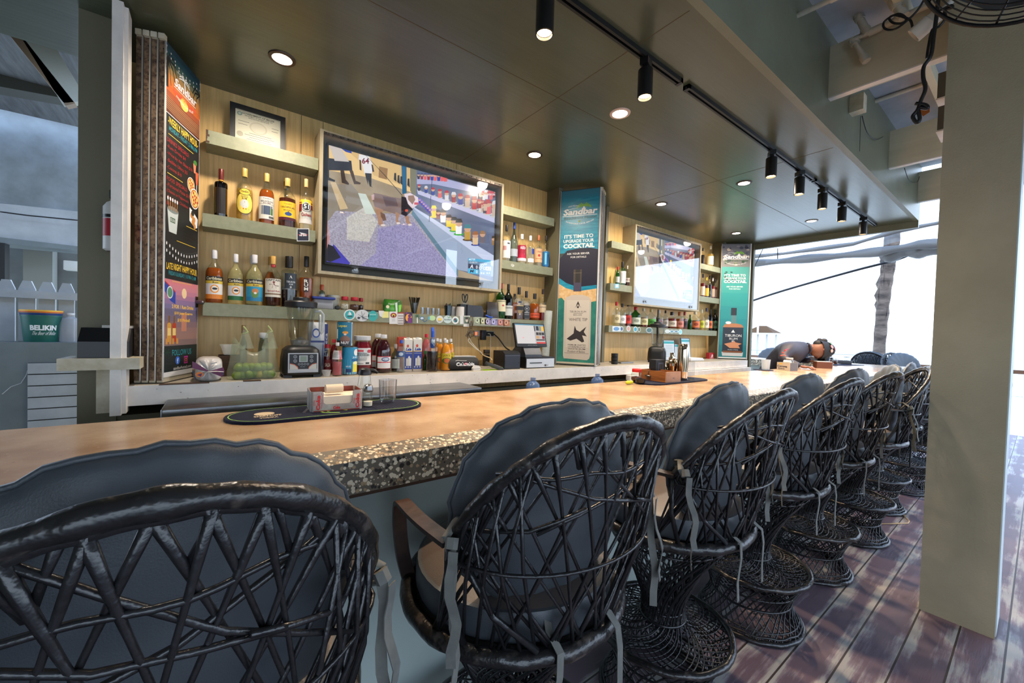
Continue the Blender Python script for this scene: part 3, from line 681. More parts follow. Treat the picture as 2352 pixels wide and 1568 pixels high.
def cocktail(a, b, z0, z1, name, second):
    """a = left foot, b = right foot of the leaf, art faces the camera side"""
    o = V(a.x, a.y, z1); U = V(b.x-a.x, b.y-a.y, 0); n = V(U.y, -U.x, 0).normalized(); H = z1-z0
    t = MB(); fr = []
    fn = plane_fn(o+n*.003, U, (0, 0, -H), n)
    A = Art(fn, .0003 if not second else .0006)
    W = flat(236, 236, 232)
    A.rect(0, 0, 1, 1, flat(58, 68, 66))
    def grad(v0, v1, cs, u0=.015, u1=.985):
        for i, c in enumerate(cs): A.rect(u0, v0+(v1-v0)*i/len(cs), u1, v0+(v1-v0)*(i+1)/len(cs), flat(*c))
    if not second:
        M_sea = mat('printed_sea', c8(22, 122, 152), .35, col2=c8(44, 152, 176), scale=9, stretch=(1, 1, 6))
        M_teal = mat('printed_reef', c8(34, 110, 104), .35, col2=c8(62, 140, 120), scale=9)
        M_sand = mat('printed_sand', c8(206, 160, 100), .35, col2=c8(226, 196, 150), scale=25)
        grad(.004, .06, [(60, 128, 150), (50, 130, 156)]); A.rect(.015, .05, .985, .36, M_sea); A.rect(.015, .53, .985, .99, M_teal)
        navy = flat(28, 28, 48)
        A.poly([(.985, .345), (.985, .545), (.6, .565), (.3, .55), (.015, .50), (.015, .39), (.2, .345), (.5, .335), (.8, .335)], navy)
        A.poly([(.015, .50), (.2, .53), (.5, .555), (.985, .545), (.985, .57), (.5, .59), (.2, .57), (.015, .54)], M_sea)
        A.poly([(.015, .535), (.2, .56), (.5, .58), (.985, .565), (.985, .635), (.75, .645), (.5, .66), (.2, .64), (.1, .615), (.015, .62)], M_sand)
        ly, lf = .1, .0
    else:
        grad(.004, .2, [(110, 112, 118), (96, 98, 108), (120, 118, 116)]); grad(.2, .99, [(70, 150, 140), (56, 150, 142), (44, 146, 142), (40, 140, 140), (34, 134, 138), (34, 128, 132), (30, 120, 128)])
        r = random.Random(9)
        for k in range(26): x, y = r.uniform(.05, .95), r.uniform(.01, .19); A.oval(x, y, r.uniform(.03, .08), r.uniform(.006, .014), flat(*r.choice([(70, 74, 92), (60, 84, 60), (196, 180, 160), (140, 130, 140), (52, 52, 66)])), 6)
        for k in range(14): x, y = r.uniform(.1, .6), r.uniform(.23, .33); A.poly([(x, y), (x+.07, y+.006), (x+.02, y+.014), (x-.04, y+.006)], flat(28, 66, 56))
        ly = .085
    # palm logo
    G1 = flat(120, 176, 56)
    for k in range(7):
        an = -.2+k*.6; A.line([(.6, ly-.005), (.6+.12*math.cos(an), ly-.005-.018*math.sin(an)), (.6+.19*math.cos(an), ly+.004-.012*math.sin(an))], .007, G1)
    A.line([(.57, ly+.025), (.6, ly)], .01, W, .03); A.line([(.62, ly+.03), (.61, ly)], .01, W, .025)
    A.text('SAN PEDRO', .2, ly-.012, .48, ly-.004, W, arc=.004); A.line([(.07, ly+.017), (.4, ly+.005), (.45, ly+.005)], .002, W)
    A.text('Sandbar', .07, ly+.008, .93, ly+.044, W, .035, slant=.04); A.line([(.06, ly+.049), (.94, ly+.049)], .003, W)
    A.text('Beachfront Hostel', .1, ly+.053, .92, ly+.069, flat(40, 80, 40) if second else flat(30, 84, 92), .02); A.oval(.5, ly+.082, .03, .006, flat(120, 150, 60), 8)
    A.text('AMBERGRIS CAYE, BELIZE', .14, ly+.092, .86, ly+.1, W, arc=-.018)
    v = .255 if not second else .262
    A.text("IT'S TIME TO", .12, v, .86, v+.021, W, .02); A.text('UPGRADE YOUR', .1, v+.028, .88, v+.046, W, .02); A.text('COCKTAIL', .1, v+.052, .9, v+.078, W, .045)
    A.text('ASK YOUR SERVER', .2, v+.104, .78, v+.115, W, .01); A.text('FOR DETAILS', .3, v+.124, .7, v+.134, W, .01)
    if not second:
        # white rum bottle
        bt, ink = flat(196, 184, 170), flat(52, 46, 46)
        A.rect(.39, .455, .60, .53, flat(74, 66, 58)); A.rect(.44, .455, .56, .53, flat(42, 40, 40)); A.rect(.40, .53, .60, .58, flat(70, 66, 88)); A.line([(.39, .475), (.6, .475)], .002, flat(120, 110, 90))
        A.poly([(.2, .965), (.18, .95), (.17, .64), (.2, .615), (.36, .6), (.64, .6), (.8, .612), (.86, .63), (.88, .94), (.86, .96), (.8, .97)], bt)
        A.rect(.24, .63, .82, .9, flat(204, 194, 180)); A.rect(.21, .932, .84, .934, flat(120, 110, 100))
        A.poly([(.53, .635), (.57, .655), (.55, .675), (.51, .675), (.49, .655)], ink); A.line([(.45, .672), (.53, .65), (.61, .672)], .002, ink); A.oval(.53, .66, .02, .006, bt, 8)
        A.text('TIBURON RUM', .32, .69, .74, .701, ink); A.line([(.42, .705), (.66, .705)], .0015, ink); A.text('BELIZE', .42, .71, .64, .718, ink); A.text('WHITE TIP', .31, .732, .78, .749, ink)
        A.poly([(.26, .852), (.44, .82), (.46, .775), (.51, .80), (.6, .81), (.76, .78), (.70, .81), (.78, .835), (.66, .83), (.72, .865), (.66, .87), (.52, .85), (.36, .862)], ink)
        for i, (s, p, q) in enumerate((('PREMIUM CRAFTED', .3, .76), ('OVERPROOF', .3, .76), ('WHITE RUM', .3, .75))): A.text(s, p, .882+i*.0115, q, .8895+i*.0115, ink, .01)
        A.text('Product of Belize', .3, .917, .74, .929, ink)
        A.rect(.015, .985, .985, .995, flat(200, 190, 170))
    else:
        A.rect(.40, .555, .60, .62, flat(40, 44, 50)); A.rect(.42, .62, .60, .685, flat(90, 130, 130)); 
        A.poly([(.14, .9), (.14, .72), (.2, .70), (.42, .69), (.6, .69), (.8, .70), (.86, .72), (.86, .9)], flat(180, 120, 80)); A.rect(.14, .725, .86, .94, flat(40, 46, 56)); A.poly([(.12, .94), (.88, .94), (.86, .975), (.15, .975)], flat(196, 200, 200)); A.rect(.16, .93, .84, .945, flat(130, 80, 50))
        A.poly([(.5, .745), (.57, .77), (.43, .77)], W); A.text('TIBURON', .22, .785, .8, .807, W); A.text('RUM', .38, .815, .66, .833, W); A.text('8', .46, .838, .56, .852, W); A.poly([(.2, .87), (.5, .852), (.55, .84), (.6, .855), (.82, .865), (.7, .88), (.76, .905), (.4, .905)], flat(206, 140, 100))
        A.text('Product of Belize', .34, .915, .7, .923, W); A.oval(.32, .685, .1, .012, W, 8)
        A.rect(.015, .985, .985, .995, flat(220, 224, 224))
    A.rect(-.012, 0, .004, 1, flat(190, 190, 190)); A.rect(.996, 0, 1.03, 1, flat(205, 208, 208))
    return A
tag(cocktail(B1a, B1b, 1.115, 2.755, 'a', False).build('cocktail_poster'), 'nearer teal cocktail poster with a white rum bottle between the two bays', 'poster')
B2a, B2b = V(5.800, 2.80, 0), V(6.065, 2.53, 0)
aR = math.atan2(B2a.y-B2b.y, B2a.x-B2b.x)
shr, XR, _ = shutter((B2b.x+.006, B2b.y), aR, (B2a-B2b).length, (-.028, -.058), 'last folded shutter at the open far end, behind the farther teal poster')
tag(cocktail(B2a, B2b, 1.115, 2.755, 'b', True).build('cocktail_poster'), 'farther teal cocktail poster with a dark rum bottle beside the open sky', 'poster')
# ================================================================ lamps
M_lamp = mat('warm_lamp_glow', (1, .8, .55), .5, emit=(1.0, .74, .46), estr=16)
M_lampw = mat('downlight_glow', (1, .9, .8), .5, emit=(1.0, .84, .66), estr=14)
M_bronze = mat('bronze_trim', c8(70, 52, 44), .35, .6)
M_trimw = mat('pale_trim', c8(214, 190, 176), .4)
DL = [(648, 134, 'recessed downlight nearest the menu poster, above the left shelves', 0), (1424, 260, 'recessed downlight with a pale ring next to the track spotlights', 1), (1228, 355, 'recessed downlight above the right end of the big television', 0),
      (1709, 420, 'recessed downlight midway between the track and the far television', 0), (1519, 468, 'recessed downlight above the left end of the far television', 0), (1864, 507, 'recessed downlight nearest the open far end below the last track', 0), (1691, 535, 'recessed downlight above the far teal poster', 0),
      ]
for px, py, lb, pale in DL:
    c = at(px, py, z=ZC)
    t = thing('recessed_downlight', lb, 'ceiling light', c, 0, 'recessed ceiling downlights')
    MB().lathe([(.046, -.001), (.046, -.006), (.062, -.005), (.064, 0)], M_trimw if pale else M_bronze, n=28, cap=False).build('trim_ring', t)
    MB().lathe([(.001, -.0045), (.046, -.004)], M_lampw, n=28, cap=True).build('lens', t)
    ld = bpy.data.lights.new('downlight', 'SPOT'); ld.energy = 50; ld.color = (1, .86, .70); ld.spot_size = math.radians(170); ld.spot_blend = .85; ld.shadow_soft_size = .045
    lo = bpy.data.objects.new('lamp_light', ld); COL.objects.link(lo); lo.parent = t; lo.location = (0, 0, -.02)
# tracks
TYY = 1.227
for a, b, lb in ((-.3, 2.005, 'nearest black lighting track on the ceiling, holding two spotlights'), (2.065, 4.07, 'middle black lighting track on the ceiling, holding two spotlights'), (4.10, 6.17, 'farthest black lighting track on the ceiling, holding three spotlights')):
    tr = MB().box(a, b, TYY-.018, TYY-.006, ZC-.022, ZC, M_black).box(a, b, TYY+.006, TYY+.018, ZC-.022, ZC, M_black).box(a, b, TYY-.008, TYY+.008, ZC-.009, ZC, M_black).box(a, a+.02, TYY-.018, TYY+.018, ZC-.024, ZC, M_black).box(b-.02, b, TYY-.018, TYY+.018, ZC-.024, ZC, M_black)
    tag(tr.build('lighting_track', smooth=0), lb, 'light track', 'ceiling lighting tracks')
SP = [(1.035, 2.577, 'largest track spotlight, nearest the camera, cut by the top of the picture'), (1.697, 2.593, 'second track spotlight, hanging near the end of the first track'), (3.221, 2.619, 'first spotlight on the middle track'), (3.775, 2.582, 'second spotlight on the middle track'),
      (4.336, 2.572, 'first of three spotlights on the farthest track'), (4.912, 2.567, 'middle of three spotlights on the farthest track'), (5.665, 2.558, 'last spotlight on the farthest track, by the open sky')]
first = None
for i, (x, zb, lb) in enumerate(SP):
    if first is None:
        t = thing('track_spotlight', lb, 'spotlight', (x, TYY, ZC), 0, 'black spotlights on the ceiling tracks'); first = t
        MB().box(-.032, .032, -.02, .02, -.055, -.022, M_black).box(-.012, .012, -.012, .012, -.085, -.055, M_black).tube([(0, 0, -.06), (.0, .0, -.10)], .008, M_black).tube([(.0, 0, -.085), (.005, 0, -.11), (.02, 0, -.115)], .006, M_blackp, 6).build('track_adapter', t)
        MB().lathe([(.030, -.07), (.035, -.072), (.036, -.075), (.036, -.205), (.031, -.207), (.031, -.195), (.027, -.192)], M_black, n=32, cap=False).lathe([(.001, -.071), (.03, -.07)], M_black, n=32).build('barrel', t, loc=(.0, 0, 0))
        MB().lathe([(.001, -.194), (.029, -.194)], M_lamp, n=24).build('lens', t)
        ld = bpy.data.lights.new('spot', 'SPOT'); ld.energy = 74; ld.color = (1, .73, .48); ld.spot_size = math.radians(98); ld.spot_blend = .75; ld.shadow_soft_size = .03
        lo = bpy.data.objects.new('lamp_light', ld); COL.objects.link(lo); lo.parent = t; lo.location = (0, 0, -.215)
    else:
        dup(first, (x, TYY, ZC), .3*i, lb)
# ================================================================ woven barrel stools
M_rat = mat('black_lacquered_rattan', c8(19, 19, 20), .3, col2=c8(30, 30, 32), scale=14, bump=.25, bscale=60, spec=.6)
M_ratw = mat('worn_rattan_rim', c8(24, 23, 23), .3, col2=c8(84, 76, 70), scale=26, lo=.56, hi=.74, bump=.35, bscale=45, spec=.6)
M_arm = mat('worn_arm_band', c8(30, 26, 25), .4, col2=c8(74, 54, 46), scale=9, lo=.4, hi=.7, bump=.2, bscale=30)
M_vinyl = mat('black_vinyl', c8(66, 71, 76), .45, bump=.10, bscale=420, spec=.55)
M_vseat = mat('brown_seat_vinyl', c8(88, 74, 66), .42, col2=c8(76, 72, 70), scale=5, bump=.10, bscale=380)  # brown for the seat top, mottled towards grey
M_tie = mat('grey_fabric_tie', c8(104, 104, 98), .8, col2=c8(88, 88, 84), scale=30)

def swirl(mb, prof, n, twist, r, M, sgn, seg=None, sides=5):
    """n strands running up a surface of revolution, turning by twist on the way"""
    # arc length along the profile
    L = [0]
    for a, b in zip(prof, prof[1:]): L.append(L[-1]+math.hypot(b[0]-a[0], b[1]-a[1]))
    seg = seg or len(prof)*2
    def P(t):
        d = t*L[-1]
        for i in range(len(prof)-1):
            if d <= L[i+1]+1e-9:
                f = (d-L[i])/(L[i+1]-L[i]); return prof[i][0]+(prof[i+1][0]-prof[i][0])*f, prof[i][1]+(prof[i+1][1]-prof[i][1])*f
        return prof[-1]
    rg = random.Random(n*7+sgn)
    for k in range(n):
        a0 = 2*PI*k/n+rg.uniform(-.03, .03); tw = twist*rg.uniform(.9, 1.1); pts = []
        for j in range(seg+1):
            q = P(j/seg); a = a0+sgn*tw*j/seg; pts.append(V((q[0]+sgn*.002)*math.cos(a), (q[0]+sgn*.002)*math.sin(a), q[1]))
        mb.tube(pts, r, M, sides, cap=False)
def ringt(mb, R, z, r, M, n=48, sides=8, wob=0.0, sy=1.0):
    mb.tube([V(R*math.cos(2*PI*i/n), R*sy*math.sin(2*PI*i/n), z+wob*.4*math.sin(i*1.7)) for i in range(n)], [r*(1+wob*8*math.sin(i*2.1)*math.sin(i*.9)) for i in range(n)], M, sides, closed=True)

RS = .285        # seat rim radius
ZS = .725
def hoop_pt(t):
    """t from -1 (left arm end) over the back to +1"""
    K = [(.262*math.cos(a), -(.180+.212*math.sin(a)), .968+.270*math.sin(a)) for a in [PI/2*i/6 for i in range(7)]]
    s = -1 if t < 0 else 1; q = (1-abs(t))*(len(K)-1); i = min(int(q), len(K)-2); f = q-i
    def cr(a, b, c, d, f): return .5*(2*b+(c-a)*f+(2*a-5*b+4*c-d)*f*f+(3*b-a-3*c+d)*f**3)
    g = lambda j: K[max(0, min(len(K)-1, j))] if j < len(K) else (-K[2*len(K)-2-j][0], *K[2*len(K)-2-j][1:])
    k0, k1, k2, k3 = g(i-1), g(i), g(i+1), (g(i+2) if i+2 < len(K) else (-K[len(K)-2][0], *K[len(K)-2][1:]))
    p = [cr(k0[c], k1[c], k2[c], k3[c], f) for c in range(3)]
    return V(s*p[0], p[1], p[2])

def make_stool(label):
    t = thing('bar_stool', label, 'bar stool', (0, 0, 0), 0, 'black woven bar stools')
    # lower drum
    b = MB(); lo = [(.222, .012), (.212, .04), (.186, .085), (.176, .125), (.186, .17), (.212, .225), (.240, .272)]
    swirl(b, lo, 40, .85, .0032, M_rat, 1); swirl(b, lo, 40, .85, .0032, M_rat, -1)
    ringt(b, .224, .013, .012, M_rat, wob=.006); ringt(b, .218, .034, .005, M_rat, wob=.01); ringt(b, .207, .05, .004, M_rat); ringt(b, .178, .128, .0055, M_rat); ringt(b, .197, .19, .004, M_rat)
    b.build('woven_base', t, smooth=180)
    f = MB(); ringt(f, .245, .277, .0125, M_ratw, wob=.006)
    top = [(.240, .280), (.17, .283), (.115, .295), (.083, .315)]
    swirl(f, top, 40, .95, .0028, M_rat, 1); swirl(f, top, 40, .95, .0028, M_rat, -1)
    f.build('footrest_ring', t, smooth=180)
    c = MB(); up = [(.083, .305), (.074, .35), (.082, .40), (.112, .48), (.155, .56), (.203, .63), (.246, .69), (.262, .715)]
    swirl(c, up, 44, 1.25, .0036, M_rat, 1, 14); swirl(c, up, 44, 1.25, .0036, M_rat, -1, 14)
    ringt(c, .082, .32, .006, M_rat); ringt(c, .076, .355, .005, M_rat); ringt(c, .25, .695, .008, M_rat, wob=.01); ringt(c, .215, .648, .004, M_rat)
    c.build('woven_column', t, smooth=180)
    # seat rim and board
    s = MB(); ringt(s, RS, ZS, .0185, M_ratw, n=64, sides=10, wob=.006); ringt(s, RS-.02, ZS-.012, .012, M_rat, n=48)
    s.lathe([(.001, ZS-.004), (RS-.012, ZS-.004), (RS-.012, ZS+.004), (.001, ZS+.004)], M_rat, n=32)
    s.build('seat_rim', t, smooth=180)
    # hoop
    h = MB(); N = 72; pts = [hoop_pt(-1+2*i/N) for i in range(N+1)]
    rad = [.0115+.0022*math.sin(i*.9)*math.sin(i*.37)+.003*(1-abs(2*i/N-1)) for i in range(N+1)]
    h.tube(pts, rad, M_ratw, 10)
    h.tube([p+V(0, .006, -.011) for p in pts], [r*.75 for r in rad], M_rat, 8)
    h.build('back_hoop', t, smooth=180)
    # lattice between hoop and rim
    l = MB(); rg = random.Random(11)
    def rim(a): return V((RS-.004)*math.cos(a), (RS-.004)*math.sin(a), ZS+.016)
    band = []
    for i in range(25):
        q = i/24; a = PI+.32+(PI-.64)*q; band.append(V(.285*math.cos(a), -.13+.215*math.sin(a), .945-.01*math.sin(q*PI)))
    band = [hoop_pt(-1)]+band+[hoop_pt(1)]
    l.tube(band, .0042, M_rat, 6)
    hi = [hoop_pt(-.62+1.24*i/20) for i in range(21)]
    l.tube([V(p.x*.985, p.y*.965+.004, 1.135+.004*math.sin(i)) for i, p in enumerate(hi)], .004, M_rat, 6)
    anchors = [PI+.42, PI+.95, PI+1.35, 1.5*PI, PI+1.79, PI+2.2, PI+2.72]
    hs = [-.93, -.80, -.68, -.56, -.45, -.34, -.22, -.1, 0, .1, .22, .34, .45, .56, .68, .80, .93]
    for j, hh in enumerate(hs):
        for m_ in (0, 1):
            ai = max(0, min(6, int(round((hh+1)/2*6+(-1.7 if m_ else 1.7)+rg.uniform(-.5, .5)))))
            A0 = hoop_pt(hh+(.012 if m_ else -.012)); B0 = rim(anchors[ai]+rg.uniform(-.05, .05))
            mid = (A0+B0)/2; q = Vector((mid.x, mid.y+.02, 0)); bulge = .02+.03*abs(ai/6-(hh+1)/2)*2
            if q.length > .01: mid += q.normalized()*bulge*.8
            P3 = []
            for i in range(9):
                f_ = i/8; P3.append(A0*(1-f_)**2+mid*2*f_*(1-f_)+B0*f_**2)
            l.tube(P3, [.0072-.0018*min(2, i) if i < 7 else .0046 for i in range(9)], M_rat, 6)
    for hh in (-.72, -.47, -.2, .06, .31, .55, .78):   # knots below the hoop
        a0 = hoop_pt(hh-.07); b0 = hoop_pt(hh+.07); k = hoop_pt(hh)+V(0, .02, -.075); k.x *= .97
        l.tube([a0, (a0+k)/2+V(0, -.002, 0), k], [.007, .004, .005], M_rat, 6); l.tube([b0, (b0+k)/2, k], [.007, .004, .005], M_rat, 6)
    for s1, e1 in ((-.9, -.15), (-.55, .3), (-.25, .62), (.9, .2), (.5, -.4)):  # long diagonals
        a0 = hoop_pt(s1); e = hoop_pt(e1); e = V(e.x*.97, e.y*.97+.01, e.z-.16)
        l.tube([a0, (a0*3+e)/4+V(0, -.02, -.005), (a0+e)/2+V(0, -.032, -.01), (a0+e*3)/4+V(0, -.02, -.005), e], .0042, M_rat, 6)
    for sg in (-1, 1):
        l.tube([hoop_pt(sg*1.0), V(sg*.262, -.175, .85), V(sg*.225, -.18, .745)], [.009, .0075, .008], M_rat, 7)
        l.tube([hoop_pt(sg*.96), V(sg*.19, -.245, .83), V(sg*.10, -.272, .745)], [.009, .007, .0075], M_rat, 7)
    # dense crossing strands low at the sides
    for sg in (-1, 1):
        for k in range(7):
            a0 = hoop_pt(sg*(.86-.07*k)); B0 = rim(1.5*PI+sg*(.25+.11*((k*3) % 7)))
            l.tube([a0, (a0+B0)/2+V(sg*.018, -.012, 0), B0], .0042, M_rat, 5)
    l.build('back_lattice', t, smooth=180)
    # arms: flat bands
    for sg in (-1, 1):
        P = [V(sg*.262, -.185, .968), V(sg*.278, -.10, .966), V(sg*.288, -.02, .964), V(sg*.292, .05, .962), V(sg*.290, .095, .95), V(sg*.287, .118, .915), V(sg*.283, .124, .86), V(sg*.274, .122, .79), V(sg*.258, .118, .728)]
        # smooth
        Q = []
        for i in range(len(P)-1):
            p0, p1, p2, p3 = P[max(0, i-1)], P[i], P[i+1], P[min(len(P)-1, i+2)]
            for f_ in (0, .33, .66): Q.append(.5*(2*p1+(p2-p0)*f_+(2*p0-5*p1+4*p2-p3)*f_*f_+(3*p1-p0-3*p2+p3)*f_**3))
        Q.append(P[-1])
        MB().ribbon(Q, .036, .010, M_arm, (1, .12, 0)).build('arm', t, smooth=60)
    # seat cushion
    k = MB(); R0 = RS-.022
    pr = [(.001, .088), (R0*.5, .088), (R0*.86, .083), (R0*.955, .075)]
    pr2 = [(R0*.955, .075), (R0*.985, .0735), (R0*.995, .066), (R0*1.0, .05), (R0*1.0, .02), (R0*.98, .006), (R0*.9, .0), (.001, 0)]
    k.lathe([(r, z+ZS+.006) for r, z in pr], M_vseat, n=48, cap=False); k.lathe([(r, z+ZS+.006) for r, z in pr2], M_vinyl, n=48, cap=False)
    k.build('seat_cushion', t, smooth=50)
    # back cushion
    d = MB(); NU, NV = 64, 9
    def outline(a):
        x, z = math.cos(a), math.sin(a); rx, rz = .250, .240
        if z > 0: rz = .238
        q = (abs(x)**2.2+abs(z)**2.2)**(-1/2.2)
        pk = 1+.011*math.sin(a*17+1)+.009*math.sin(a*29)+.006*math.sin(a*41+2)
        return V(x*rx*q*pk, 0, z*rz*q*pk)
    def place(px_, pz_, off):
        # curve round the sitter and lean back
        y = -.200 + .85*px_*px_ + off; lean = (pz_)*.10
        return V(px_, y-lean, 1.012+pz_)
    rings = []
    for side in (1, -1):
        for i in (range(NV+1) if side == 1 else range(NV-1, -1, -1)):
            f_ = math.sin(PI/2*i/NV); th = .040*math.sqrt(max(0, 1-f_**2.6))
            ring = []
            for j in range(NU):
                a = 2*PI*j/NU; o = outline(a); x, z = o.x*f_, o.z*f_
                wr = .0035*math.sin(a*17+2*f_)*f_**3 + .006*math.sin(x*14+z*9)*math.sin(z*17+1)*(1-f_)
                ring.append(place(x, z, (th+.004+wr)*side))
            rings.append(ring)
    rings = [[place(0, 0, .046)]*NU]+rings[1:-1]+[[place(0, 0, -.046)]*NU]
    d.loft(rings, M_vinyl)
    rim_p = [place(outline(2*PI*j/NU).x*1.0, outline(2*PI*j/NU).z*1.0, 0) for j in range(NU)]
    d.tube(rim_p, .0045, M_vinyl, 6, closed=True)
    # seam across the back of the cushion
    cu = d.build('back_cushion', t, smooth=180)
    # ties
    for sg in (-1, 1):
        e = hoop_pt(sg*.93)
        r_ = random.Random(5+sg); q = MB()
        q.tube([e+V(-sg*.022, .03, .015), e+V(-sg*.006, .005, .024), e+V(sg*.022, -.014, .006), e+V(sg*.012, -.02, -.016), e+V(-sg*.012, 0, -.022), e+V(-sg*.028, .03, 0)], .009, M_tie, 6, closed=True, flat=(1, .5))
        q.tube([e+V(sg*.012, -.022, .006), e+V(sg*.018, -.03, -.012)], .013, M_tie, 6)
        for m_, ln in ((0, .27), (1, .20)):
            P = [e+V(sg*(.014+.008*m_)+.006*math.sin(i*1.3+m_), -.028-.012*m_-.004*i+.006*math.sin(i*1.1), -.012-ln*i/8) for i in range(9)]
            q.ribbon(P, .0185, .002, M_tie, (sg*.8, -.5+m_, 0))
        q.build('cushion_tie', t, smooth=50)
    for sg, x0 in ((-1, -.06), (1, .10)):
        q = MB(); P = [V(x0, -.245, .80), V(x0-.004, -.262, .77), V(x0, -.30, .745), V(x0+.004*sg, -.305, .70), V(x0+.012*sg, -.30, .62), V(x0+.01*sg, -.303, .56)]
        q.ribbon(P, .018, .002, M_tie, (1, .1, 0)); q.build('seat_tie', t, smooth=50)
    return t
ST = [(-.055, .862, 0.03, 'nearest black woven bar stool, its back cushion cut by the left edge of the picture'),
      (.67, .862, -.12, 'second black woven bar stool from the camera, two grey ties on its left'),
      (1.42, .86, .0, 'third black woven bar stool, between the second and the one whose footrest shows whole'),
      (2.20, .855, -.1, 'fourth black woven bar stool, counted from the camera'),
      (2.98, .85, -.15, 'fifth black woven bar stool, next to a twig lying on the deck'),
      (3.74, .82, .45, 'sixth black woven bar stool, turned so its puckered cushion faces the left'),
      (4.55, .86, .1, 'seventh black woven bar stool, mostly hidden behind the turned one'),
      (5.35, .80, .0, 'eighth black woven bar stool, near the left edge of the big pillar'),
      (6.2, .72, .05, 'last black woven bar stool of the row along the bar, partly behind the big pillar'),
      (8.45, 3.15, PI/2-.1, 'black woven bar stool behind the left elbow of the stooping person'),
      (8.75, 2.45, -PI/2+.2, 'black woven bar stool right behind the cap of the stooping person'),
      (9.35, 1.80, -PI/2, 'black woven bar stool seen from behind its lattice, in front of the palm trunk'),
      (8.75, 1.22, 2.4, 'black woven bar stool turned sideways just right of the palm trunk'),
      (8.3, .55, 1.9, 'black woven bar stool past the outer corner of the bar, against the bright water')]
st0 = make_stool(ST[0][3]); st0.location = (ST[0][0], ST[0][1], 0); st0.rotation_euler = (0, 0, ST[0][2])
for x, y, a, lb in ST[1:]: dup(st0, (x, y, 0), a, lb)
# ================================================================ bottles and jars
M_clear = glassy('clear_bottle_glass', (.93, .95, .93), .05, .03)
def tinted(name, t): return glassy(name, t, .06, .03)
GL = {'clear': M_clear, 'green': tinted('green_glass', (.10, .42, .12)), 'dkgreen': tinted('dark_green_glass', (.06, .16, .07)), 'brown': tinted('brown_glass', (.12, .05, .02)),
      'blue': tinted('blue_glass', (.15, .5, .8)), 'smoke': tinted('smoke_glass', (.5, .6, .62)), 'mint': tinted('mint_glass', (.55, .8, .7))}
LQ = {'none': None, 'amber': film('amber_liquor', c8(168, 84, 22), .62, .1, (.9, .42, .10)), 'gold': film('gold_liquor', c8(206, 170, 84), .42, .1, (.95, .82, .45)), 'brown': film('brown_liquor', c8(84, 36, 16), .8, .1, (.5, .2, .08)),
      'pale': film('pale_liquor', c8(226, 214, 160), .28, .1, (1, .96, .8)), 'red': film('red_liquor', c8(120, 26, 24), .75, .1, (.6, .08, .06)), 'dark': film('dark_liquor', c8(30, 14, 12), .93, .1, (.2, .1, .06)),
      'water': film('clear_liquor', c8(226, 230, 232), .12, .05, (.97, .99, 1)), 'orange': film('orange_juice', c8(240, 150, 16), .93, .3, (1, .6, .1)), 'blue': film('blue_liquor', c8(30, 120, 190), .7, .1, (.1, .5, .9)),
      'rose': film('pink_mix', c8(205, 104, 110), .8, .2, (.9, .5, .5)), 'purple': film('berry_juice', c8(58, 14, 24), .94, .1, (.4, .05, .1)), 'cherry': film('cherry_syrup', c8(128, 12, 30), .9, .15, (.6, .05, .1)),
      'green': film('green_liquor', c8(40, 150, 60), .7, .1, (.2, .8, .3)), 'deepblue': film('bottom_blue', c8(30, 30, 110), .9, .1, (.1, .1, .5))}
PROF = {
 'std':   [(0, .0), (.95, 0), (1, .02), (1, .56), (.96, .61), (.82, .66), (.55, .715), (.36, .76), (.30, .79), (.29, .97)],
 'round': [(0, .0), (.92, 0), (1, .03), (1, .52), (.97, .58), (.88, .63), (.66, .69), (.42, .74), (.30, .78), (.28, .97)],
 'squareshoulder': [(0, 0), (.97, 0), (1, .015), (1, .66), (.98, .70), (.88, .725), (.42, .74), (.34, .76), (.34, .97)],
 'taper': [(0, 0), (.78, 0), (.84, .03), (1, .55), (.98, .62), (.84, .68), (.5, .74), (.33, .78), (.3, .97)],
 'squat': [(0, 0), (.9, 0), (1, .05), (1, .5), (.92, .6), (.6, .68), (.32, .72), (.3, .97)],
 'tall':  [(0, 0), (.93, 0), (1, .02), (1, .48), (.95, .54), (.7, .62), (.42, .7), (.30, .78), (.26, .97)],
 'jar':   [(0, 0), (.86, 0), (.98, .05), (1, .3), (1, .62), (.88, .76), (.74, .83), (.74, .95)],
 'pet':   [(0, 0), (.9, 0), (1, .04), (.96, .2), (1, .3), (1, .55), (.98, .62), (.8, .75), (.5, .84), (.32, .89), (.32, .97)],
 'tiny':  [(0, 0), (.9, 0), (1, .03), (1, .6), (.8, .7), (.4, .76), (.36, .97)],
}
CAPZ = {'std': .84, 'round': .84, 'squareshoulder': .78, 'taper': .80, 'squat': .80, 'tall': .84, 'jar': .88, 'pet': .90, 'tiny': .84}
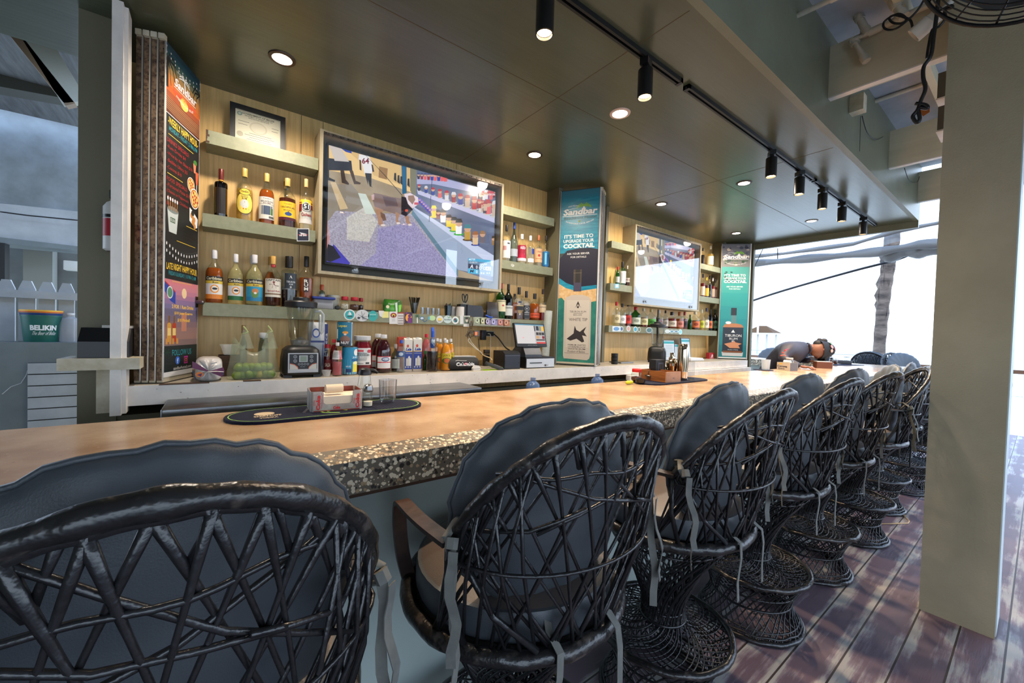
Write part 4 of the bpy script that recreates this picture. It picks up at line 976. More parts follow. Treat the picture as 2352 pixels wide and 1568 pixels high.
def bottle(x, y, z, h, r, style='std', glass='clear', liquid='water', level=.6, cap=(30, 30, 32), label=None, lz=(.14, .46), arts=(), txt=(), band=None, sq=None, lb='', cat='bottle', group=None, name='liquor_bottle', face=None, capr=None, lspan=1.25):
    """arts: (kind, u0, v0, u1, v1, rgb) drawn on the label; txt: (string, u0, v0, u1, v1, rgb)"""
    if face is None:
        d = V(-x*.55, -y, 0); face = math.atan2(d.y, d.x)
    t = thing(name, lb, cat, (x, y, z), face, group); pf = PROF[style]
    n = 24 if h > .2 else 16
    b = MB(); b.lathe([(max(.0005, a*r), q*h) for a, q in pf], GL[glass], n=n, sq=sq, cap=False); b.build('glass_body', t, smooth=60)
    if LQ[liquid]:
        lv = []
        for a, q in pf:
            if q > level: break
            lv.append((a, q))
        # interpolate to the level
        for (a0, q0), (a1, q1) in zip(pf, pf[1:]):
            if q0 <= level < q1: lv.append((a0+(a1-a0)*(level-q0)/(q1-q0), level))
        lv = [(max(.0004, a*r*.93), max(.006, q*h)) for a, q in lv]+[(.0004, level*h)]
        MB().lathe(lv, LQ[liquid], n=n, sq=sq, cap=False).build('liquid', t, smooth=60)
    cz = CAPZ[style]; cr = capr or max(pf[-1][0]*r*1.12, .0105)
    M = flat(*cap, .35); c = MB(); c.lathe([(cr*.98, cz*h), (cr, cz*h+.002), (cr, h-.002), (cr*.93, h), (.0005, h)], M, n=16, cap=False)
    c.build('cap', t, smooth=45)
    if band:
        MB().lathe([(cr*.94, band[0]*h), (cr*.94, band[1]*h)], flat(*band[2]), n=16, cap=False).build('neck_band', t, smooth=60)
    if label:
        v0, v1 = lz; R_ = r*1.012+.0006
        def fn(u, v, l):
            a = (u-.5)*2*lspan; q = 1.0
            # follow square bodies; labels face local +x and u runs left to right for the viewer
            if sq: q = 1/((abs(math.cos(a))**sq+abs(math.sin(a))**sq)**(1/sq))
            zz = v1*h+(v0-v1)*h*v
            k = 1.0; fz = zz/h
            for (a0, q0), (a1, q1) in zip(pf, pf[1:]):
                if q0 <= fz <= q1 and q1 > q0: k = a0+(a1-a0)*(fz-q0)/(q1-q0)
            return V((R_*k*q+l)*math.cos(a), (R_*k*q+l)*math.sin(a), zz)
        A = Art(fn, .00012)
        if label != 'none': A.rect(0, 0, 1, 1, flat(*label), 10)
        for it in arts:
            k, u0, q0, u1, q1, cc = it
            if k == 'r': A.rect(u0, q0, u1, q1, flat(*cc), max(1, int((u1-u0)*10)))
            elif k == 'o': A.oval((u0+u1)/2, (q0+q1)/2, (u1-u0)/2, (q1-q0)/2, flat(*cc), 14)
            else: A.poly([(u0, q1), ((u0+u1)/2, q0), (u1, q1)], flat(*cc))
        for s, u0, q0, u1, q1, cc in txt: A.text(s, u0, q0, u1, q1, flat(*cc), .02)
        A.build('label', t)
    return t

def sized(O, cx, top, base, wd, z, y):
    """world x, height and radius of an item seen in a zoomed crop O=(ox, oy, scale) standing at height z on plane y"""
    ox, oy, sc = O
    pb = at(ox+cx/sc, oy+base/sc, y=y); pt = at(ox+cx/sc, oy+top/sc, y=y); l = at(ox+(cx-wd/2)/sc, oy+base/sc, y=y); r = at(ox+(cx+wd/2)/sc, oy+base/sc, y=y)
    return pb.x, pt.z-z, (r.x-l.x)/2*math.cos(math.atan2(abs(pb.x)*.75, y))**.9
C3, C4, C6, C7, C8, K1 = (440, 200, 4.356), (440, 540, 4.356), (720, 620, 6.03), (980, 620, 6.031), (1140, 400, 3.41), (1380, 480, 3.921)
def bt(O, cx, top, base, wd, z, y=2.885, **k):
    x, h, r = sized(O, cx, top, base, wd, z, y); return bottle(x, y, z+.0005, h, r, **k)
BK, WH, CR = (28, 27, 30), (222, 220, 214), (214, 200, 160)
G2 = 'bottles on the shelf left of the television'
bt(C3, 292, 822, 1285, 138, Z2, style='squareshoulder', glass='brown', liquid='dark', level=.7, cap=(96, 26, 22), band=(.74, .80, (206, 150, 40)), label=(30, 22, 18), arts=[('r', 0, .0, .16, 1, (190, 150, 30)), ('r', .9, 0, 1, 1, (180, 130, 30)), ('r', .02, .5, .1, .9, (40, 90, 40))], lz=(.08, .6), lb='dark bottle with a dark red cap, leftmost on the middle left shelf', group=G2)
bt(C3, 527, 815, 1325, 172, Z2, glass='clear', liquid='gold', level=.60, cap=(190, 160, 84), label='none', lz=(.10, .60), lb='clear bottle of pale gold rum with an oval yellow label', group=G2,
   arts=[('o', .06, .14, .94, .96, (40, 36, 20)), ('o', .09, .165, .91, .94, (226, 200, 84)), ('o', .22, .0, .78, .26, (40, 36, 20)), ('o', .25, .02, .75, .24, (230, 200, 70)), ('o', .3, .42, .7, .74, (196, 196, 190)), ('r', .3, .74, .7, .79, (180, 60, 40)), ('t', .42, .48, .58, .7, (60, 60, 60))], txt=[('Travellers', .3, .07, .7, .17, (50, 30, 10)), ('GOLD', .34, .28, .66, .35, (40, 30, 20)), ('RUM', .38, .36, .6, .42, (40, 30, 20))])
bt(C3, 748, 865, 1362, 158, Z2, glass='clear', liquid='amber', level=.67, cap=(196, 168, 96), label=(206, 204, 196), lz=(.10, .52), lb='amber rum bottle with a white label showing a dark picture', group=G2,
   arts=[('r', .04, .32, .96, .335, (60, 60, 60)), ('r', .18, .40, .82, .80, (70, 84, 104)), ('t', .18, .55, .82, .80, (44, 50, 54)), ('r', .7, .5, .82, .8, (60, 110, 50)), ('r', .6, .86, .9, .96, (90, 90, 86))], txt=[('BELIZEAN', .18, .17, .82, .24, (60, 50, 44)), ('RUM', .32, .26, .68, .31, (90, 50, 40)), ('Travellers', .3, .05, .7, .1, (80, 80, 80))])
bt(C3, 935, 945, 1385, 60, Z2, y=2.935, style='tall', glass='clear', liquid='amber', level=.5, cap=(110, 90, 50), lb='thin necked bottle half hidden behind the yellow labelled brandy', group=G2)
bt(C3, 955, 915, 1395, 176, Z2, y=2.87, glass='clear', liquid='brown', level=.58, cap=(190, 164, 92), label=(226, 180, 40), lz=(.13, .5), lspan=1.15, lb='brown brandy bottle with a yellow label and a maroon stripe', group=G2,
   arts=[('r', 0, .84, 1, 1, (80, 20, 36)), ('o', .36, .56, .7, .76, (40, 70, 130)), ('t', .44, .5, .62, .66, (30, 60, 120))], txt=[('TROPICAL', .12, .26, .9, .36, (60, 40, 20)), ('BRANDY', .3, .44, .74, .5, (90, 60, 20)), ('Travellers', .3, .1, .7, .16, (110, 70, 20))])
bt(C3, 1140, 920, 1425, 138, Z2, y=2.86, glass='clear', liquid='water', level=.55, cap=(214, 176, 120), label=(206, 200, 196), lz=(.12, .58), lb='clear bottle with a yellow, red and white label numbered 51', group=G2, style='tall',
   arts=[('r', 0, 0, 1, .2, (236, 190, 40)), ('r', 0, .12, .22, .5, (120, 30, 36)), ('r', .78, .12, 1, .4, (120, 30, 36)), ('o', .24, .12, .76, .48, (236, 236, 230)), ('o', .27, .14, .73, .46, (26, 26, 34))], txt=[('51', .35, .2, .65, .39, (240, 240, 240)), ('Cachaca', .2, .56, .82, .7, (140, 30, 36))])
G3 = 'bottles on the sticker shelf left of the television'
def carib(top, base, cx, wd, lq, lab, lb, lower, y=2.875, extra=()):
    bt(C4, cx, top, base, wd, Z3, y=y, style='round', liquid=lq, level=.66 if lq == 'amber' else .8, cap=(214, 212, 214), label=lab, lz=(.08, .50), lb=lb, group=G3, lspan=1.1,
       arts=[('r', 0, 0, 1, .2, BK), ('r', 0, .2, 1, .33, (206, 176, 60)), ('r', 0, .8, 1, 1, lower)]+list(extra), txt=[('Caribbean', .08, .03, .92, .16, (214, 206, 170)), ('Rum', .42, .23, .7, .31, BK)])
bird = [('o', .3, .37, .74, .74, (226, 140, 20)), ('o', .36, .42, .68, .69, WH), ('o', .4, .5, .66, .6, BK), ('t', .5, .44, .72, .56, BK)]
carib(150, 660, 225, 184, 'amber', (214, 212, 208), 'dark rum bottle with a white cap, an orange ring and bird on its label', (206, 120, 30), extra=bird)
carib(190, 676, 438, 166, 'pale', (206, 206, 204), 'pale rum bottle whose label has a green stripe at the bottom', (26, 96, 50), extra=bird)
bt(C4, 604, 205, 680, 150, Z3, y=2.93, style='round', liquid='pale', level=.7, cap=(204, 204, 206), lb='white capped bottle hidden behind the blue labelled rum', group=G3)
carib(197, 690, 627, 180, 'pale', (36, 140, 176), 'pale rum bottle with a blue label and a green coconut', (30, 120, 160), y=2.86, extra=[('o', .32, .42, .7, .86, (90, 130, 60)), ('o', .36, .42, .7, .64, (190, 120, 60)), ('o', .46, .58, .6, .68, WH)])
bt(C4, 780, 218, 690, 130, Z3, y=2.93, style='tall', liquid='amber', level=.7, cap=(176, 132, 60), lb='copper capped bottle hidden behind the spiced rum', group=G3)
bt(C4, 812, 210, 697, 162, Z3, y=2.855, style='round', liquid='brown', level=.34, cap=(206, 160, 84), band=(.78, .83, (190, 40, 40)), label=(214, 206, 190), lz=(.18, .54), lb='spiced rum bottle with a gold cap and a white label showing a red figure', group=G3,
   arts=[('t', .42, .2, .64, .52, (130, 30, 40)), ('o', .46, .14, .58, .24, (120, 30, 36)), ('r', .3, .3, .45, .33, (90, 60, 50)), ('r', .58, .36, .78, .39, (90, 60, 50)), ('r', 0, .8, 1, .87, (120, 90, 60))], txt=[('CAPTAIN', .1, .03, .9, .13, (50, 40, 40)), ('Spiced Rum', .2, .62, .86, .74, (160, 40, 50))])
bt(C4, 955, 212, 690, 130, Z3, y=2.935, style='squareshoulder', liquid='water', level=.4, cap=BK, lb='black capped bottle standing behind the square shouldered rum', group=G3)
bt(C4, 978, 212, 700, 164, Z3, y=2.86, style='squareshoulder', liquid='dark', level=.34, cap=BK, label='none', lz=(.04, .68), lspan=1.0, lb='square shouldered bottle, half full of dark rum, with a tall black cap', group=G3,
   arts=[('r', .16, .04, .95, .5, (34, 42, 50)), ('t', .46, .1, .62, .2, WH), ('r', .2, .9, .85, .98, (200, 200, 200))], txt=[('TIBURON', .28, .27, .82, .33, (180, 184, 186)), ('RUM', .45, .35, .66, .4, (180, 184, 186)), ('8', .48, .43, .6, .49, (190, 190, 190))])
bt(C4, 1143, 212, 705, 150, Z3, y=2.875, style='taper', liquid='amber', level=.58, cap=BK, label='none', lz=(.30, .58), lb='tapered amber bottle with RUM lettered upright, right above the blender', group=G3, arts=[('r', .32, .05, .62, .98, (52, 30, 22))], txt=[('R', .36, .14, .58, .36, (230, 226, 214)), ('U', .36, .4, .58, .62, (230, 226, 214)), ('M', .36, .66, .58, .88, (230, 226, 214))])
# right bay, middle shelf
G4 = 'clear spirit bottles right of the big television'; ZM = 2.025
bt(C8, 75, 397, 672, 58, ZM, style='std', liquid='water', cap=BK, label=(226, 224, 222), lz=(.1, .56), lb='clear bottle with a black cap and a white label with a red block', group=G4, arts=[('r', .1, .3, .45, .55, (170, 30, 40)), ('r', .5, .1, .8, .2, (60, 60, 70))])
bt(C8, 133, 378, 685, 58, ZM, style='tall', glass='smoke', liquid='water', cap=(30, 70, 160), label=(160, 170, 180), lz=(.16, .34), lb='tallest clear bottle, frosted, with a blue cap', group=G4)
bt(C8, 196, 470, 695, 66, ZM, style='std', liquid='water', cap=(214, 214, 214), label=(170, 24, 60), lz=(.1, .62), lb='bottle with a crimson label reading RED', group=G4, arts=[('r', 0, .82, 1, 1, (210, 200, 210))], txt=[('RED', .3, .1, .75, .26, (240, 200, 210))])
bt(C8, 262, 482, 703, 62, ZM, style='std', liquid='water', cap=(206, 210, 214), label='none', lz=(.1, .6), lb='clear bottle with a small blue patch and white band', group=G4, arts=[('r', .55, .1, .85, .45, (40, 60, 140)), ('r', .2, .75, .8, 1, (214, 214, 216))])
bt(C8, 327, 478, 711, 54, ZM, style='std', liquid='water', cap=(190, 110, 70), label=(222, 170, 130), lz=(.14, .56), lb='slim bottle with a peach coloured label and a red dot', group=G4, arts=[('o', .35, .4, .6, .6, (170, 50, 40)), ('r', .1, .72, .9, .76, (180, 100, 60))], txt=[("Tito's", .2, .12, .8, .3, (90, 50, 30))])
bt(C8, 384, 480, 722, 48, ZM, style='tall', liquid='blue', cap=BK, level=.5, label=(30, 110, 170), lz=(.06, .5), lb='slim bottle with a bright blue label and a black cap', group=G4, arts=[('r', .3, .1, .5, .9, (120, 190, 210)), ('r', .6, .2, .75, .8, (20, 60, 120))])
# right bay, sticker shelf
G5 = 'whiskey bottles above the cash register'
bt(C7, 1020, 180, 655, 128, Z3, y=2.885, style='std', glass='green', liquid='green', level=.5, cap=(130, 30, 50), label=(214, 206, 170), lz=(.2, .52), lb='green whiskey bottle with a dark red cap and a cream label', group=G5, arts=[('o', .5, .4, .7, .55, (170, 60, 60))], txt=[('JAMESON', .12, .06, .9, .2, (40, 60, 40))])
bt(C7, 1122, 195, 668, 118, Z3, y=2.87, style='std', glass='dkgreen', liquid='dark', level=.6, cap=BK, label=(196, 200, 196), lz=(.10, .38), lb='dark green whiskey bottle with a black cap and a white label', group=G5, txt=[('Glenfiddich', .2, .12, .9, .3, (60, 60, 60))])
bt(C7, 1212, 330, 665, 85, Z3, y=2.92, style='squareshoulder', liquid='amber', level=.66, cap=BK, sq=5, lb='square amber bottle behind the one with a slanted label', group=G5)
bt(C7, 1270, 238, 680, 112, Z3, y=2.865, style='squareshoulder', liquid='brown', level=.2, cap=BK, sq=5, label='none', lspan=.8, lz=(.05, .62), lb='square whiskey bottle with a slanted black label and a walking figure', group=G5, arts=[('r', .1, .35, .95, .58, (28, 28, 32)), ('r', .1, .33, .95, .36, (206, 180, 110)), ('t', .42, .68, .62, .84, (206, 190, 150)), ('r', .3, .1, .7, .2, (40, 50, 80))])
bt(C7, 1372, 292, 676, 96, Z3, y=2.87, style='squareshoulder', liquid='brown', level=.3, cap=BK, sq=5, label=(36, 38, 42), lspan=.8, lz=(.06, .5), lb='square whiskey bottle with a black label and white scrollwork', group=G5, arts=[('o', .15, .06, .85, .42, (120, 122, 124)), ('o', .2, .1, .8, .38, (40, 40, 44)), ('r', .15, .55, .85, .6, (170, 170, 170)), ('r', .15, .7, .85, .74, (150, 150, 150))], txt=[('No.7', .35, .18, .65, .3, (220, 220, 220)), ('JACK', .3, .46, .7, .53, (220, 220, 220))])
bt(C7, 1488, 325, 692, 128, Z3, y=2.87, style='squat', liquid='amber', level=.62, cap=BK, label=(206, 84, 50), lz=(.10, .27), lspan=1.3, lb='round shouldered bourbon bottle with a slanted orange label', group=G5, txt=[('BOURBON', .2, .3, .8, .6, (90, 30, 20))])
bt(C7, 1597, 262, 700, 92, Z3, y=2.87, style='std', liquid='red', level=.3, cap=(40, 26, 28), label=(206, 184, 150), lz=(.26, .5), lb='whiskey bottle with a cream label, rightmost above the cash register', group=G5, txt=[('GLENLIVET', .1, .2, .9, .4, (70, 50, 60))])
# far bay
G6 = 'gin bottles left of the far television'
bt(K1, 148, 520, 672, 32, 1.965, glass='green', liquid='green', level=.4, cap=(190, 30, 40), label=(206, 210, 206), lb='green bottle with a red cap, left of the two gin bottles by the far television', group=G6)
bt(K1, 190, 475, 678, 54, 1.965, glass='mint', liquid='water', cap=BK, style='squareshoulder', label=(224, 226, 222), lz=(.1, .6), lb='pale green square shouldered bottle with a tall white label and black cap', group=G6, arts=[('r', .2, .15, .35, .85, (60, 80, 120))])
bt(K1, 238, 510, 686, 50, 1.965, liquid='brown', level=.3, cap=(214, 214, 214), style='std', label=(196, 190, 186), lz=(.2, .4), lb='small bottle with a white stopper beside the pale green gin', group=G6, txt=[('PINK', .2, .2, .8, .7, (110, 70, 70))])
G7 = 'bottles on the long shelf under the far television'
LOW = [(135, 835, 1040, 60, 'std', 'clear', 'pale', .4, (186, 30, 44), (214, 200, 160), 'cream labelled bottle with a bright red cap, leftmost under the far television'),
 (188, 850, 1045, 58, 'std', 'clear', 'water', .5, BK, (226, 228, 230), 'clear bottle with a white label and black cap, second on the far long shelf'),
 (240, 842, 1050, 54, 'std', 'clear', 'red', .5, BK, (196, 50, 40), 'red labelled bottle with a black cap, third on the far long shelf'),
 (308, 880, 1053, 78, 'std', 'green', 'deepblue', .35, (176, 26, 40), (196, 206, 190), 'bright green bottle with a red cap on the far long shelf'),
 (380, 893, 1056, 68, 'round', 'clear', 'red', .5, (206, 200, 170), (214, 204, 160), 'cork topped bottle of red liquor with a cream oval label'),
 (450, 900, 1059, 72, 'round', 'clear', 'red', .35, (206, 190, 130), (90, 160, 70), 'cork topped bottle with a green oval label above the far blender'),
 (520, 912, 1062, 64, 'round', 'clear', 'red', .5, (200, 196, 180), None, 'cork topped bottle behind the lid of the far blender'),
 (578, 912, 1065, 44, 'std', 'clear', 'brown', .5, BK, (190, 186, 176), 'thin bottle just right of the far blender lid'),
 (635, 925, 1070, 70, 'squat', 'clear', 'red', .6, BK, (206, 196, 180), 'squat square bottle of dark red liquor with a wide black cap'),
 (705, 925, 1075, 62, 'squareshoulder', 'clear', 'amber', .6, (190, 110, 60), (206, 130, 110), 'orange brown bottle with a copper cap on the far long shelf'),
 (750, 925, 1078, 48, 'taper', 'clear', 'red', .6, (150, 40, 40), (60, 30, 40), 'dark red tapered bottle beside the copper capped one'),
 (800, 950, 1081, 34, 'tall', 'green', 'green', .4, (60, 110, 60), None, 'thin green bottle half hidden on the far long shelf'),
 (845, 920, 1083, 68, 'round', 'clear', 'brown', .5, (196, 190, 170), (206, 110, 60), 'round bottle with an orange label on the far long shelf'),
 (903, 905, 1087, 44, 'std', 'clear', 'gold', .5, (190, 196, 180), (196, 196, 60), 'slim bottle with a yellow green label on the far long shelf'),
 (945, 890, 1090, 42, 'std', 'clear', 'pale', .5, (50, 50, 90), (222, 220, 206), 'slim bottle with a cream label and dark blue neck on the far long shelf'),
 (980, 905, 1093, 36, 'std', 'brown', 'brown', .5, BK, (206, 110, 60), 'slim dark bottle with an orange label on the far long shelf'),
 (1022, 905, 1097, 48, 'std', 'dkgreen', 'dark', .6, (30, 60, 36), (46, 80, 60), 'dark green bottle at the right end of the far long shelf')]
for cx, tp, bs, wd, stl, gl_, lq, lev, cp, lab, lb in LOW:
    bt(K1, cx, tp, bs, wd, 1.510, style=stl, glass=gl_, liquid=lq, level=lev, cap=cp, label=lab, lz=(.12, .46), lb=lb, group=G7, arts=[('o', .3, .25, .7, .7, tuple(max(0, c-60) for c in lab))] if lab else ())
for cx, tp, bs, wd, lq, cp, lab, lb in ((915, 350, 492, 26, 'dark', BK, None, 'dark bottle at the left end of the upper shelf right of the far television'), (982, 330, 503, 48, 'gold', (206, 196, 170), (214, 206, 180), 'gold liquor bottle with a white label on the upper shelf beside the far poster')):
    bt(K1, cx, tp, bs, wd, 2.412, liquid=lq, cap=cp, label=lab, lz=(.1, .5), lb=lb, group='bottles right of the far television', arts=[('t', .35, .3, .65, .7, (60, 50, 40))] if lab else ())
for cx, tp, bs, wd, lq, cp, lab, lb in ((914, 583, 780, 34, 'red', (40, 30, 50), (206, 200, 190), 'tall red bottle, leftmost on the middle shelf right of the far television'), (947, 612, 785, 38, 'brown', (226, 180, 60), (222, 170, 50), 'bottle with a golden yellow label right of the far television'),
        (975, 597, 790, 34, 'dark', BK, None, 'plain dark bottle beside the golden labelled one, right of the far television'), (1003, 618, 795, 34, 'red', (206, 200, 200), (170, 150, 130), 'white capped dark bottle on the middle shelf right of the far television'), (1027, 632, 800, 32, 'brown', BK, (90, 70, 60), 'shortest dark bottle at the right end of the middle shelf beside the far poster')):
    bt(K1, cx, tp, bs, wd, 1.972, liquid=lq, cap=cp, label=lab, lz=(.08, .46), lb=lb, group='bottles right of the far television')
# ================================================================ things on the back ledge and sticker shelf
ZK = 1.1075
def wx(O, cx, cy, y): return at(O[0]+cx/O[2], O[1]+cy/O[2], y=y)
def obj1(mb, name, label, cat, group=None, smooth=40, loc=None, rot=None):
    return tag(mb.build(name, smooth=smooth, loc=loc, rot=rot), label, cat, group)

# ---- blenders
def blender(c, rz, label, tamper=False):
    t = thing('blender', label, 'blender', c, rz, 'countertop blenders')
    b = MB(); W, D, H = .205, .20, .165
    sec = []
    for z, s in ((0, .90), (.006, .97), (.02, 1), (.10, .97), (.145, .90), (.163, .72), (.168, .60)):
        ring = []
        for k in range(28):
            a = 2*PI*k/28; q = (abs(math.cos(a))**6+abs(math.sin(a))**6)**(-1/6); ring.append(V(W/2*s*q*math.cos(a), D/2*s*q*math.sin(a), z+.012))
        sec.append(ring)
    b.loft(sec, M_blackp, caps=True)
    for sx in (-1, 1):
        for sy in (-1, 1): b.box(sx*.075-.02, sx*.075+.02, sy*.07-.02, sy*.07+.02, 0, .016, M_blackp)
    b.build('motor_base', t, smooth=50)
    A = Art(plane_fn((-.078, -D/2-.0015, .142), (.156, 0, 0), (0, -.004, -.112), (0, -1, 0)), .0005)
    SV, BK2 = flat(176, 178, 182, .25), flat(20, 22, 26)
    A.rect(0, 0, 1, 1, SV); A.rect(.045, .05, .955, .93, BK2); A.rect(.05, .82, .95, .93, SV)
    for s in (0, 1):
        f = lambda u: u if not s else 1-u
        A.poly([(f(.06), .55), (f(.2), .6), (f(.3), .72), (f(.32), .82), (f(.06), .82)], flat(190, 188, 178)); A.line([(f(.06), .53), (f(.2), .58), (f(.3), .69), (f(.33), .8)], .02, flat(220, 96, 40))
    A.rect(.36, .12, .64, .46, SV); A.rect(.39, .15, .61, .43, flat(120, 136, 124))
    for u, v in ((.23, .19), (.23, .4), (.77, .19), (.77, .4)): A.oval(u, v, .055, .08, SV, 12); A.oval(u, v, .042, .06, BK2, 12); A.poly([(u-.02, v+.02), (u, v-.03), (u+.02, v+.02)], SV)
    for k in range(4): A.oval(.36+k*.095, .57, .036, .05, SV, 10); A.oval(.36+k*.095, .57, .026, .036, BK2, 10)
    A.text('blender', .4, .68, .56, .72, SV)
    A.build('control_panel', t)
    j = MB(); j.lathe([(.052, .182), (.056, .21), (.055, .225), (.060, .23), (.076, .40), (.078, .415)], glassy('jug_plastic', (.80, .82, .80), .10, .12), n=24, cap=False)
    j.lathe([(.050, .182), (.054, .212), (.03, .214), (.001, .235)], film('jug_foot', c8(150, 152, 150), .5, .2), n=20, cap=False)
    j.build('jug', t, smooth=60)
    hd = MB(); hd.tube([(.070, 0, .385), (.105, -.002, .392), (.122, -.003, .37), (.120, -.003, .27), (.112, -.003, .255), (.104, -.002, .27), (.104, -.002, .37)], .0085, film('jug_handle', c8(190, 196, 196), .55, .2), 8)
    hd.build('handle', t, smooth=180)
    l = MB(); l.lathe([(.080, .405), (.086, .408), (.088, .435), (.082, .442), (.045, .446), (.044, .448), (.044, .462), (.040, .466), (.0005, .466)], M_blackp, n=28, cap=False)
    if tamper: l.lathe([(.014, .466), (.014, .50), (.022, .505), (.011, .53), (.010, .60), (.007, .61), (.0005, .61)], M_blackp, n=14, cap=False).lathe([(.0005, .20), (.013, .20), (.013, .45)], M_blackp, n=12, cap=False)
    l.build('lid', t, smooth=40)
    return t
p = wx(C4, 1115, 1440, 2.545); blender((p.x, 2.645, ZK), .0, 'black blender with a clear jug on the ledge, in front of the sticker shelf')
p = wx(K1, 515, 1375, 2.66); blender((p.x, 2.68, ZK), .55, 'far blender with a tamper in its lid, under the second television', True)

# ---- bread bag
p0 = wx(C4, 40, 1420, 2.56); p1 = wx(C4, 300, 1420, 2.56); w_ = p1.x-p0.x
t = thing('bread_bag', 'loaf in a white bag with purple pattern and orange logo, left end of the ledge', 'bread', ((p0.x+p1.x)/2, 2.60, ZK))
M_bagw = mat('white_bag_plastic', c8(212, 208, 204), .28, col2=c8(190, 184, 180), scale=18, bump=.35, bscale=18); M_purp = mat('purple_print', c8(96, 24, 70), .3, bump=.3, bscale=20)
b = MB(); rings = []
for i, (yy, s) in enumerate(((-.075, .02), (-.078, .3), (-.07, .72), (-.055, .95), (-.02, 1.0), (.05, 1.02), (.12, .97), (.15, .8), (.155, .02))):
    ring = []
    for k in range(28):
        a = 2*PI*k/28; q = (abs(math.cos(a))**4+abs(math.sin(a))**4)**(-1/4); pk = 1+.03*math.sin(a*9+i) if i < 3 else 1+.012*math.sin(a*7+i*2)
        ring.append(V(w_*.53*s*q*pk*math.cos(a), yy+(.012*math.sin(a*9) if i < 3 else 0), .060+.0595*s*q*pk*math.sin(a)))
    rings.append(ring)
b.loft(rings, M_bagw, caps=True); b.build('bag', t, smooth=180)
A = Art(plane_fn((-.065, -.088, .112), (.13, 0, 0), (0, 0, -.105), (0, -1, 0)), .0008)
P_ = flat(100, 26, 74, .3)
A.poly([(0, .05), (.1, .12), (.46, .48), (.5, .56), (.36, .52), (.0, .38)], P_); A.poly([(.5, .55), (.95, .36), (1.0, .56), (.92, .84), (.62, .64)], P_); A.line([(.02, .5), (.08, .8), (.12, .95)], .05, flat(40, 40, 60))
A.oval(.22, .68, .12, .12, flat(222, 120, 40)); A.poly([(.14, .7), (.3, .62), (.27, .78)], flat(90, 40, 90)); A.line([(.9, .5), (.97, .75)], .04, flat(60, 50, 90)); A.line([(.55, .2), (.75, .12)], .03, flat(120, 120, 130))
A.build('printed_pattern', t)
MB().tube([(-.004, -.09, .052), (.03, -.092, .054), (.06, -.09, .05)], .005, flat(226, 222, 220), 6, flat=(1.6, .4)).build('tie', t)

# ---- bag of limes
p0 = wx(C4, 360, 1430, 2.56); p1 = wx(C4, 880, 1430, 2.56); w_ = (p1.x-p0.x); cx = (p0.x+p1.x)/2
rl = random.Random(4); M_lime = mat('lime_skin', c8(120, 140, 30), .4, col2=c8(80, 112, 30), scale=8, bump=.1, bscale=90); M_lime2 = mat('yellow_lime_skin', c8(176, 160, 50), .4, col2=c8(140, 140, 40), scale=8)
limes = []
for row, n_, z, sp_ in ((0, 7, .026, .96), (1, 6, .062, .9)):
    for d in range(2):
        for k in range(n_): limes.append((cx+(-.5+(k+.5+.2*d)/n_)*w_*.78*sp_, 2.58+d*.055+rl.uniform(-.008, .008), ZK+z+rl.uniform(-.002, .003)))
fl = None; words = ['left', 'middle', 'right']
for i, (x, y, z) in enumerate(limes):
    b = MB().ball((0, 0, 0), .0235, M_lime2 if i % 9 == 4 else M_lime, n=12, sc=(1.12, 1, .98))
    o = b.build('lime', smooth=180, loc=(x, y, z), rot=(rl.random(), rl.random(), rl.random()*3)); tag(o, 'green lime in the pile inside the thin plastic bag beside the blender', 'lime', 'limes in the plastic bag')
M_film = film('thin_bag_film', c8(206, 208, 190), .2, .22, (.93, .96, .84))
t = thing('plastic_bag', 'thin translucent carrier bag of limes with knotted handles, beside the blender', 'bag', (cx, 2.61, ZK))
b = MB(); rings = []; NB = 40
prof_ = [(.002, .46, .07), (.01, .50, .075), (.045, .50, .078), (.085, .46, .072), (.12, .43, .06), (.15, .42, .045), (.175, .40, .035), (.19, .37, .025)]
for i, (z, sx_, sy_) in enumerate(prof_):
    ring = []
    for k in range(NB):
        a = 2*PI*k/NB; f_ = 1+.035*math.sin(a*8+i*.5)+.025*math.sin(a*13+i)
        dz = 0
        if i >= 4: dz = (i-3)*.009*(math.cos(2*a)*1.2-.1)   # handles rise at both sides, middle sags
        ring.append(V(sx_*w_*f_*math.cos(a), sy_*f_*math.sin(a), z+dz))
    rings.append(ring)
b.loft(rings, M_film)
for sg, hx, hz in ((-1, -.17, .265), (1, .31, .27)):
    hs = []
    for j in range(6):
        q = j/5; hs.append([V((hx*w_*1.0)+(.12*w_*(1-q)+.012)*math.cos(2*PI*k/12), (.03*(1-q)+.005)*math.sin(2*PI*k/12), .165+(hz-.165)*q) for k in range(12)])
    b.loft(hs, M_film)
b.build('bag_film', t, smooth=180)
for hx, hz in ((-.17, .255), (.31, .262)):
    MB().tube([(hx*w_-.012, 0, hz-.01), (hx*w_+.012, -.006, hz), (hx*w_, .004, hz+.018), (hx*w_-.010, 0, hz+.03)], .005, film('knot_film', c8(206, 214, 150), .6, .3, (.9, .95, .7)), 6).build('handle', t, smooth=180)
bt(C4, 515, 900, 1380, 80, ZK, y=2.74, style='std', glass='smoke', liquid='water', level=.5, cap=(120, 96, 60), lb='bottle with a brown cap standing behind the bag of limes', name='bottle')
bt(C4, 716, 975, 1370, 110, ZK, y=2.75, style='jar', glass='smoke', liquid='none', cap=(196, 196, 196), lb='jar with a grey lid standing behind the bag of limes', cat='jar', name='jar')
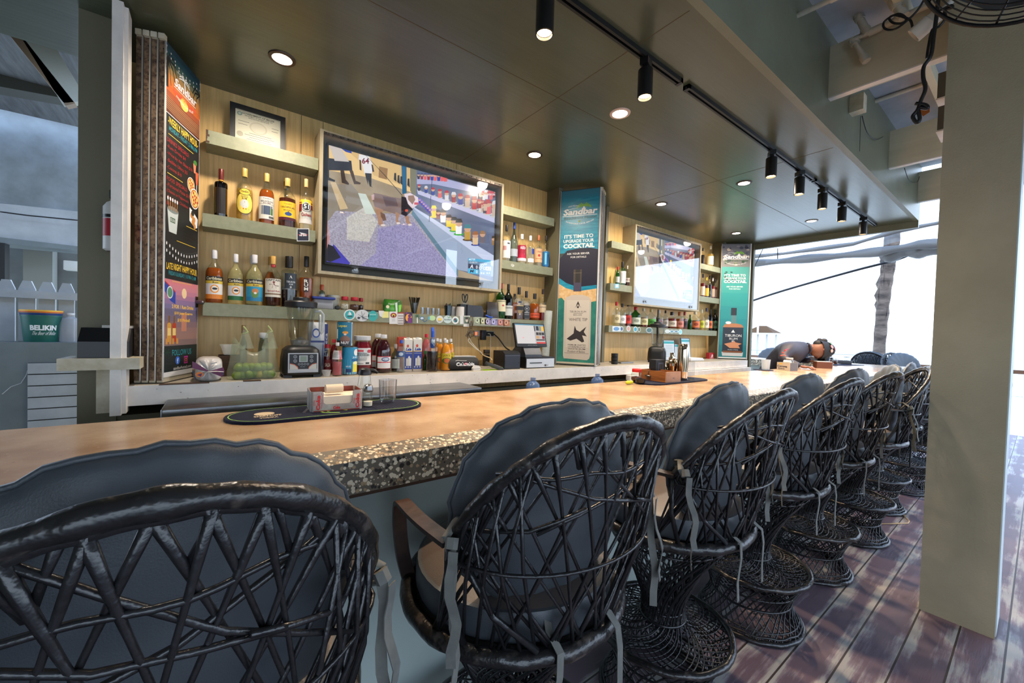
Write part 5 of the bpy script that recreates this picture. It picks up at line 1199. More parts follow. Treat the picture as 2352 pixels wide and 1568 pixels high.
# deli tub and stacked drawers behind the bread
p = wx(C4, 385, 1330, 2.76)
obj1(MB().box(p.x-.055, p.x+.05, 2.76, 2.86, ZK, ZK+.035, M_chip).box(p.x-.055, p.x+.05, 2.76, 2.86, ZK+.042, ZK+.078, M_chip).box(p.x-.055, p.x+.05, 2.76, 2.86, ZK+.084, ZK+.118, M_chip).box(p.x-.05, p.x+.045, 2.765, 2.855, ZK, ZK+.118, mat('carton_brown', c8(110, 74, 60), .6)), 'carton_box', 'small brown carton stack behind the bread bag', 'box', smooth=0)
obj1(MB().lathe([(.030, 0), (.046, .055), (.049, .06), (.046, .06), (.03, .004), (.0005, .003)], film('clear_tub', c8(226, 226, 222), .35, .2), n=24, cap=False), 'plastic_tub', 'clear plastic tub on top of the brown cartons', 'tub', loc=(p.x, 2.81, ZK+.1185))
# flour bag behind the blender
p = wx(C4, 1262, 1300, 2.72); h = wx(C4, 1262, 870, 2.72).z-ZK
t = thing('flour_bag', 'white and blue paper bag standing behind the blender', 'bag', (p.x, 2.74, ZK))
b = MB(); 
b.loft([[V(.055*s*q*math.cos(a), .035*sy*q*math.sin(a), z) for a, q in [(2*PI*k/20, (abs(math.cos(2*PI*k/20))**5+abs(math.sin(2*PI*k/20))**5)**(-.2)) for k in range(20)]] for z, s, sy in ((0, .98, .95), (.02, 1, 1), (h*.5, 1.02, 1.02), (h*.85, .98, .6), (h, .95, .1))], mat('flour_paper', c8(206, 208, 210), .6, bump=.2, bscale=30), caps=True); b.build('bag', t, smooth=50)
A = Art(plane_fn((-.052, -.0375, h*.97), (.104, 0, 0), (0, 0, -h*.9), (0, -1, 0)), .001); NV = flat(30, 50, 120)
A.rect(.82, .0, 1, .9, NV); A.rect(0, .36, .8, .4, NV); A.oval(.35, .2, .22, .1, flat(60, 90, 170)); A.oval(.35, .2, .15, .07, flat(226, 226, 230)); A.text('Maseca', .83, .2, .98, .7, flat(220, 224, 230), rot=1); A.line([(.75, .4), (.7, .9)], .04, flat(60, 90, 170))
A.build('print', t)
# condiment bottles etc (crop C6)
bt(C6, 190, 1030, 1395, 105, ZK, y=2.68, style='jar', glass='clear', liquid='red', level=.6, cap=(190, 40, 50), label=(120, 30, 30), lz=(.1, .5), lb='red lidded jar just right of the blender', cat='jar', name='jar', txt=[('SALSA', .2, .3, .8, .6, (230, 220, 200))])
obj1(MB().lathe([(.019, 0), (.026, .036), (.028, .037), (.026, .034), (.018, .003), (.0005, .003)], film('clear_cup', c8(206, 206, 206), .4, .2), n=20, cap=False), 'portion_cup', 'tiny clear portion cup beside the blender foot', 'cup', loc=(wx(C6, 185, 1430, 2.56).x, 2.57, ZK))
bt(C6, 278, 960, 1390, 115, ZK, y=2.70, style='pet', glass='clear', liquid='red', level=.85, cap=(190, 30, 50), label=(110, 20, 30), lz=(.3, .6), lb='red sauce bottle with a red cap behind the spice bottle', name='sauce_bottle', group='sauce bottles')
bt(C6, 326, 1003, 1410, 134, ZK, y=2.57, style='pet', glass='clear', liquid='rose', level=.42, cap=(214, 206, 206), label=(222, 216, 216), lz=(.50, .76), lspan=1.45, lb='plastic spice bottle with a white cap and reddish powder, front of the row', name='spice_bottle', arts=[('r', .62, 0, .92, 1, (206, 40, 50))]+[('r', .1, .15+.14*k, .55, .2+.14*k, (150, 146, 146)) for k in range(5)])
def can(O, cx, top, base, wd, z, y, label, arts, txt, body):
    x, h, r = sized(O, cx, top, base, wd, z, y); t = thing('tin_can', label, 'can', (x, y, z), math.atan2(-y, -x*.55), 'tin cans')
    MB().lathe([(r*.96, 0), (r, .003), (r, h-.004), (r*.97, h-.001), (r*.93, h-.001), (r*.92, h-.005), (.0005, h-.005)], M_steel, n=32, cap=False).build('tin', t, smooth=40)
    fn = lambda u, v, l: V((r+.0006+l)*math.cos((u-.5)*2.9), (r+.0006+l)*math.sin((u-.5)*2.9), h*(.97-.94*v))
    A = Art(fn, .0002); A.rect(0, 0, 1, 1, flat(*body), 24)
    for k, u0, v0, u1, v1, c in arts:
        if k == 'r': A.rect(u0, v0, u1, v1, flat(*c), 8)
        elif k == 'o': A.oval((u0+u1)/2, (v0+v1)/2, (u1-u0)/2, (v1-v0)/2, flat(*c))
        else: A.poly([(u0, v1), ((u0+u1)/2, v0), (u1, v1)], flat(*c))
    for s, u0, v0, u1, v1, c in txt: A.text(s, u0, v0, u1, v1, flat(*c), .02)
    A.build('label', t); return h
hc = can(C6, 497, 1055, 1393, 205, ZK, 2.62, 'wide blue and yellow pineapple juice can at the bottom of the can stack', [('r', 0, 0, 1, .45, (30, 140, 180)), ('r', 0, .45, 1, .8, (70, 160, 190)), ('r', 0, .8, 1, 1, (214, 190, 150)), ('o', .66, .06, .95, .32, (236, 236, 230)), ('t', .72, .1, .88, .24, (206, 50, 40)), ('r', .62, .6, .92, .92, (238, 220, 60)), ('o', .62, .52, .92, .64, (250, 240, 170)), ('t', .3, .02, .6, .2, (50, 110, 50)), ('r', .3, .8, .56, .93, (30, 60, 110))],
     [('PINEAPPLE', .56, .44, .98, .52, (30, 50, 130)), ('JUICE', .6, .34, .92, .42, (220, 240, 250)), ('46 FL OZ', .3, .68, .52, .74, (240, 240, 240))], (40, 140, 180))
can(C6, 430, 712, 1048, 212, ZK+hc, 2.63, 'teal coconut cream can stacked on the pineapple juice can', [('r', .8, 0, 1, 1, (196, 206, 214)), ('r', .83, .05, .96, .9, (120, 140, 170)), ('o', .36, .38, .62, .5, (230, 150, 40)), ('t', .44, .3, .54, .4, (60, 120, 60)), ('o', .42, .48, .54, .56, (230, 200, 180)), ('o', .25, .58, .72, .92, (130, 92, 76)), ('r', .0, .78, .75, 1, (30, 34, 40)), ('r', .0, .3, .12, .7, (220, 230, 230))],
     [('Lopez', .12, .1, .56, .24, (230, 214, 60)), ('NUT', .3, .82, .66, .93, (240, 240, 240))], (10, 110, 140))
bt(C6, 672, 910, 1375, 278, ZK, y=2.66, style='jar', glass='clear', liquid='cherry', level=.85, cap=(206, 204, 204), label=(222, 218, 212), lz=(.24, .68), lspan=.85, lb='big round jar of maraschino cherries with a white lid', cat='jar', name='cherry_jar', txt=[('Maraschino', .08, .26, .7, .34, (40, 36, 40)), ('CHERRIES', .06, .36, .86, .46, (30, 30, 36)), ('Large W/ Stem', .08, .5, .72, .55, (60, 60, 60))], arts=[('o', .72, .08, .98, .28, (190, 40, 60)), ('r', .08, .1, .5, .22, (196, 60, 70)), ('r', .08, .62, .7, .65, (120, 120, 120)), ('r', .08, .7, .66, .73, (120, 120, 120)), ('r', .08, .9, .5, .93, (80, 80, 80)), ('r', .62, .84, .86, .95, (60, 60, 60))])
for cx, tp, bs, y, lb in ((885, 883, 1365, 2.77, 'dark cranberry juice bottle standing behind the other one'), (965, 893, 1380, 2.655, 'dark cranberry juice bottle in front, with a white and red label')):
    bt(C6, cx, tp, bs, 212, ZK, y=y, style='pet', glass='clear', liquid='purple', level=.86, cap=(206, 204, 204), label=(224, 222, 222), lz=(.12, .44), lspan=.95, lb=lb, name='juice_bottle', group='juice bottles', capr=.021,
       arts=[('r', 0, .9, 1, 1, (190, 30, 50)), ('r', 0, 0, 1, .06, (190, 30, 50)), ('o', .3, .08, .86, .42, (30, 60, 120)), ('o', .36, .14, .8, .34, (214, 224, 236)), ('r', .0, .46, 1, .66, (200, 34, 54)), ('t', .2, .66, .5, .9, (110, 170, 210)), ('o', .5, .7, .7, .86, (180, 30, 50))], txt=[('Cranberry', .3, .5, .95, .61, (240, 236, 236)), ('Spray', .42, .2, .76, .29, (30, 60, 120))])
bt(C6, 1132, 1025, 1370, 112, ZK, y=2.70, style='std', glass='smoke', liquid='brown', level=.5, cap=(150, 150, 146), label=(206, 204, 194), lz=(.12, .46), lb='grey capped bottle behind the water bottle', name='sauce_bottle', arts=[('r', .3, .2+.1*k, .7, .24+.1*k, (120, 120, 116)) for k in range(6)])
bt(C6, 1210, 970, 1388, 116, ZK, y=2.63, style='pet', glass='clear', liquid='water', level=.8, cap=(30, 80, 190), label=(46, 74, 124), lz=(.48, .66), lspan=1.5, lb='clear water bottle with a blue cap and blue label', name='water_bottle', arts=[('o', .25, .2, .6, .8, (190, 204, 220))])
for u0, u1, tp, bs, lb in ((1248, 1370, 942, 1370, 'milk carton nearer the water bottle, white and blue'), (1373, 1502, 938, 1362, 'milk carton beside the pink jug, white and blue')):
    y = 2.665; a = wx(C6, u0, bs, y); b_ = wx(C6, u1, bs, y); W = (b_.x-a.x)*.86; H = wx(C6, (u0+u1)/2, tp, y).z-ZK
    t = thing('milk_carton', lb, 'carton', ((a.x+b_.x)/2, y, ZK), -.18, 'milk cartons')
    Mc = flat(222, 218, 208)
    c = MB().box(-W/2, W/2, 0, W*.9, 0, H*.93, Mc).prism([(0, H*.93), (W*.9, H*.93), (W*.9, H*.96), (W*.45, H*1.0), (0, H*.955)], -W/2, W/2, Mc, axis='x'); c.build('carton', t, smooth=0)
    MB().lathe([(.012, 0), (.012, .012), (.0005, .012)], flat(222, 222, 222), n=16, X=Matrix.Translation((0, W*.25, H*.965))).build('cap', t)
    A = Art(plane_fn((-W/2, -.0004, H*.93), (W, 0, 0), (0, 0, -H*.93), (0, -1, 0)), .0003); BL = flat(34, 62, 150)
    A.oval(.42, .18, .14, .05, flat(206, 70, 50)); A.text('Lala', .16, .24, .86, .33, BL, .05, slant=.1); A.line([(.0, .36), (.5, .345), (1, .36)], .02, flat(220, 170, 60)); A.rect(0, .37, 1, .93, BL); A.text('semidescremada', .1, .40, .95, .43, flat(226, 226, 230))
    for kx, ky, rr_ in ((.35, .62, .1), (.6, .56, .12), (.8, .6, .08)): A.oval(kx, ky, rr_, rr_*.5, Mc); A.rect(kx-rr_, ky, kx+rr_, .82, Mc)
    for kx in (.2, .5, .8): A.oval(kx, .86, .09, .028, Mc); A.oval(kx, .86, .05, .016, BL)
    A.rect(0, .93, 1, 1, flat(196, 180, 160)); A.build('print', t)
obj1(MB().rbox(-.035, .035, -.015, .015, 0, .24, mat('red_sachet', c8(190, 70, 50), .35, col2=c8(150, 50, 36), scale=20, bump=.3), r=.012), 'pepper_bag', 'red sachet standing behind the milk cartons', 'bag', loc=(wx(C6, 1215, 1300, 2.80).x, 2.80, ZK))
bt(C6, 1556, 885, 1345, 132, ZK, y=2.73, style='pet', glass='clear', liquid='rose', level=.86, cap=(190, 30, 50), lb='plain pink jug with a red cap behind the dark syrup bottle', name='juice_bottle', group='juice bottles')
bt(C6, 1545, 1120, 1310, 60, ZK, y=2.70, style='std', glass='green', liquid='green', level=.6, cap=(40, 110, 50), lb='small bright green bottle in front of the pink jug', name='sauce_bottle')
x, h, r = sized(C6, 1642, 845, 1362, 152, ZK, 2.615)
t = bottle(x, 2.615, ZK+.0005, h, r*1.02, style='std', glass='clear', liquid='dark', level=.5, cap=(36, 84, 190), label=None, lb='black syrup bottle with a bright blue pourer top and blue neck label', name='syrup_bottle')
MB().lathe([(r*.36, h*.58), (r*.42, h*.60), (r*.40, h*.80), (r*.36, h*.82)], mat('blue_neck_print', c8(30, 80, 160), .35, col2=c8(190, 206, 220), scale=40, lo=.5, hi=.6), n=20, cap=False).build('neck_label', t)
MB().tube([(0, 0, h*.97), (-.01, 0, h*1.03), (-.022, 0, h*1.075)], [.014, .013, .010], flat(36, 84, 190), 10).build('pourer', t)
for cx, tp, bs, wd, y, lb in ((137, 945, 1335, 60, 2.80, 'orange juice bottle at the very back left of its cluster'), (245, 944, 1340, 90, 2.80, 'orange juice bottle in the middle at the back of the cluster'), (178, 955, 1352, 104, 2.70, 'orange juice bottle just right of the dark syrup bottle'), (325, 952, 1350, 96, 2.72, 'orange juice bottle at the right of the cluster, behind the round speaker'), (262, 965, 1370, 142, 2.63, 'largest orange juice bottle, in front of the cluster')):
    bt(C7, cx, tp, bs, wd, ZK, y=y, style='pet', glass='clear', liquid='orange', level=.84, cap=(222, 222, 220), label='none', lz=(.22, .6), lspan=1.1, lb=lb, name='juice_bottle', group='orange juice bottles', arts=[('r', 0, .1, 1, .6, (206, 180, 40)), ('o', .1, .45, .9, .95, (60, 110, 40)), ('o', .25, .5, .75, .9, (196, 100, 40))] if wd > 95 else (), txt=[('JUICE', .2, .2, .8, .4, (120, 90, 20))] if wd > 95 else ())
# speaker
a = wx(C7, 300, 1375, 2.60); b_ = wx(C7, 695, 1375, 2.60); L_ = b_.x-a.x; rs = (wx(C7, 500, 1200, 2.60).z-wx(C7, 500, 1378, 2.60).z)/2
t = thing('bluetooth_speaker', 'black barrel shaped portable speaker with white lettering on the ledge', 'speaker', ((a.x+b_.x)/2, 2.62, ZK+rs), -.06)
Xs = Matrix.Rotation(PI/2, 4, 'Y')
MB().lathe([(rs*.7, -L_*.47), (rs*.92, -L_*.5), (rs*.98, -L_*.44), (rs*.95, -L_*.38), (rs, -L_*.3), (rs, L_*.3), (rs*.95, L_*.38), (rs*.98, L_*.44), (rs*.92, L_*.5), (rs*.7, L_*.47)], mat('speaker_cloth', c8(24, 25, 28), .7, bump=.2, bscale=300), n=32, X=Xs).build('body', t)
fn = lambda u, v, l: V(-L_*.28+L_*.62*u, -(rs+.0008+l)*math.cos((v-.5)*1.5), -(rs+.0008+l)*math.sin((v-.5)*1.5))
A = Art(fn, .0002); A.text('Columbia', 0, .3, 1, .68, flat(226, 226, 228), .05); A.text('sportswear', .66, .74, .96, .8, flat(200, 200, 200)); A.oval(.52, .46, .07, .12, flat(222, 60, 80)); A.line([(-.02, .14), (.1, .06), (.2, .1)], .03, flat(220, 220, 220), .01); A.line([(.2, .1), (.5, .14), (.58, .12)], .03, flat(220, 220, 220), .01); A.build('lettering', t)
obj1(MB().box(0, .20, 0, .10, 0, .004, flat(206, 206, 204)).box(.01, .21, .01, .10, .004, .007, flat(190, 190, 190)).box(.0, .19, -.01, .09, .007, .010, flat(214, 212, 210)), 'paper_stack', 'loose white papers lying on the box behind the speaker', 'paper', smooth=0, loc=(wx(C7, 380, 1200, 2.76).x, 2.76, ZK+.085))
obj1(MB().rbox(0, .18, 0, .09, 0, .0845, mat('grey_carton', c8(120, 104, 84), .7), r=.004), 'carton_box', 'low carton behind the round speaker carrying loose papers', 'box', loc=(wx(C7, 400, 1200, 2.77).x, 2.77, ZK))
# stapler
p = wx(C7, 655, 1420, 2.525); t = thing('stapler', 'small white stapler at the front of the ledge', 'stapler', (p.x, 2.535, ZK), .2)
Ms = flat(206, 204, 200)
MB().rbox(0, .078, 0, .022, 0, .010, Ms, r=.004).build('foot', t); MB().prism([(0, .018), (.02, .042), (.06, .036), (.078, .018), (.078, .014), (0, .014)], 0, .02, Ms).box(.004, .07, .004, .016, .010, .014, M_steel).build('arm', t, smooth=0)
# card terminal, green sheet, keypad
obj1(MB().box(0, .115, 0, .06, 0, .0015, flat(150, 206, 20)), 'paper_slip', 'bright lime green sheet of paper under the card terminal', 'paper', smooth=0, loc=(wx(C7, 800, 1385, 2.54).x, 2.535, ZK))
p = wx(C7, 965, 1375, 2.56); t = thing('card_terminal', 'dark card payment terminal leaning on the green sheet', 'card reader', (p.x-.015, 2.575, ZK+.0017), -.5)
Xc = Matrix.Translation((0, 0, .012)) @ Matrix.Rotation(.35, 4, 'Y')
MB().rbox(-.075, .075, -.034, .034, 0, .026, mat('terminal_grey', c8(58, 60, 62), .45), r=.012, X=Xc).build('body', t)
b = MB().box(-.07, -.015, -.026, .026, .026, .0275, M_black, Xc); 
for i in range(4):
    for j in range(3): b.box(-.004+i*.018, .009+i*.018, -.024+j*.017, -.011+j*.017, .026, .029, (flat(60, 150, 70) if i == 3 and j == 0 else flat(190, 60, 50) if i == 3 and j == 2 else flat(120, 120, 124)), Xc)
b.build('keypad', t, smooth=0)
# receipt printer on the ledge
a = wx(C7, 1080, 1365, 2.53); b_ = wx(C7, 1325, 1355, 2.53); W = (b_.x-a.x)*.88; H = wx(C7, 1200, 1125, 2.53).z-ZK
t = thing('receipt_printer', 'black receipt printer on the ledge, left of the cash drawer', 'printer', (a.x+.012, 2.55, ZK), .0)
MB().prism([(0, 0), (.16, 0), (.16, H), (.03, H), (0, H*.86)], 0, W, M_blackp, axis='x').build('body', t, smooth=0)
A = Art(plane_fn((0, -.001, H*.86), (W, 0, 0), (0, 0, -H*.86), (0, -1, 0)), .0004); A.rect(.02, .1, .98, .14, flat(90, 94, 110)); A.rect(.02, .16, .98, .92, flat(40, 44, 58)); A.oval(.9, .6, .04, .04, flat(20, 20, 24)); A.build('front_panel', t)
# point of sale: cash drawer, monitor on stand
a = wx(C7, 1390, 1357, 2.53); b_ = wx(C7, 1790, 1340, 2.53); W = b_.x-a.x-.004; H = wx(C7, 1590, 1205, 2.53).z-ZK
t = thing('cash_drawer', 'black cash drawer with a brushed steel front under the order screen', 'cash drawer', (a.x, 2.545, ZK))
MB().box(0, W, .003, .33, 0, H, M_blackp).build('box', t, smooth=0); f = MB().box(.006, W-.006, -.002, .003, .008, H-.014, mat('pale_steel', c8(206, 210, 214), .4, .35)).box(W*.12, W*.54, -.0035, -.002, H*.44, H*.52, M_black); fo = f.build('drawer_front', t, smooth=0)
k = MB().lathe([(.009, 0), (.009, .006), (.0005, .007)], M_steel, n=14, X=Matrix.Translation((W*.66, -.002, H*.26)) @ Matrix.Rotation(PI/2, 4, 'X')).tube([(W*.66, -.012, H*.27), (W*.7, -.016, H*.2), (W*.74, -.012, H*.28), (W*.68, -.01, H*.3)], .002, M_steel, 5); k.build('key_lock', fo)
DH = H
t = thing('order_screen', 'black touch monitor on its stand on top of the cash drawer, showing an order page', 'monitor', (0, 0, 0))
y0 = 2.60; q = [wx(C7, 1190, 728, y0+.03), wx(C7, 1615, 742, y0+.03), wx(C7, 1668, 1068, y0-.02), wx(C7, 1250, 1060, y0-.02)]
tl, tr, br, bl = q; tl.x = bl.x-.004; tr.x = br.x-.002; tr.z = tl.z; br.z = bl.z
nrm = (tr-tl).cross(bl-tl).normalized(); nrm = nrm if nrm.y < 0 else -nrm
MB().add([tl, tr, br, bl]+[p_-nrm*.02 for p_ in (tl, tr, br, bl)], [(0, 1, 2, 3), (7, 6, 5, 4), (0, 4, 5, 1), (1, 5, 6, 2), (2, 6, 7, 3), (3, 7, 4, 0)], M_blackp).build('casing', t, smooth=0)
A = Art(lambda u, v, l: tl+(tr-tl)*u+(bl-tl)*v+(br-tr-bl+tl)*u*v+nrm*l, .0006)
K_ = .8; G = lambda r, g, b: glow(r, g, b, K_)
A.rect(.035, .04, .965, .87, G(206, 200, 198)); A.rect(.035, .04, .965, .09, G(90, 140, 160)); A.rect(.63, .09, .965, .87, G(176, 170, 168)); A.rect(.635, .1, .67, .33, G(40, 44, 60))
for u, v, u2, v2, c in ((.7, .11, .79, .3, (40, 46, 60)), (.8, .11, .87, .32, (130, 140, 130)), (.88, .12, .965, .32, (230, 180, 70)), (.68, .38, .765, .5, (50, 44, 40)), (.775, .38, .86, .5, (60, 56, 40)), (.87, .38, .955, .5, (40, 40, 46)), (.68, .54, .765, .65, (206, 150, 80)), (.87, .54, .955, .66, (130, 20, 30)), (.66, .68, .955, .74, (70, 64, 64)), (.66, .8, .965, .87, (206, 60, 50))): A.rect(u, v, u2, v2, G(*c))
A.oval(.24, .62, .03, .03, G(222, 170, 170)); A.text('MICROS ORACLE', .36, .925, .66, .95, flat(170, 170, 174)); A.build('screen', t)
c_ = (bl+br)/2
MB().prism([(c_.y+.03, ZK+DH), (c_.y+.20, ZK+DH), (c_.y+.20, ZK+DH+.012), (c_.y+.06, c_.z+.05), (c_.y+.04, c_.z+.05), (c_.y-.02, ZK+DH+.02), (c_.y-.02, ZK+DH)], c_.x-.09, c_.x+.09, mat('pos_stand', c8(70, 74, 82), .3, .3), axis='x').build('stand', t, smooth=0)
# power strip and adapters on the back wall
a = wx(C7, 655, 915, YW-.02); b_ = wx(C7, 930, 930, YW-.02); zc = (wx(C7, 790, 880, YW-.02)).z
t = thing('power_strip', 'power strip with a glowing red switch mounted on the wood panel under the sticker shelf', 'power strip', (a.x, YW-.03, zc))
L_ = b_.x-a.x; MB().rbox(0, L_, 0, .03, -.025, .025, flat(176, 170, 156), r=.004).box(.10*1, L_-.01, -.001, .001, -.018, .018, M_black).build('housing', t); MB().box(.006, .022, -.003, 0, -.014, .012, mat('red_switch_glow', (.5, .02, .01), .4, emit=(1, .08, .02), estr=2.5)).build('switch', t)
t2 = thing('power_adapter', 'black plug adapter in the power strip', 'adapter', (a.x+.075, YW-.032, zc)); MB().rbox(-.025, .025, -.035, 0, -.055, .03, M_blackp, r=.006).build('body', t2)
def cable(pts, r, M, name, label, smooth=180):
    P = [Vector(p) for p in pts]; Q = []
    for i in range(len(P)-1):
        p0, p1, p2, p3 = P[max(0, i-1)], P[i], P[i+1], P[min(len(P)-1, i+2)]
        for j in range(5): f = j/5; Q.append(.5*(2*p1+(p2-p0)*f+(2*p0-5*p1+4*p2-p3)*f*f+(3*p1-p0-3*p2+p3)*f**3))
    Q.append(P[-1]); return tag(MB().tube(Q, r, M, 7).build(name, smooth=smooth), label, 'cable')
M_cw = flat(196, 190, 170)
cable([wx(C7, 930, 885, YW-.05), wx(C7, 1000, 950, YW-.06), wx(C7, 1090, 1070, YW-.10), wx(C7, 1150, 1110, 2.80)], .006, M_black, 'power_cable', 'thick black cable slanting from the power strip to the printer')
cable([wx(C7, 845, 880, YW-.04), wx(C7, 885, 900, YW-.05), wx(C7, 880, 1050, YW-.05), wx(C7, 878, 1250, YW-.06)], .004, M_cw, 'power_cable', 'white cable hanging straight down from the power strip')
cable([wx(C7, 718, 950, YW-.06), wx(C7, 725, 1040, YW-.05), wx(C7, 745, 1150, YW-.05), wx(C7, 820, 1200, YW-.05)], .003, M_black, 'power_cable', 'thin black cable hanging from the plug adapter')
obj1(MB().rbox(0, .05, 0, .04, 0, .10, M_blackp, r=.004).rbox(.0, .05, 0, .03, .105, .14, mat('brown_plug', c8(50, 44, 40), .5), r=.003), 'socket_box', 'dark socket box behind the card terminal', 'socket', loc=(wx(C7, 805, 1290, 2.86).x, 2.86, ZK))
# lanyard and keys hanging from the shelf
t = thing('key_bunch', 'bunch of keys and openers hanging from the sticker shelf', 'keys', (0, 0, 0)); yk = 2.795; rk = random.Random(8)
M_key = mat('old_brass_keys', c8(110, 90, 66), .35, .8, col2=c8(70, 56, 44), scale=40)
k = MB(); c = wx(C7, 612, 830, yk)
k.tube([c+V(.018*math.cos(a*.5236)-.0, 0, .062+.05*math.sin(a*.5236)) for a in range(12)], .0028, M_key, 6, closed=True)
k.tube([c+V(.008*math.cos(a*.5236), -.004, .03+.045*math.sin(a*.5236)) for a in range(12)], .003, M_key, 6, closed=True); k.build('ring', t, smooth=180)
for i in range(9):
    X = Matrix.Translation(c+V(rk.uniform(-.03, .022), rk.uniform(-.012, 0), rk.uniform(-.03, .01))) @ Matrix.Rotation(rk.uniform(-.7, .7), 4, 'Y')
    MB().lathe([(.010, 0), (.010, .003)], M_key, n=10, X=X @ Matrix.Rotation(PI/2, 4, 'X')).box(-.003, .003, -.003, 0, -.045, -.006, M_key, X).box(.003, .007, -.003, 0, -.044, -.036, M_key, X).build('key', t, smooth=30)
ln = [wx(C7, 590, 945, yk), wx(C7, 575, 985, yk), wx(C7, 620, 1030, yk), wx(C7, 680, 1090, yk), wx(C7, 745, 1130, yk), wx(C7, 770, 1170, yk), wx(C7, 735, 1130, yk+.005), wx(C7, 660, 1050, yk+.005), wx(C7, 610, 985, yk+.005), wx(C7, 592, 940, yk+.005)]
cable(ln, .0035, flat(206, 198, 180), 'lanyard', 'cream coloured lanyard cord hanging below the keys'); cable([wx(C7, 770, 1170, yk), wx(C7, 820, 1195, 2.75), wx(C7, 885, 1220, 2.72), wx(C7, 905, 1250, 2.66)], .004, flat(206, 180, 140), 'power_cable', 'cream cable running from the lanyard down to the card terminal')
# stack of paper cups beside the shelf end
p = wx(C7, 1650, 930, 2.74); zt = wx(C7, 1710, 565, 2.74).z; b = MB(); n_ = 16; z0 = ZK
t = thing('cup_stack', 'tall leaning stack of clear cups behind the order screen at the shelf end', 'cups', (p.x-.005, 2.74, ZK), 0); 
pr_ = [(.030, 0)]
hh = zt-ZK
for i in range(22): z = .04+(hh-.05)*i/22; pr_ += [(.036, z), (.037, z+hh/44), (.0345, z+hh/44+.001)]
pr_ += [(.037, hh)]
MB().lathe(pr_, film('cup_plastic', c8(206, 212, 206), .6, .3), n=24, cap=False, X=Matrix.Rotation(.06, 4, 'Y')).build('cups', t, smooth=30)

# ---- sticker shelf things
G_ = 'things on the sticker shelf'
def onshelf(O, u0, u1, top, y, z=Z3):
    a = wx(O, u0, top, y); b = wx(O, u1, top, y); return a.x, b.x, a.z-z
x0, x1, h = onshelf(C4, 1208, 1440, 608, 2.83)
t = thing('food_container', 'clear plastic food container with a blue lid on the sticker shelf', 'container', ((x0+x1)/2, 2.865, Z3))
W = (x1-x0)/2; MB().rbox(-W*.86, W*.86, -.035, .05, .001, h*.8, film('container_plastic', c8(170, 170, 176), .6, .25), r=.012).build('tub', t); MB().rbox(-W, W, -.045, .058, h*.8, h, flat(30, 50, 130), r=.015).build('lid', t)
bt(C4, 1303, 495, 640, 62, Z3, y=2.925, style='squareshoulder', glass='smoke', liquid='dark', level=.5, cap=(206, 84, 40), label=(206, 200, 190), lz=(.2, .6), lb='small bottle with an orange cap behind the blue lidded container', name='bitters_bottle')
x0, x1, h = onshelf(C4, 1350, 1490, 597, 2.93); obj1(MB().lathe([(.034, .001), (.038, h*.8), (.04, h*.82), (.04, h), (.0005, h)], flat(206, 200, 180), n=24, cap=False), 'plastic_tub', 'tub with a cream lid behind the blue lidded container', 'tub', loc=((x0+x1)/2, 2.93, Z3))
obj1(MB().lathe([(.012, 0), (.015, .003), (.015, .02), (.012, .022)], M_blackp, n=20, X=Matrix.Translation((0, 0, .0155)) @ Matrix.Rotation(PI/2, 4, 'X')), 'bottle_stopper', 'round black stopper lying between the container and the salt shaker', 'stopper', loc=(wx(C4, 1465, 700, 2.825).x, 2.85, Z3))
for cx, tp, bs, wd, lq, y, lb in ((432, 368, 535, 122, (214, 204, 186), 2.855, 'glass shaker of pale salt with a red lid on the sticker shelf'), (566, 378, 545, 126, (90, 50, 36), 2.85, 'glass shaker of brown flakes with a red lid, front one of two'), (655, 388, 540, 72, (80, 46, 36), 2.91, 'shaker of brown flakes with a red lid, half hidden behind its twin')):
    x, h, r = sized(C6, cx, tp, bs, wd, Z3, y); t = thing('glass_shaker', lb, 'shaker', (x, y, Z3+.0005), 0, 'red lidded shakers on the sticker shelf'); h = max(h, .05)
    MB().lathe([(r*.7, 0), (r*.95, h*.12), (r, h*.35), (r*.9, h*.6), (r*.72, h*.76)], M_clear, n=20, cap=False).build('glass_body', t); MB().lathe([(r*.64, .003), (r*.9, h*.12), (r*.94, h*.35), (r*.9, h*.45), (.0005, h*.5)], mat('spice_%d' % lq[0], c8(*lq), .8, col2=c8(*[int(c*.6) for c in lq]), scale=120), n=20, cap=False).build('spice', t); MB().lathe([(r*.78, h*.74), (r*.82, h*.76), (r*.82, h*.98), (r*.7, h), (.0005, h)], flat(176, 30, 44), n=20, cap=False).build('lid', t)
x0, x1, h = onshelf(C6, 690, 970, 515, 2.83); obj1(MB().rbox(0, x1-x0, 0, .07, 0, .011, M_blackp, r=.006).box((x1-x0), (x1-x0)+.022, .02, .035, .002, .008, flat(170, 170, 176)), 'knife_case', 'flat black case with a pale tip lying on the sticker shelf', 'case', loc=(x0, 2.83, Z3+.0005))
x0, x1, h = onshelf(C6, 975, 1225, 398, 2.86); t = thing('snack_bag', 'green snack pouch lying on the sticker shelf left of the straws', 'pouch', (x0, 2.87, Z3)); W = x1-x0
b = MB(); b.loft([[V(W*(.5+.5*s*math.cos(a))+.004*math.sin(a*5+i), .02*sy*math.sin(a), z) for a in [2*PI*k/20 for k in range(20)]] for i, (z, s, sy) in enumerate(((.001, .8, 1), (h*.2, .97, 1.3), (h*.6, 1, 1.1), (h*.88, .95, .5), (h, .9, .08)))], mat('green_foil', c8(26, 86, 40), .3, col2=c8(90, 170, 50), scale=14, bump=.3, bscale=20), caps=True); b.build('pouch', t, smooth=60)
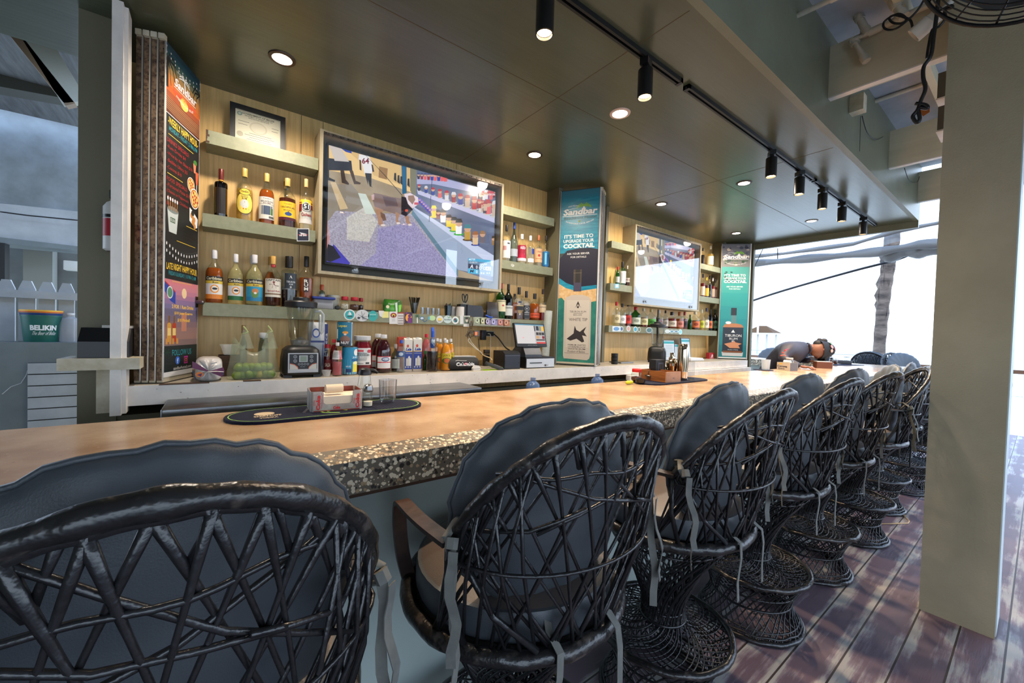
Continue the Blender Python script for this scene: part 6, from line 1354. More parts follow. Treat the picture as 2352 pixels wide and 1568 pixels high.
A = Art(plane_fn((.01, -.028, h*.8), (W*.9, 0, 0), (0, 0, -h*.75), (0, -1, 0)), .002); A.text('Organic', .12, .12, .5, .32, flat(220, 226, 210)); A.oval(.1, .5, .1, .16, flat(220, 206, 170)); A.poly([(.55, .1), (.68, .0), (.72, .9), (.6, .95)], flat(200, 214, 200)); A.poly([(.75, .3), (.95, .2), (.9, .9), (.8, .95)], flat(120, 196, 60)); A.build('print', t)
# straws
x, h, r = sized(C6, 1398, 455, 580, 112, Z3, 2.86); h = max(h, .08)
t = thing('straw_glass', 'glass holding a fan of black straws on the sticker shelf', 'glass', (x, 2.87, Z3+.0005)); MB().lathe([(r*.7, 0), (r*.95, h), (r*.9, h), (r*.64, .004), (.0005, .004)], M_clear, n=20, cap=False).build('glass', t)
hs_ = wx(C6, 1398, 372, 2.86).z-Z3
sw = MB()
for k in range(44):
    a = 2*PI*rk.random(); q = math.sqrt(rk.random()); sw.tube([(r*.5*q*math.cos(a), r*.5*q*math.sin(a), .006), (r*1.55*q*math.cos(a), r*1.1*q*math.sin(a), hs_*rk.uniform(.95, 1.0))], .0016, M_black, 5)
so = sw.build('black_straws', t, smooth=180); so['kind'] = 'stuff'
# shot glasses
for k in range(7):
    cx = 1485+k*37; x, h, r = sized(C6, cx, 482+k*2, 598, 46, Z3, 2.885); t0 = MB().lathe([(.0135, 0), (.0155, .055), (.0145, .055), (.012, .008), (.0005, .008)], glassy('shot_glass', (.86, .86, .84), .12, .03), n=16, cap=False)
    obj1(t0, 'shot_glass', 'upturned slim shot glass in the row right of the straws', 'glass', 'row of shot glasses', loc=(x, 2.86+.03*(k % 2), Z3+.0005))
# pens cup, rolls, organiser, scissors, tablet
x, h, r = sized(C7, 293, 460, 612, 102, Z3, 2.87); t = thing('pen_glass', 'dark glass crammed with pens and markers on the sticker shelf', 'glass', (x, 2.87, Z3+.0005)); MB().lathe([(r*.85, 0), (r, h*.8), (r*.93, h*.8), (r*.8, .004), (.0005, .004)], GL['smoke'], n=20, cap=False).build('glass', t)
for k in range(9):
    a = k*.8; MB().tube([(r*.35*math.cos(a), r*.35*math.sin(a), .006), (r*.6*math.cos(a+.3), r*.6*math.sin(a+.3), h*(.85+.18*((k*7) % 5)/5))], .0042, flat(*[(30, 60, 90), (30, 32, 36), (40, 90, 60), (150, 40, 50), (40, 40, 60)][k % 5]), 7).build('pen', t)
for cx, tp, w__, lb in ((372, 508, 70, 'till roll standing behind its twin on the sticker shelf'), (460, 510, 112, 'white till roll standing on the sticker shelf beside the pen holder')):
    x, h, r = sized(C7, cx, tp, 622, w__, Z3, 2.86 if cx > 400 else 2.90); obj1(MB().lathe([(r*.35, .001), (r, .001), (r, h), (r*.35, h), (r*.35, h-.01), (.0005, h-.01)], flat(206, 200, 194), n=24, cap=False), 'till_roll', lb, 'paper roll', 'till rolls', loc=(x, 2.86 if cx > 400 else 2.91, Z3+.0005))
x0, x1, h = onshelf(C7, 468, 585, 470, 2.84); t = thing('pen_holder', 'black pen holder on the sticker shelf, left of the black box', 'pen holder', (x0, 2.84, Z3+.0005)); W = x1-x0
MB().box(0, W, 0, .004, 0, h, M_blackp).box(0, W, .056, .06, 0, h, M_blackp).box(0, .004, .004, .056, 0, h, M_blackp).box(W-.004, W, .004, .056, 0, h, M_blackp).box(.004, W-.004, .004, .056, 0, .004, M_blackp).build('holder', t, smooth=0)
t = thing('scissors', 'scissors with large black loop handles sticking up from the pen holder', 'scissors', (x0+W*.6, 2.868, Z3+.006))
hz = wx(C7, 565, 335, 2.87).z-Z3-.006
for sg, dx in ((-1, -.004), (1, .022)):
    pts = [V(dx+sg*.0+.011*math.cos(a)+.006*sg*math.sin(a), 0, hz-.035+.034*math.sin(a)) for a in [2*PI*k/14 for k in range(14)]]
    MB().tube(pts, .0042, M_black, 7, closed=True).build('handle', t, smooth=180)
    MB().prism([(dx-.004, hz-.07), (dx+.004, hz-.07), (.009+sg*.001, .0), (.007+sg*.001, 0)], -.001+.0025*sg, .001+.0025*sg, M_steel).build('blade', t, smooth=0)
x0, x1, h = onshelf(C7, 572, 795, 482, 2.825); W = x1-x0
obj1(MB().prism([(0, 0), (W, 0), (W, h*.5), (W*.9, h*.97), (W*.86, h), (0, h)], 0, .09, mat('slate_box', c8(42, 46, 56), .5)), 'black_box', 'slate black box on the sticker shelf between the pen holder and the whiskey bottles', 'box', smooth=30, loc=(x0, 2.83, Z3+.0005))
obj1(MB().rbox(0, .045, 0, .02, 0, .05, mat('slate_box', c8(42, 46, 56), .5), r=.004).tube([(-.02, -.012, .004), (0, -.02, -.006), (.03, -.02, -.014), (.045, -.018, -.01)], .008, flat(20, 70, 170), 8), 'hair_clip', 'small dark block and twist of blue ribbon between the black box and the menu tablet', 'ribbon', loc=(wx(C7, 835, 600, 2.83).x, 2.832, Z3+.0165))
x0, x1, h = onshelf(C7, 825, 995, 438, 2.88); obj1(MB().rbox(0, x1-x0, -.006, .006, 0, h, mat('brown_tablet', c8(66, 58, 54), .3), r=.005), 'menu_tablet', 'dark brown upright tablet leaning left of the green whiskey bottles', 'tablet', loc=(x0, 2.862, Z3+.0005), rot=(-.06, 0, 0))

# ---- stickers pasted along the shelf front (parts of the shelf)
def sticker(O, pts=None, cx=0, cy=0, rx=0, ry=0, draw=None, name='sticker', par=sh3, sheet=(214, 212, 208), sq=False):
    yy = SY-.0006
    def fn(u, v, l):
        p = wx(O, cx-rx+2*rx*u, cy-ry+2*ry*v, yy); return V(p.x, yy-l, p.z)
    A = Art(fn, .0003)
    if sheet:
        if sq: A.rect(0, 0, 1, 1, flat(*sheet))
        else: A.oval(.5, .5, .5, .5, flat(*sheet), 20)
    if draw: draw(A)
    return A.build(name, par)
def d1(A): A.oval(.5, .5, .4, .4, flat(40, 160, 160)); A.poly([(.5, .15), (.7, .5), (.45, .52)], flat(230, 230, 230)); A.poly([(.45, .2), (.45, .5), (.32, .5)], flat(190, 200, 200)); A.poly([(.25, .62), (.78, .58), (.7, .7), (.35, .72)], flat(40, 70, 70))
def d2(A):
    k = flat(50, 50, 54)
    for s in ((.1, .7), (.2, .4), (.45, .15), (.7, .25), (.9, .6)): A.line([s, (.5, .6), (1-s[0]*.5, .85)], .025, k)
    A.oval(.25, .7, .1, .1, k)
def d3(A): A.text('SANDBAR', .15, .3, .85, .42, flat(190, 230, 226)); A.text('BELIZE', .25, .5, .75, .6, flat(20, 110, 110))
def d4(A): A.rect(.35, .1, .95, .95, flat(222, 214, 130)); A.poly([(0, 0), (.5, 0), (.35, .9), (.1, .7)], flat(214, 212, 206))
def d5(A): A.oval(.5, .3, .38, .2, flat(150, 50, 36)); A.oval(.5, .32, .2, .12, flat(226, 200, 60)); A.oval(.5, .36, .12, .08, flat(40, 20, 20)); A.rect(.3, .55, .7, .8, flat(196, 196, 194))
def d6(A): A.rect(0, 0, 1, .1, flat(150, 60, 40)); [A.rect(.1, .25+.2*k, .85, .33+.2*k, flat(140, 130, 126)) for k in range(4)]; A.rect(.9, .0, 1, 1, flat(120, 50, 30))
def d7(A): A.oval(.5, .52, .42, .36, flat(236, 160, 50)); A.oval(.62, .35, .2, .16, flat(90, 30, 100)); A.poly([(.4, .5), (.9, .5), (.95, 1), (.35, 1)], flat(110, 36, 110)); A.oval(.2, .1, .15, .1, flat(120, 40, 110))
def d8(A):
    A.line([(.5, .4), (.55, 1)], .08, flat(230, 230, 230), .16)
    for k in range(7): a = k*.9; A.line([(.5, .3), (.5+.42*math.cos(a), .3+.22*math.sin(a))], .09, flat(60, 96, 60))
def d9(A): A.oval(.35, .35, .3, .28, flat(60, 110, 150)); A.oval(.35, .35, .2, .18, flat(196, 206, 210)); A.line([(.4, .5), (.6, .9), (.9, .8), (.95, .6)], .1, flat(50, 90, 130), .1)
def d10(A): A.oval(.58, .5, .4, .42, flat(176, 206, 150)); A.oval(.16, .5, .14, .3, flat(90, 160, 180))
def d11(A): A.oval(.5, .5, .42, .42, flat(206, 206, 200)); A.oval(.5, .5, .3, .2, flat(226, 196, 90)); A.rect(.25, .7, .75, .76, flat(60, 60, 60))
def d12(A): A.oval(.5, .5, .46, .46, flat(190, 206, 204)); A.text('Sandbar', .08, .42, .92, .62, flat(60, 90, 90), .02); A.line([(.6, .3), (.75, .1)], .04, flat(50, 130, 60)); A.line([(.6, .3), (.45, .12)], .04, flat(50, 130, 60)); A.line([(.6, .3), (.85, .25)], .04, flat(50, 130, 60))
def d13(A): A.oval(.5, .5, .3, .3, flat(60, 140, 140)); A.oval(.45, .4, .12, .14, flat(110, 30, 60)); A.oval(.6, .62, .14, .12, flat(40, 60, 80))
def d14(A): A.rect(.1, .08, .9, .72, flat(80, 100, 84)); A.oval(.5, .4, .2, .2, flat(206, 196, 180)); A.oval(.5, .25, .2, .1, flat(60, 40, 40))
for cx, cy, rx, ry, d, sq, sh in ((500, 620, 80, 76, d1, 0, (214, 214, 210)), (675, 630, 95, 82, d2, 0, (196, 196, 196)), (822, 635, 66, 72, d3, 0, (44, 160, 156)), (975, 615, 75, 52, d4, 0, None), (1108, 660, 57, 86, d5, 1, (214, 212, 210)), (1210, 670, 48, 84, d6, 1, (206, 200, 196)),
        (1318, 658, 52, 74, d7, 1, (50, 26, 60)), (1436, 665, 40, 68, d8, 0, None), (1520, 680, 56, 42, d9, 0, None), (1636, 665, 56, 42, d10, 0, None), (1748, 682, 48, 50, d11, 0, (214, 214, 208))):
    sticker(C6, cx=cx, cy=cy, rx=rx, ry=ry, draw=d, sq=sq, sheet=sh)
for cx, cy, rx, ry, d, sq, sh in ((290, 683, 60, 55, d12, 0, (176, 190, 184)), (398, 695, 48, 52, d13, 0, (220, 220, 216)), (555, 708, 46, 76, d14, 1, (206, 204, 196))): sticker(C7, cx=cx, cy=cy, rx=rx, ry=ry, draw=d, sq=sq, sheet=sh)
sticker(C7, cx=488, cy=690, rx=26, ry=58, draw=lambda A: None, sheet=(206, 208, 206), sq=True)
# banknotes taped on
for i, (cx, c) in enumerate(((710, (150, 160, 130)), (785, (170, 170, 130)), (850, (140, 130, 160)), (935, (140, 136, 176)), (1030, (170, 110, 100)), (1110, (176, 120, 90)))):
    sticker(C7, cx=cx, cy=702+i*6, rx=50, ry=52, sq=True, sheet=(170, 174, 160), name='banknote', draw=lambda A, c=c: (A.rect(.05, .08, .95, .92, flat(*c)), A.oval(.4, .5, .22, .3, flat(*[min(255, v+50) for v in c])), A.oval(.4, .45, .1, .18, flat(*[v//2 for v in c])), A.rect(.7, .15, .9, .3, flat(*[v//2 for v in c])), A.rect(.1, .8, .5, .86, flat(*[v//2 for v in c]))))
def dq(A): A.text('Qp', .1, .1, .9, .95, flat(210, 212, 206), .03)
for o in bpy.data.objects:
    if o.name.startswith('wall_shelf') and 'six clear spirit' in o.get('label', ''): sticker(C8, cx=128, cy=713, rx=16, ry=15, draw=dq, sheet=None, par=o, name='painted_letters')
    if o.name.startswith('wall_shelf') and 'five rum' in o.get('label', ''):
        sticker(C3, cx=1115, cy=1478, rx=62, ry=64, sq=True, sheet=(206, 206, 206), par=o, draw=lambda A: (A.rect(.05, .05, .95, .95, flat(30, 32, 50)), A.line([(.1, .5), (.9, .5)], .05, flat(170, 40, 50)), A.poly([(.2, .3), (.8, .42), (.4, .46)], flat(214, 214, 216)), A.text('AIR BAR', .2, .45, .8, .6, flat(220, 220, 220), .03)))
for i, (cx, cy, rx, ry, c) in enumerate(((140, 1078, 36, 24, (90, 140, 190)), (188, 1078, 14, 24, (60, 90, 140)), (249, 1076, 18, 26, (196, 150, 140)), (312, 1082, 18, 26, (60, 160, 190)), (345, 1084, 13, 24, (110, 130, 120)), (435, 1090, 30, 26, (80, 130, 130)), (600, 1100, 22, 16, (190, 200, 196)), (640, 1102, 18, 14, (80, 140, 160)), (678, 1102, 20, 12, (90, 130, 150)), (716, 1106, 16, 24, (120, 200, 210)))):
    sticker(K1, cx=cx, cy=cy, rx=rx, ry=ry, sheet=(206, 214, 216), sq=(i == 0), par=sh3b, draw=lambda A, c=c: A.oval(.5, .5, .36, .36, flat(*c), 10))
sticker(K1, cx=145, cy=692, rx=18, ry=20, sheet=(120, 180, 210), sq=True, par=[o for o in bpy.data.objects if o.name.startswith('wall_shelf') and 'three gin' in o.get('label', '')][0], draw=lambda A: A.oval(.5, .5, .3, .3, flat(220, 226, 230), 8))

# ---- far ledge things
p = wx(K1, 140, 1375, 2.60)
for i, lb in enumerate(('lower black bowl of the stack right of the gilt shutter', 'middle black bowl of the stack right of the gilt shutter', 'upper black bowl of the stack right of the gilt shutter')):
    obj1(MB().lathe([(.028, 0), (.034, .004), (.035, .036), (.031, .036), (.028, .006), (.0005, .006)], M_blackp, n=24, cap=False), 'ramekin', lb, 'bowl', 'stacked black bowls', loc=(p.x+.02, 2.64, ZK+.0005+i*.0365))
p = wx(K1, 265, 1365, 2.64); obj1(MB().rbox(-.13, .09, 0, .16, 0, .012, M_steel, r=.03), 'serving_tray', 'low metal tray on the far ledge between the black bowls and the far blender', 'tray', loc=(p.x, 2.66, ZK+.0005))
def tabletop_sign(u0, u1, tp, bs, y, lean, lb):
    a = wx(K1, u0, bs, y); b = wx(K1, u1, bs, y); H = wx(K1, (u0+u1)/2, tp, y).z-ZK; W = b.x-a.x
    t = thing('tabletop_sign', lb, 'sign', (a.x, y, ZK+.001), lean, 'teal headed signs on the far ledge'); X = Matrix.Rotation(-.12, 4, 'X')
    MB().box(0, W, 0, .008, 0, H, flat(60, 56, 54), X).build('frame', t, smooth=0)
    A = Art(lambda u, v, l: X @ V(W*(.06+.88*u), -.001-l, H*(.96-.92*v)), .0004); A.rect(0, 0, 1, 1, flat(196, 210, 222)); A.rect(0, .04, 1, .16, flat(50, 160, 170)); [A.rect(.15, .25+.08*k, .85, .27+.08*k, flat(150, 166, 180)) for k in range(8)]; A.build('sheet', t)
tabletop_sign(566, 636, 1176, 1372, 2.80, -.35, 'teal headed sign leaning right behind the far blender')
tabletop_sign(618, 722, 1212, 1365, 2.84, 0, 'wider teal headed sign behind the cocktail shakers')
tabletop_sign(735, 832, 1160, 1335, 2.80, .1, 'tallest teal headed sign on the far ledge, right of the shakers')
p = wx(K1, 830, 1355, 2.62); obj1(MB().rbox(0, .32, 0, .17, 0, .02, flat(206, 208, 210), r=.02).rbox(.01, .31, .01, .16, .02, .034, flat(220, 222, 224), r=.03), 'takeout_box', 'white takeaway box on the far ledge near the far poster', 'box', loc=(p.x, 2.64, ZK+.0005))
p = wx(K1, 990, 1322, 2.84); t = thing('red_box', 'small red box with a white mark at the far end of the ledge', 'box', (p.x, 2.86, ZK+.0005)); MB().box(0, .15, 0, .05, 0, .085, flat(170, 40, 50)).build('box', t, smooth=0)
A = Art(plane_fn((0, -.0005, .085), (.15, 0, 0), (0, 0, -.085), (0, -1, 0))); A.poly([(.3, .75), (.45, .3), (.6, .2), (.75, .6), (.6, .75)], flat(226, 214, 214)); A.rect(.2, .82, .8, .9, flat(220, 206, 206)); A.build('print', t)
# ================================================================ things on the bar top
def on(px, py, z=ZB): return at(px, py, z=z)
# long rubber bar mat
M_mat = mat('navy_rubber', c8(14, 20, 44), .75, bump=.3, bscale=260, spec=.2); M_lg = flat(150, 200, 90)
a, b_ = on(510, 957), on(941, 926); y0 = 1.605; x0, x1 = .02, .69; 
def stadium(x0, x1, y0, y1, n=10):
    r = (y1-y0)/2; cy = (y0+y1)/2
    return [(x1-r+r*math.cos(-PI/2+PI*k/n), cy+r*math.sin(-PI/2+PI*k/n)) for k in range(n+1)]+[(x0+r+r*math.cos(PI/2+PI*k/n), cy+r*math.sin(PI/2+PI*k/n)) for k in range(n+1)]
t = thing('bar_mat', 'long navy rubber bar mat with a lime outline lying near the napkin caddy', 'bar mat', (0, 0, ZB+.0004))
MX0, MX1, MY0, MY1 = .025, .715, 1.50, 1.745
MB().prism(stadium(MX0, MX1, MY0, MY1), 0, .009, M_mat, axis='z').build('mat', t, smooth=30)
A = Art(lambda u, v, l: V(MX0+(MX1-MX0)*u, MY1-(MY1-MY0)*v, .009+l), .0003)
st = stadium(.02, .98, .055, .945)
# outline in unit space, round ends kept round
r_ = (MY1-MY0)/2-.012; pts = stadium(MX0+.012, MX1-.012, MY0+.012, MY1-.012, 14); pts = [((x-MX0)/(MX1-MX0), (MY1-y)/(MY1-MY0)) for x, y in pts]; 
for i in range(len(pts)):
    (p, q), (p2, q2) = pts[i], pts[(i+1) % len(pts)]
    X1, Y1, X2, Y2 = MX0+(MX1-MX0)*p, MY1-(MY1-MY0)*q, MX0+(MX1-MX0)*p2, MY1-(MY1-MY0)*q2; d = V(X2-X1, Y2-Y1, 0); d.normalize() if d.length else 0; n_ = V(-d.y, d.x, 0)*.0016
    A.mb.add([(X1+n_.x, Y1+n_.y, .0096), (X2+n_.x, Y2+n_.y, .0096), (X2-n_.x, Y2-n_.y, .0096), (X1-n_.x, Y1-n_.y, .0096)], [(0, 1, 2, 3)], M_lg)
A.oval(.17, .44, .045, .12, flat(200, 180, 150)); A.text('SMIRNOFF', .12, .56, .24, .66, flat(196, 176, 146), .03); A.text('VODKA', .14, .7, .22, .78, flat(196, 176, 146), .03)
A.line([(.34, .62), (.38, .3), (.44, .2), (.46, .4), (.40, .66)], .05, flat(60, 56, 66), .014)
for s in (((.43, .3), (.40, .45), (.43, .75), (.5, .85)), ((.41, .3), (.47, .35), (.53, .3)), ((.45, .5), (.55, .72)), ((.45, .7), (.52, .5), (.6, .45))): A.line(s, .035, M_lg, .012)
for i in range(14):
    for j in range(10):
        u, v = .70+i*.0185, .16+j*.075
        if u < .97-.08*abs(v-.5)*2: A.rect(u, v, u+.009, v+.035, flat(12, 15, 30))
A.build('print', t)
# napkin caddy
t = thing('napkin_caddy', 'tin napkin caddy printed Diet Coke, full of paper napkins, on the navy mat', 'napkin holder', (0, 0, 0))
M_tin = mat('worn_silver_tin', c8(166, 162, 158), .38, .35, col2=c8(130, 120, 112), scale=14, lo=.5, hi=.75); M_tr = mat('red_tin_edge', c8(150, 46, 30), .45, col2=c8(96, 50, 36), scale=30)
zc = ZB+.0098; P0 = on(713, 947, zc); P1 = on(832, 938, zc); u_ = V(P1.x-P0.x, P1.y-P0.y, 0); LW = u_.length; u_.normalize(); n_ = V(-u_.y, u_.x, 0); DP = .130; HT = .074
X = Matrix(((u_.x, n_.x, 0, P0.x), (u_.y, n_.y, 0, P0.y), (0, 0, 1, zc), (0, 0, 0, 1)))
th = .002; c = MB(); lo_, hi_ = LW*.24, LW*.80
def wall_(pts, M, y0, y1): c.prism(pts, y0, y1, M, X=X)
rc = .010
for (y0, y1) in ((0, th),):
    c.prism([(rc, 0), (LW-rc, 0), (LW-rc, HT), (hi_+.006, HT), (hi_, HT-.006), (hi_, HT*.44), (hi_-.008, HT*.34), (lo_+.008, HT*.34), (lo_, HT*.44), (lo_, HT-.006), (lo_-.006, HT), (rc, HT)], y0, y1, M_tin, X=X)
c.prism([(rc, 0), (LW-rc, 0), (LW-rc, HT), (rc, HT)], DP-th, DP, M_tr, X=X)
c.box(0, th, rc, DP-rc, 0, HT, M_tin, X); c.box(LW-th, LW, rc, DP-rc, 0, HT, M_tin, X); c.box(th, th*1.6, rc, DP-rc, 0, HT-.001, M_tr, X); c.box(LW-th*1.6, LW-th, rc, DP-rc, 0, HT-.001, M_tr, X)
for cx, cy, a0 in ((rc, rc, PI), (LW-rc, rc, 1.5*PI), (LW-rc, DP-rc, 0), (rc, DP-rc, PI/2)):
    c.loft([[V(cx+r*math.cos(a0+PI/2*k/5), cy+r*math.sin(a0+PI/2*k/5), z) for k in range(6)] for r, z in ((rc, 0), (rc, HT), (rc-th, HT), (rc-th, 0))], M_tin, closed=False, X=X)
c.box(rc, LW-rc, th, DP-th, .0, .003, M_tin, X); c.box(rc, LW-rc, -.0005, .0, .0, .004, M_tr, X)
c.build('tin', t, smooth=40)
A = Art(lambda u, v, l: X @ V(LW*u, -l-.0006, HT*(1-v)), .0003); RD = flat(196, 40, 44)
for uc in (.08, .84):
    A.text('Coke', uc+.02, .18, uc+.10, .92, RD, .06, rot=1); A.text('Diet', uc-.03, .4, uc+.005, .68, RD, .01, rot=1)
    for k in (0, 1): A.line([(uc+.115, .08), (uc+.135, .2), (uc+.13, .7), (uc+.115, .86)], .03, RD, .006)
A.text('Coke', .42, .76, .56, .92, RD, .06); A.text('Diet', .47, .69, .53, .74, RD)
A.build('printed_logo', t)
rn = random.Random(6)
nk0 = None
for k in range(16):
    hh = .0032; z = .0034+k*hh+.0; j = rn.uniform(-.0015, .0015)
    b = MB(); w0 = rc+.002+j+.001; b.box(w0+.002, LW-rc-.003+j, .004, DP-.012, z, z+hh*.86, flat(230, 218, 200), X)
    tag(b.build('paper_napkin', smooth=0), 'cream paper napkin in the stack inside the tin caddy', 'napkin', 'paper napkins in the tin caddy')
# paper rolled up on top
tag(MB().tube([X @ V(LW*.30, DP*.32, HT*.80+.018), X @ V(LW*.64, DP*.36, HT*.80+.018)], .0165, mat('printed_wrapper', c8(206, 190, 166), .5, col2=c8(214, 140, 60), scale=9, lo=.62, hi=.66), 18).build('rolled_wrapper', smooth=40), 'rolled cream wrapper with orange bands lying across the napkins', 'wrapper')
# pump bottle and salt shaker behind, tumbler
p = on(838, 930, zc); t = thing('syrup_dispenser', 'glass dispenser with a black spout lid behind the napkin caddy', 'dispenser', (p.x+.015, p.y+.06, zc))
MB().lathe([(.022, 0), (.028, .006), (.029, .07), (.024, .10), (.022, .118)], M_clear, n=24, cap=False).build('glass_body', t); MB().lathe([(.023, .116), (.027, .118), (.027, .128), (.022, .14), (.012, .146), (.0005, .147)], M_black, n=24, cap=False).tube([(.018, -.004, .134), (.034, -.008, .134), (.05, -.012, .124)], [.010, .008, .005], M_black, 8).build('lid', t)
p = on(846, 934, zc); t = thing('salt_shaker', 'small salt shaker with a chrome top right of the napkin caddy', 'salt shaker', (p.x+.002, p.y+.012, zc), 0, 'salt and pepper shakers')
MB().lathe([(.018, 0), (.0195, .004), (.0195, .055), (.017, .062)], M_clear, n=8, cap=False).build('glass_body', t, smooth=20); MB().lathe([(.016, .003), (.017, .02), (.0005, .022)], flat(226, 220, 206), n=12, cap=False).build('salt', t); MB().lathe([(.0175, .060), (.019, .063), (.0185, .068), (.016, .082), (.009, .088), (.0005, .089)], M_steel, n=20, cap=False).build('lid', t)
p = on(890, 924, zc); t = thing('plastic_tumbler', 'clear plastic tumbler with an inch of drink on the right end of the navy mat', 'tumbler', (p.x, p.y+.0, zc))
MB().lathe([(.028, 0), (.031, .006), (.033, .02), (.0375, .097), (.036, .097), (.0315, .022), (.0005, .02)], glassy('tumbler_plastic', (.86, .86, .86), .10, .10), n=28, cap=False, fn=lambda a, z: 1+(.03*math.sin(a*8) if z < .012 else 0)).build('tumbler', t, smooth=50)
# condiment tray group
t = thing('bar_mat', 'dark rubber mat under the wooden box and cocktail shakers', 'bar mat', (0, 0, ZB+.0004))
MB().prism(stadium(2.28, 3.05, 1.50, 1.72), 0, .008, M_mat, axis='z').build('mat', t, smooth=30)
zt = ZB+.0087; E5 = (1420, 780, 10.69)
def put(cx, cy, z=zt): return at(E5[0]+cx/E5[2], E5[1]+cy/E5[2], z=z)
p = put(535, 1030); t = thing('glass_shaker', 'shaker of chilli flakes with a bright red lid, left of the wooden box', 'shaker', (p.x, p.y+.03, zt))
MB().lathe([(.028, 0), (.036, .01), (.038, .03), (.034, .055), (.028, .066)], M_clear, n=24, cap=False).build('glass_body', t); MB().lathe([(.025, .003), (.034, .012), (.034, .03), (.0005, .036)], mat('chilli', c8(90, 30, 20), .8, col2=c8(40, 18, 14), scale=90), n=20, cap=False).build('flakes', t); MB().lathe([(.030, .064), (.031, .066), (.031, .084), (.027, .087), (.0005, .087)], flat(206, 26, 30), n=24, cap=False).build('lid', t)
p = put(580, 1065); tag(MB().lathe([(.022, 0), (.030, .004), (.034, .028), (.031, .028), (.027, .006), (.0005, .005)], mat('dark_ramekin', c8(30, 24, 22), .3), n=24, cap=False).build('ramekin', smooth=40, loc=(p.x, p.y+.012, zt)), 'small dark bowl in front of the red lidded shaker', 'bowl')
q0, q1, q2 = put(670, 1000), put(1190, 1055), put(1560, 1030)
M_box = mat('varnished_box_wood', c8(150, 92, 42), .4, col2=c8(110, 62, 26), scale=5, stretch=(1, 1, 9))
bx = thing('wooden_box', 'open varnished wooden box with a star mark on its pale end', 'box', (0, 0, 0))
A0 = V(q1.x, q1.y+.004, zt); d1_ = V(q0.x-q1.x, q0.y-q1.y, 0); d2_ = V(q2.x-q1.x, q2.y-q1.y, 0)
L1, L2 = .235, .135; d2_.normalize(); d1_ = V(-d2_.y, d2_.x, 0) if V(-d2_.y, d2_.x, 0).dot(d1_) > 0 else V(d2_.y, -d2_.x, 0)
Xb = Matrix(((d2_.x, d1_.x, 0, A0.x), (d2_.y, d1_.y, 0, A0.y), (0, 0, 1, zt), (0, 0, 0, 1))); HB = .072
# long side leads from the near corner towards the left
W2 = L2*1.9
b = MB(); b.box(0, W2*.62, 0, .008, 0, HB, mat('pale_box_end', c8(176, 136, 110), .45, col2=c8(150, 110, 86), scale=8), Xb).box(0, W2*.62, L1-.008, L1, 0, HB, M_box, Xb).box(0, .008, .008, L1-.008, 0, HB, M_box, Xb).box(W2*.62-.008, W2*.62, .008, L1-.008, 0, HB, M_box, Xb).box(.008, W2*.62-.008, .008, L1-.008, 0, .006, M_box, Xb).box(.008, W2*.62-.008, L1*.5, L1*.5+.006, 0, HB*.95, M_box, Xb)
b.build('box', bx, smooth=0)
A = Art(lambda u, v, l: Xb @ V(W2*.62*u, -l-.0004, HB*(1-v)), .0003)
for k in range(5): a = k*1.257; A.line([(.5, .62), (.5+.1*math.cos(a), .62+.12*math.sin(a))], .03, flat(96, 84, 96), .02)
A.build('star_mark', bx)
MB().tube([Xb @ V(-.002, L1*.62, HB*.95), Xb @ V(-.008, L1*.62, HB*.9), Xb @ V(-.008, L1*.62, HB*.5)], .003, M_steel, 6).tube([Xb @ V(-.009, L1*.53, HB*.42), Xb @ V(-.009, L1*.72, HB*.46)], [.006, .006], M_steel, 8).build('latch', bx, smooth=180)
M_chr = mat('mirror_steel', c8(200, 184, 160), .10, 1.0)
def pt_in(cx, cy, dy=0): p = put(cx, cy); return V(p.x, p.y+dy, zt)
p = pt_in(770, 900, .04); t = thing('salt_shaker', 'salt shaker with a brass coloured top behind the wooden box', 'salt shaker', (p.x-.02, 1.705, zt), 0, 'salt and pepper shakers'); MB().lathe([(.017, 0), (.019, .004), (.019, .06), (.016, .066)], M_clear, n=12, cap=False).build('glass_body', t); MB().lathe([(.017, .065), (.019, .068), (.017, .085), (.008, .095), (.0005, .096)], M_chr, n=16, cap=False).build('lid', t)
c = Xb @ V(W2*.31, L1*.27, 0)
c = at(1420+1320/10.69, 780+1000/10.69, y=1.66)
t = thing('cocktail_shaker', 'three piece brass coloured cocktail shaker standing behind the wooden box', 'cocktail shaker', (c.x, 1.665, zt+.0)); k = .165/.19
MB().lathe([(.030, 0), (.033, .01), (.041, .095), (.042, .10), (.040, .102)], M_chr, n=32, cap=False).build('tin', t); MB().lathe([(.043, .098), (.043, .118), (.038, .122), (.026, .140), (.023, .144)], M_chr, n=32, cap=False).build('strainer', t); MB().lathe([(.024, .142), (.025, .146), (.024, .158), (.016, .166), (.016, .19), (.014, .196), (.0005, .198)], M_chr, n=24, cap=False).build('cap', t)
c = at(1420+1680/10.69, 780+1000/10.69, z=zt); t = thing('shaker_tin', 'tall steel shaker tin stacked on another, right of the wooden box', 'shaker tin', (c.x, c.y+.035, zt))
MB().lathe([(.032, 0), (.036, .004), (.0365, .02), (.037, .06), (.038, .064)], M_chr, n=36, cap=False).lathe([(.0385, .062), (.038, .07), (.041, .10), (.037, .22), (.034, .262), (.030, .265), (.0005, .262)], M_chr, n=36, cap=False).build('tin', t, smooth=50)
obj1(MB().box(-.0015, .0015, -.05, .05, 0, .14, glassy('acrylic', (.9, .92, .95), .12, .02)).box(-.03, .0, -.05, .05, 0, .003, glassy('acrylic', (.9, .92, .95), .12, .02)), 'acrylic_stand', 'clear acrylic menu stand just right of the tall shaker tin', 'menu stand', smooth=0, loc=(c.x+.07, c.y+.03, ZB+.009))
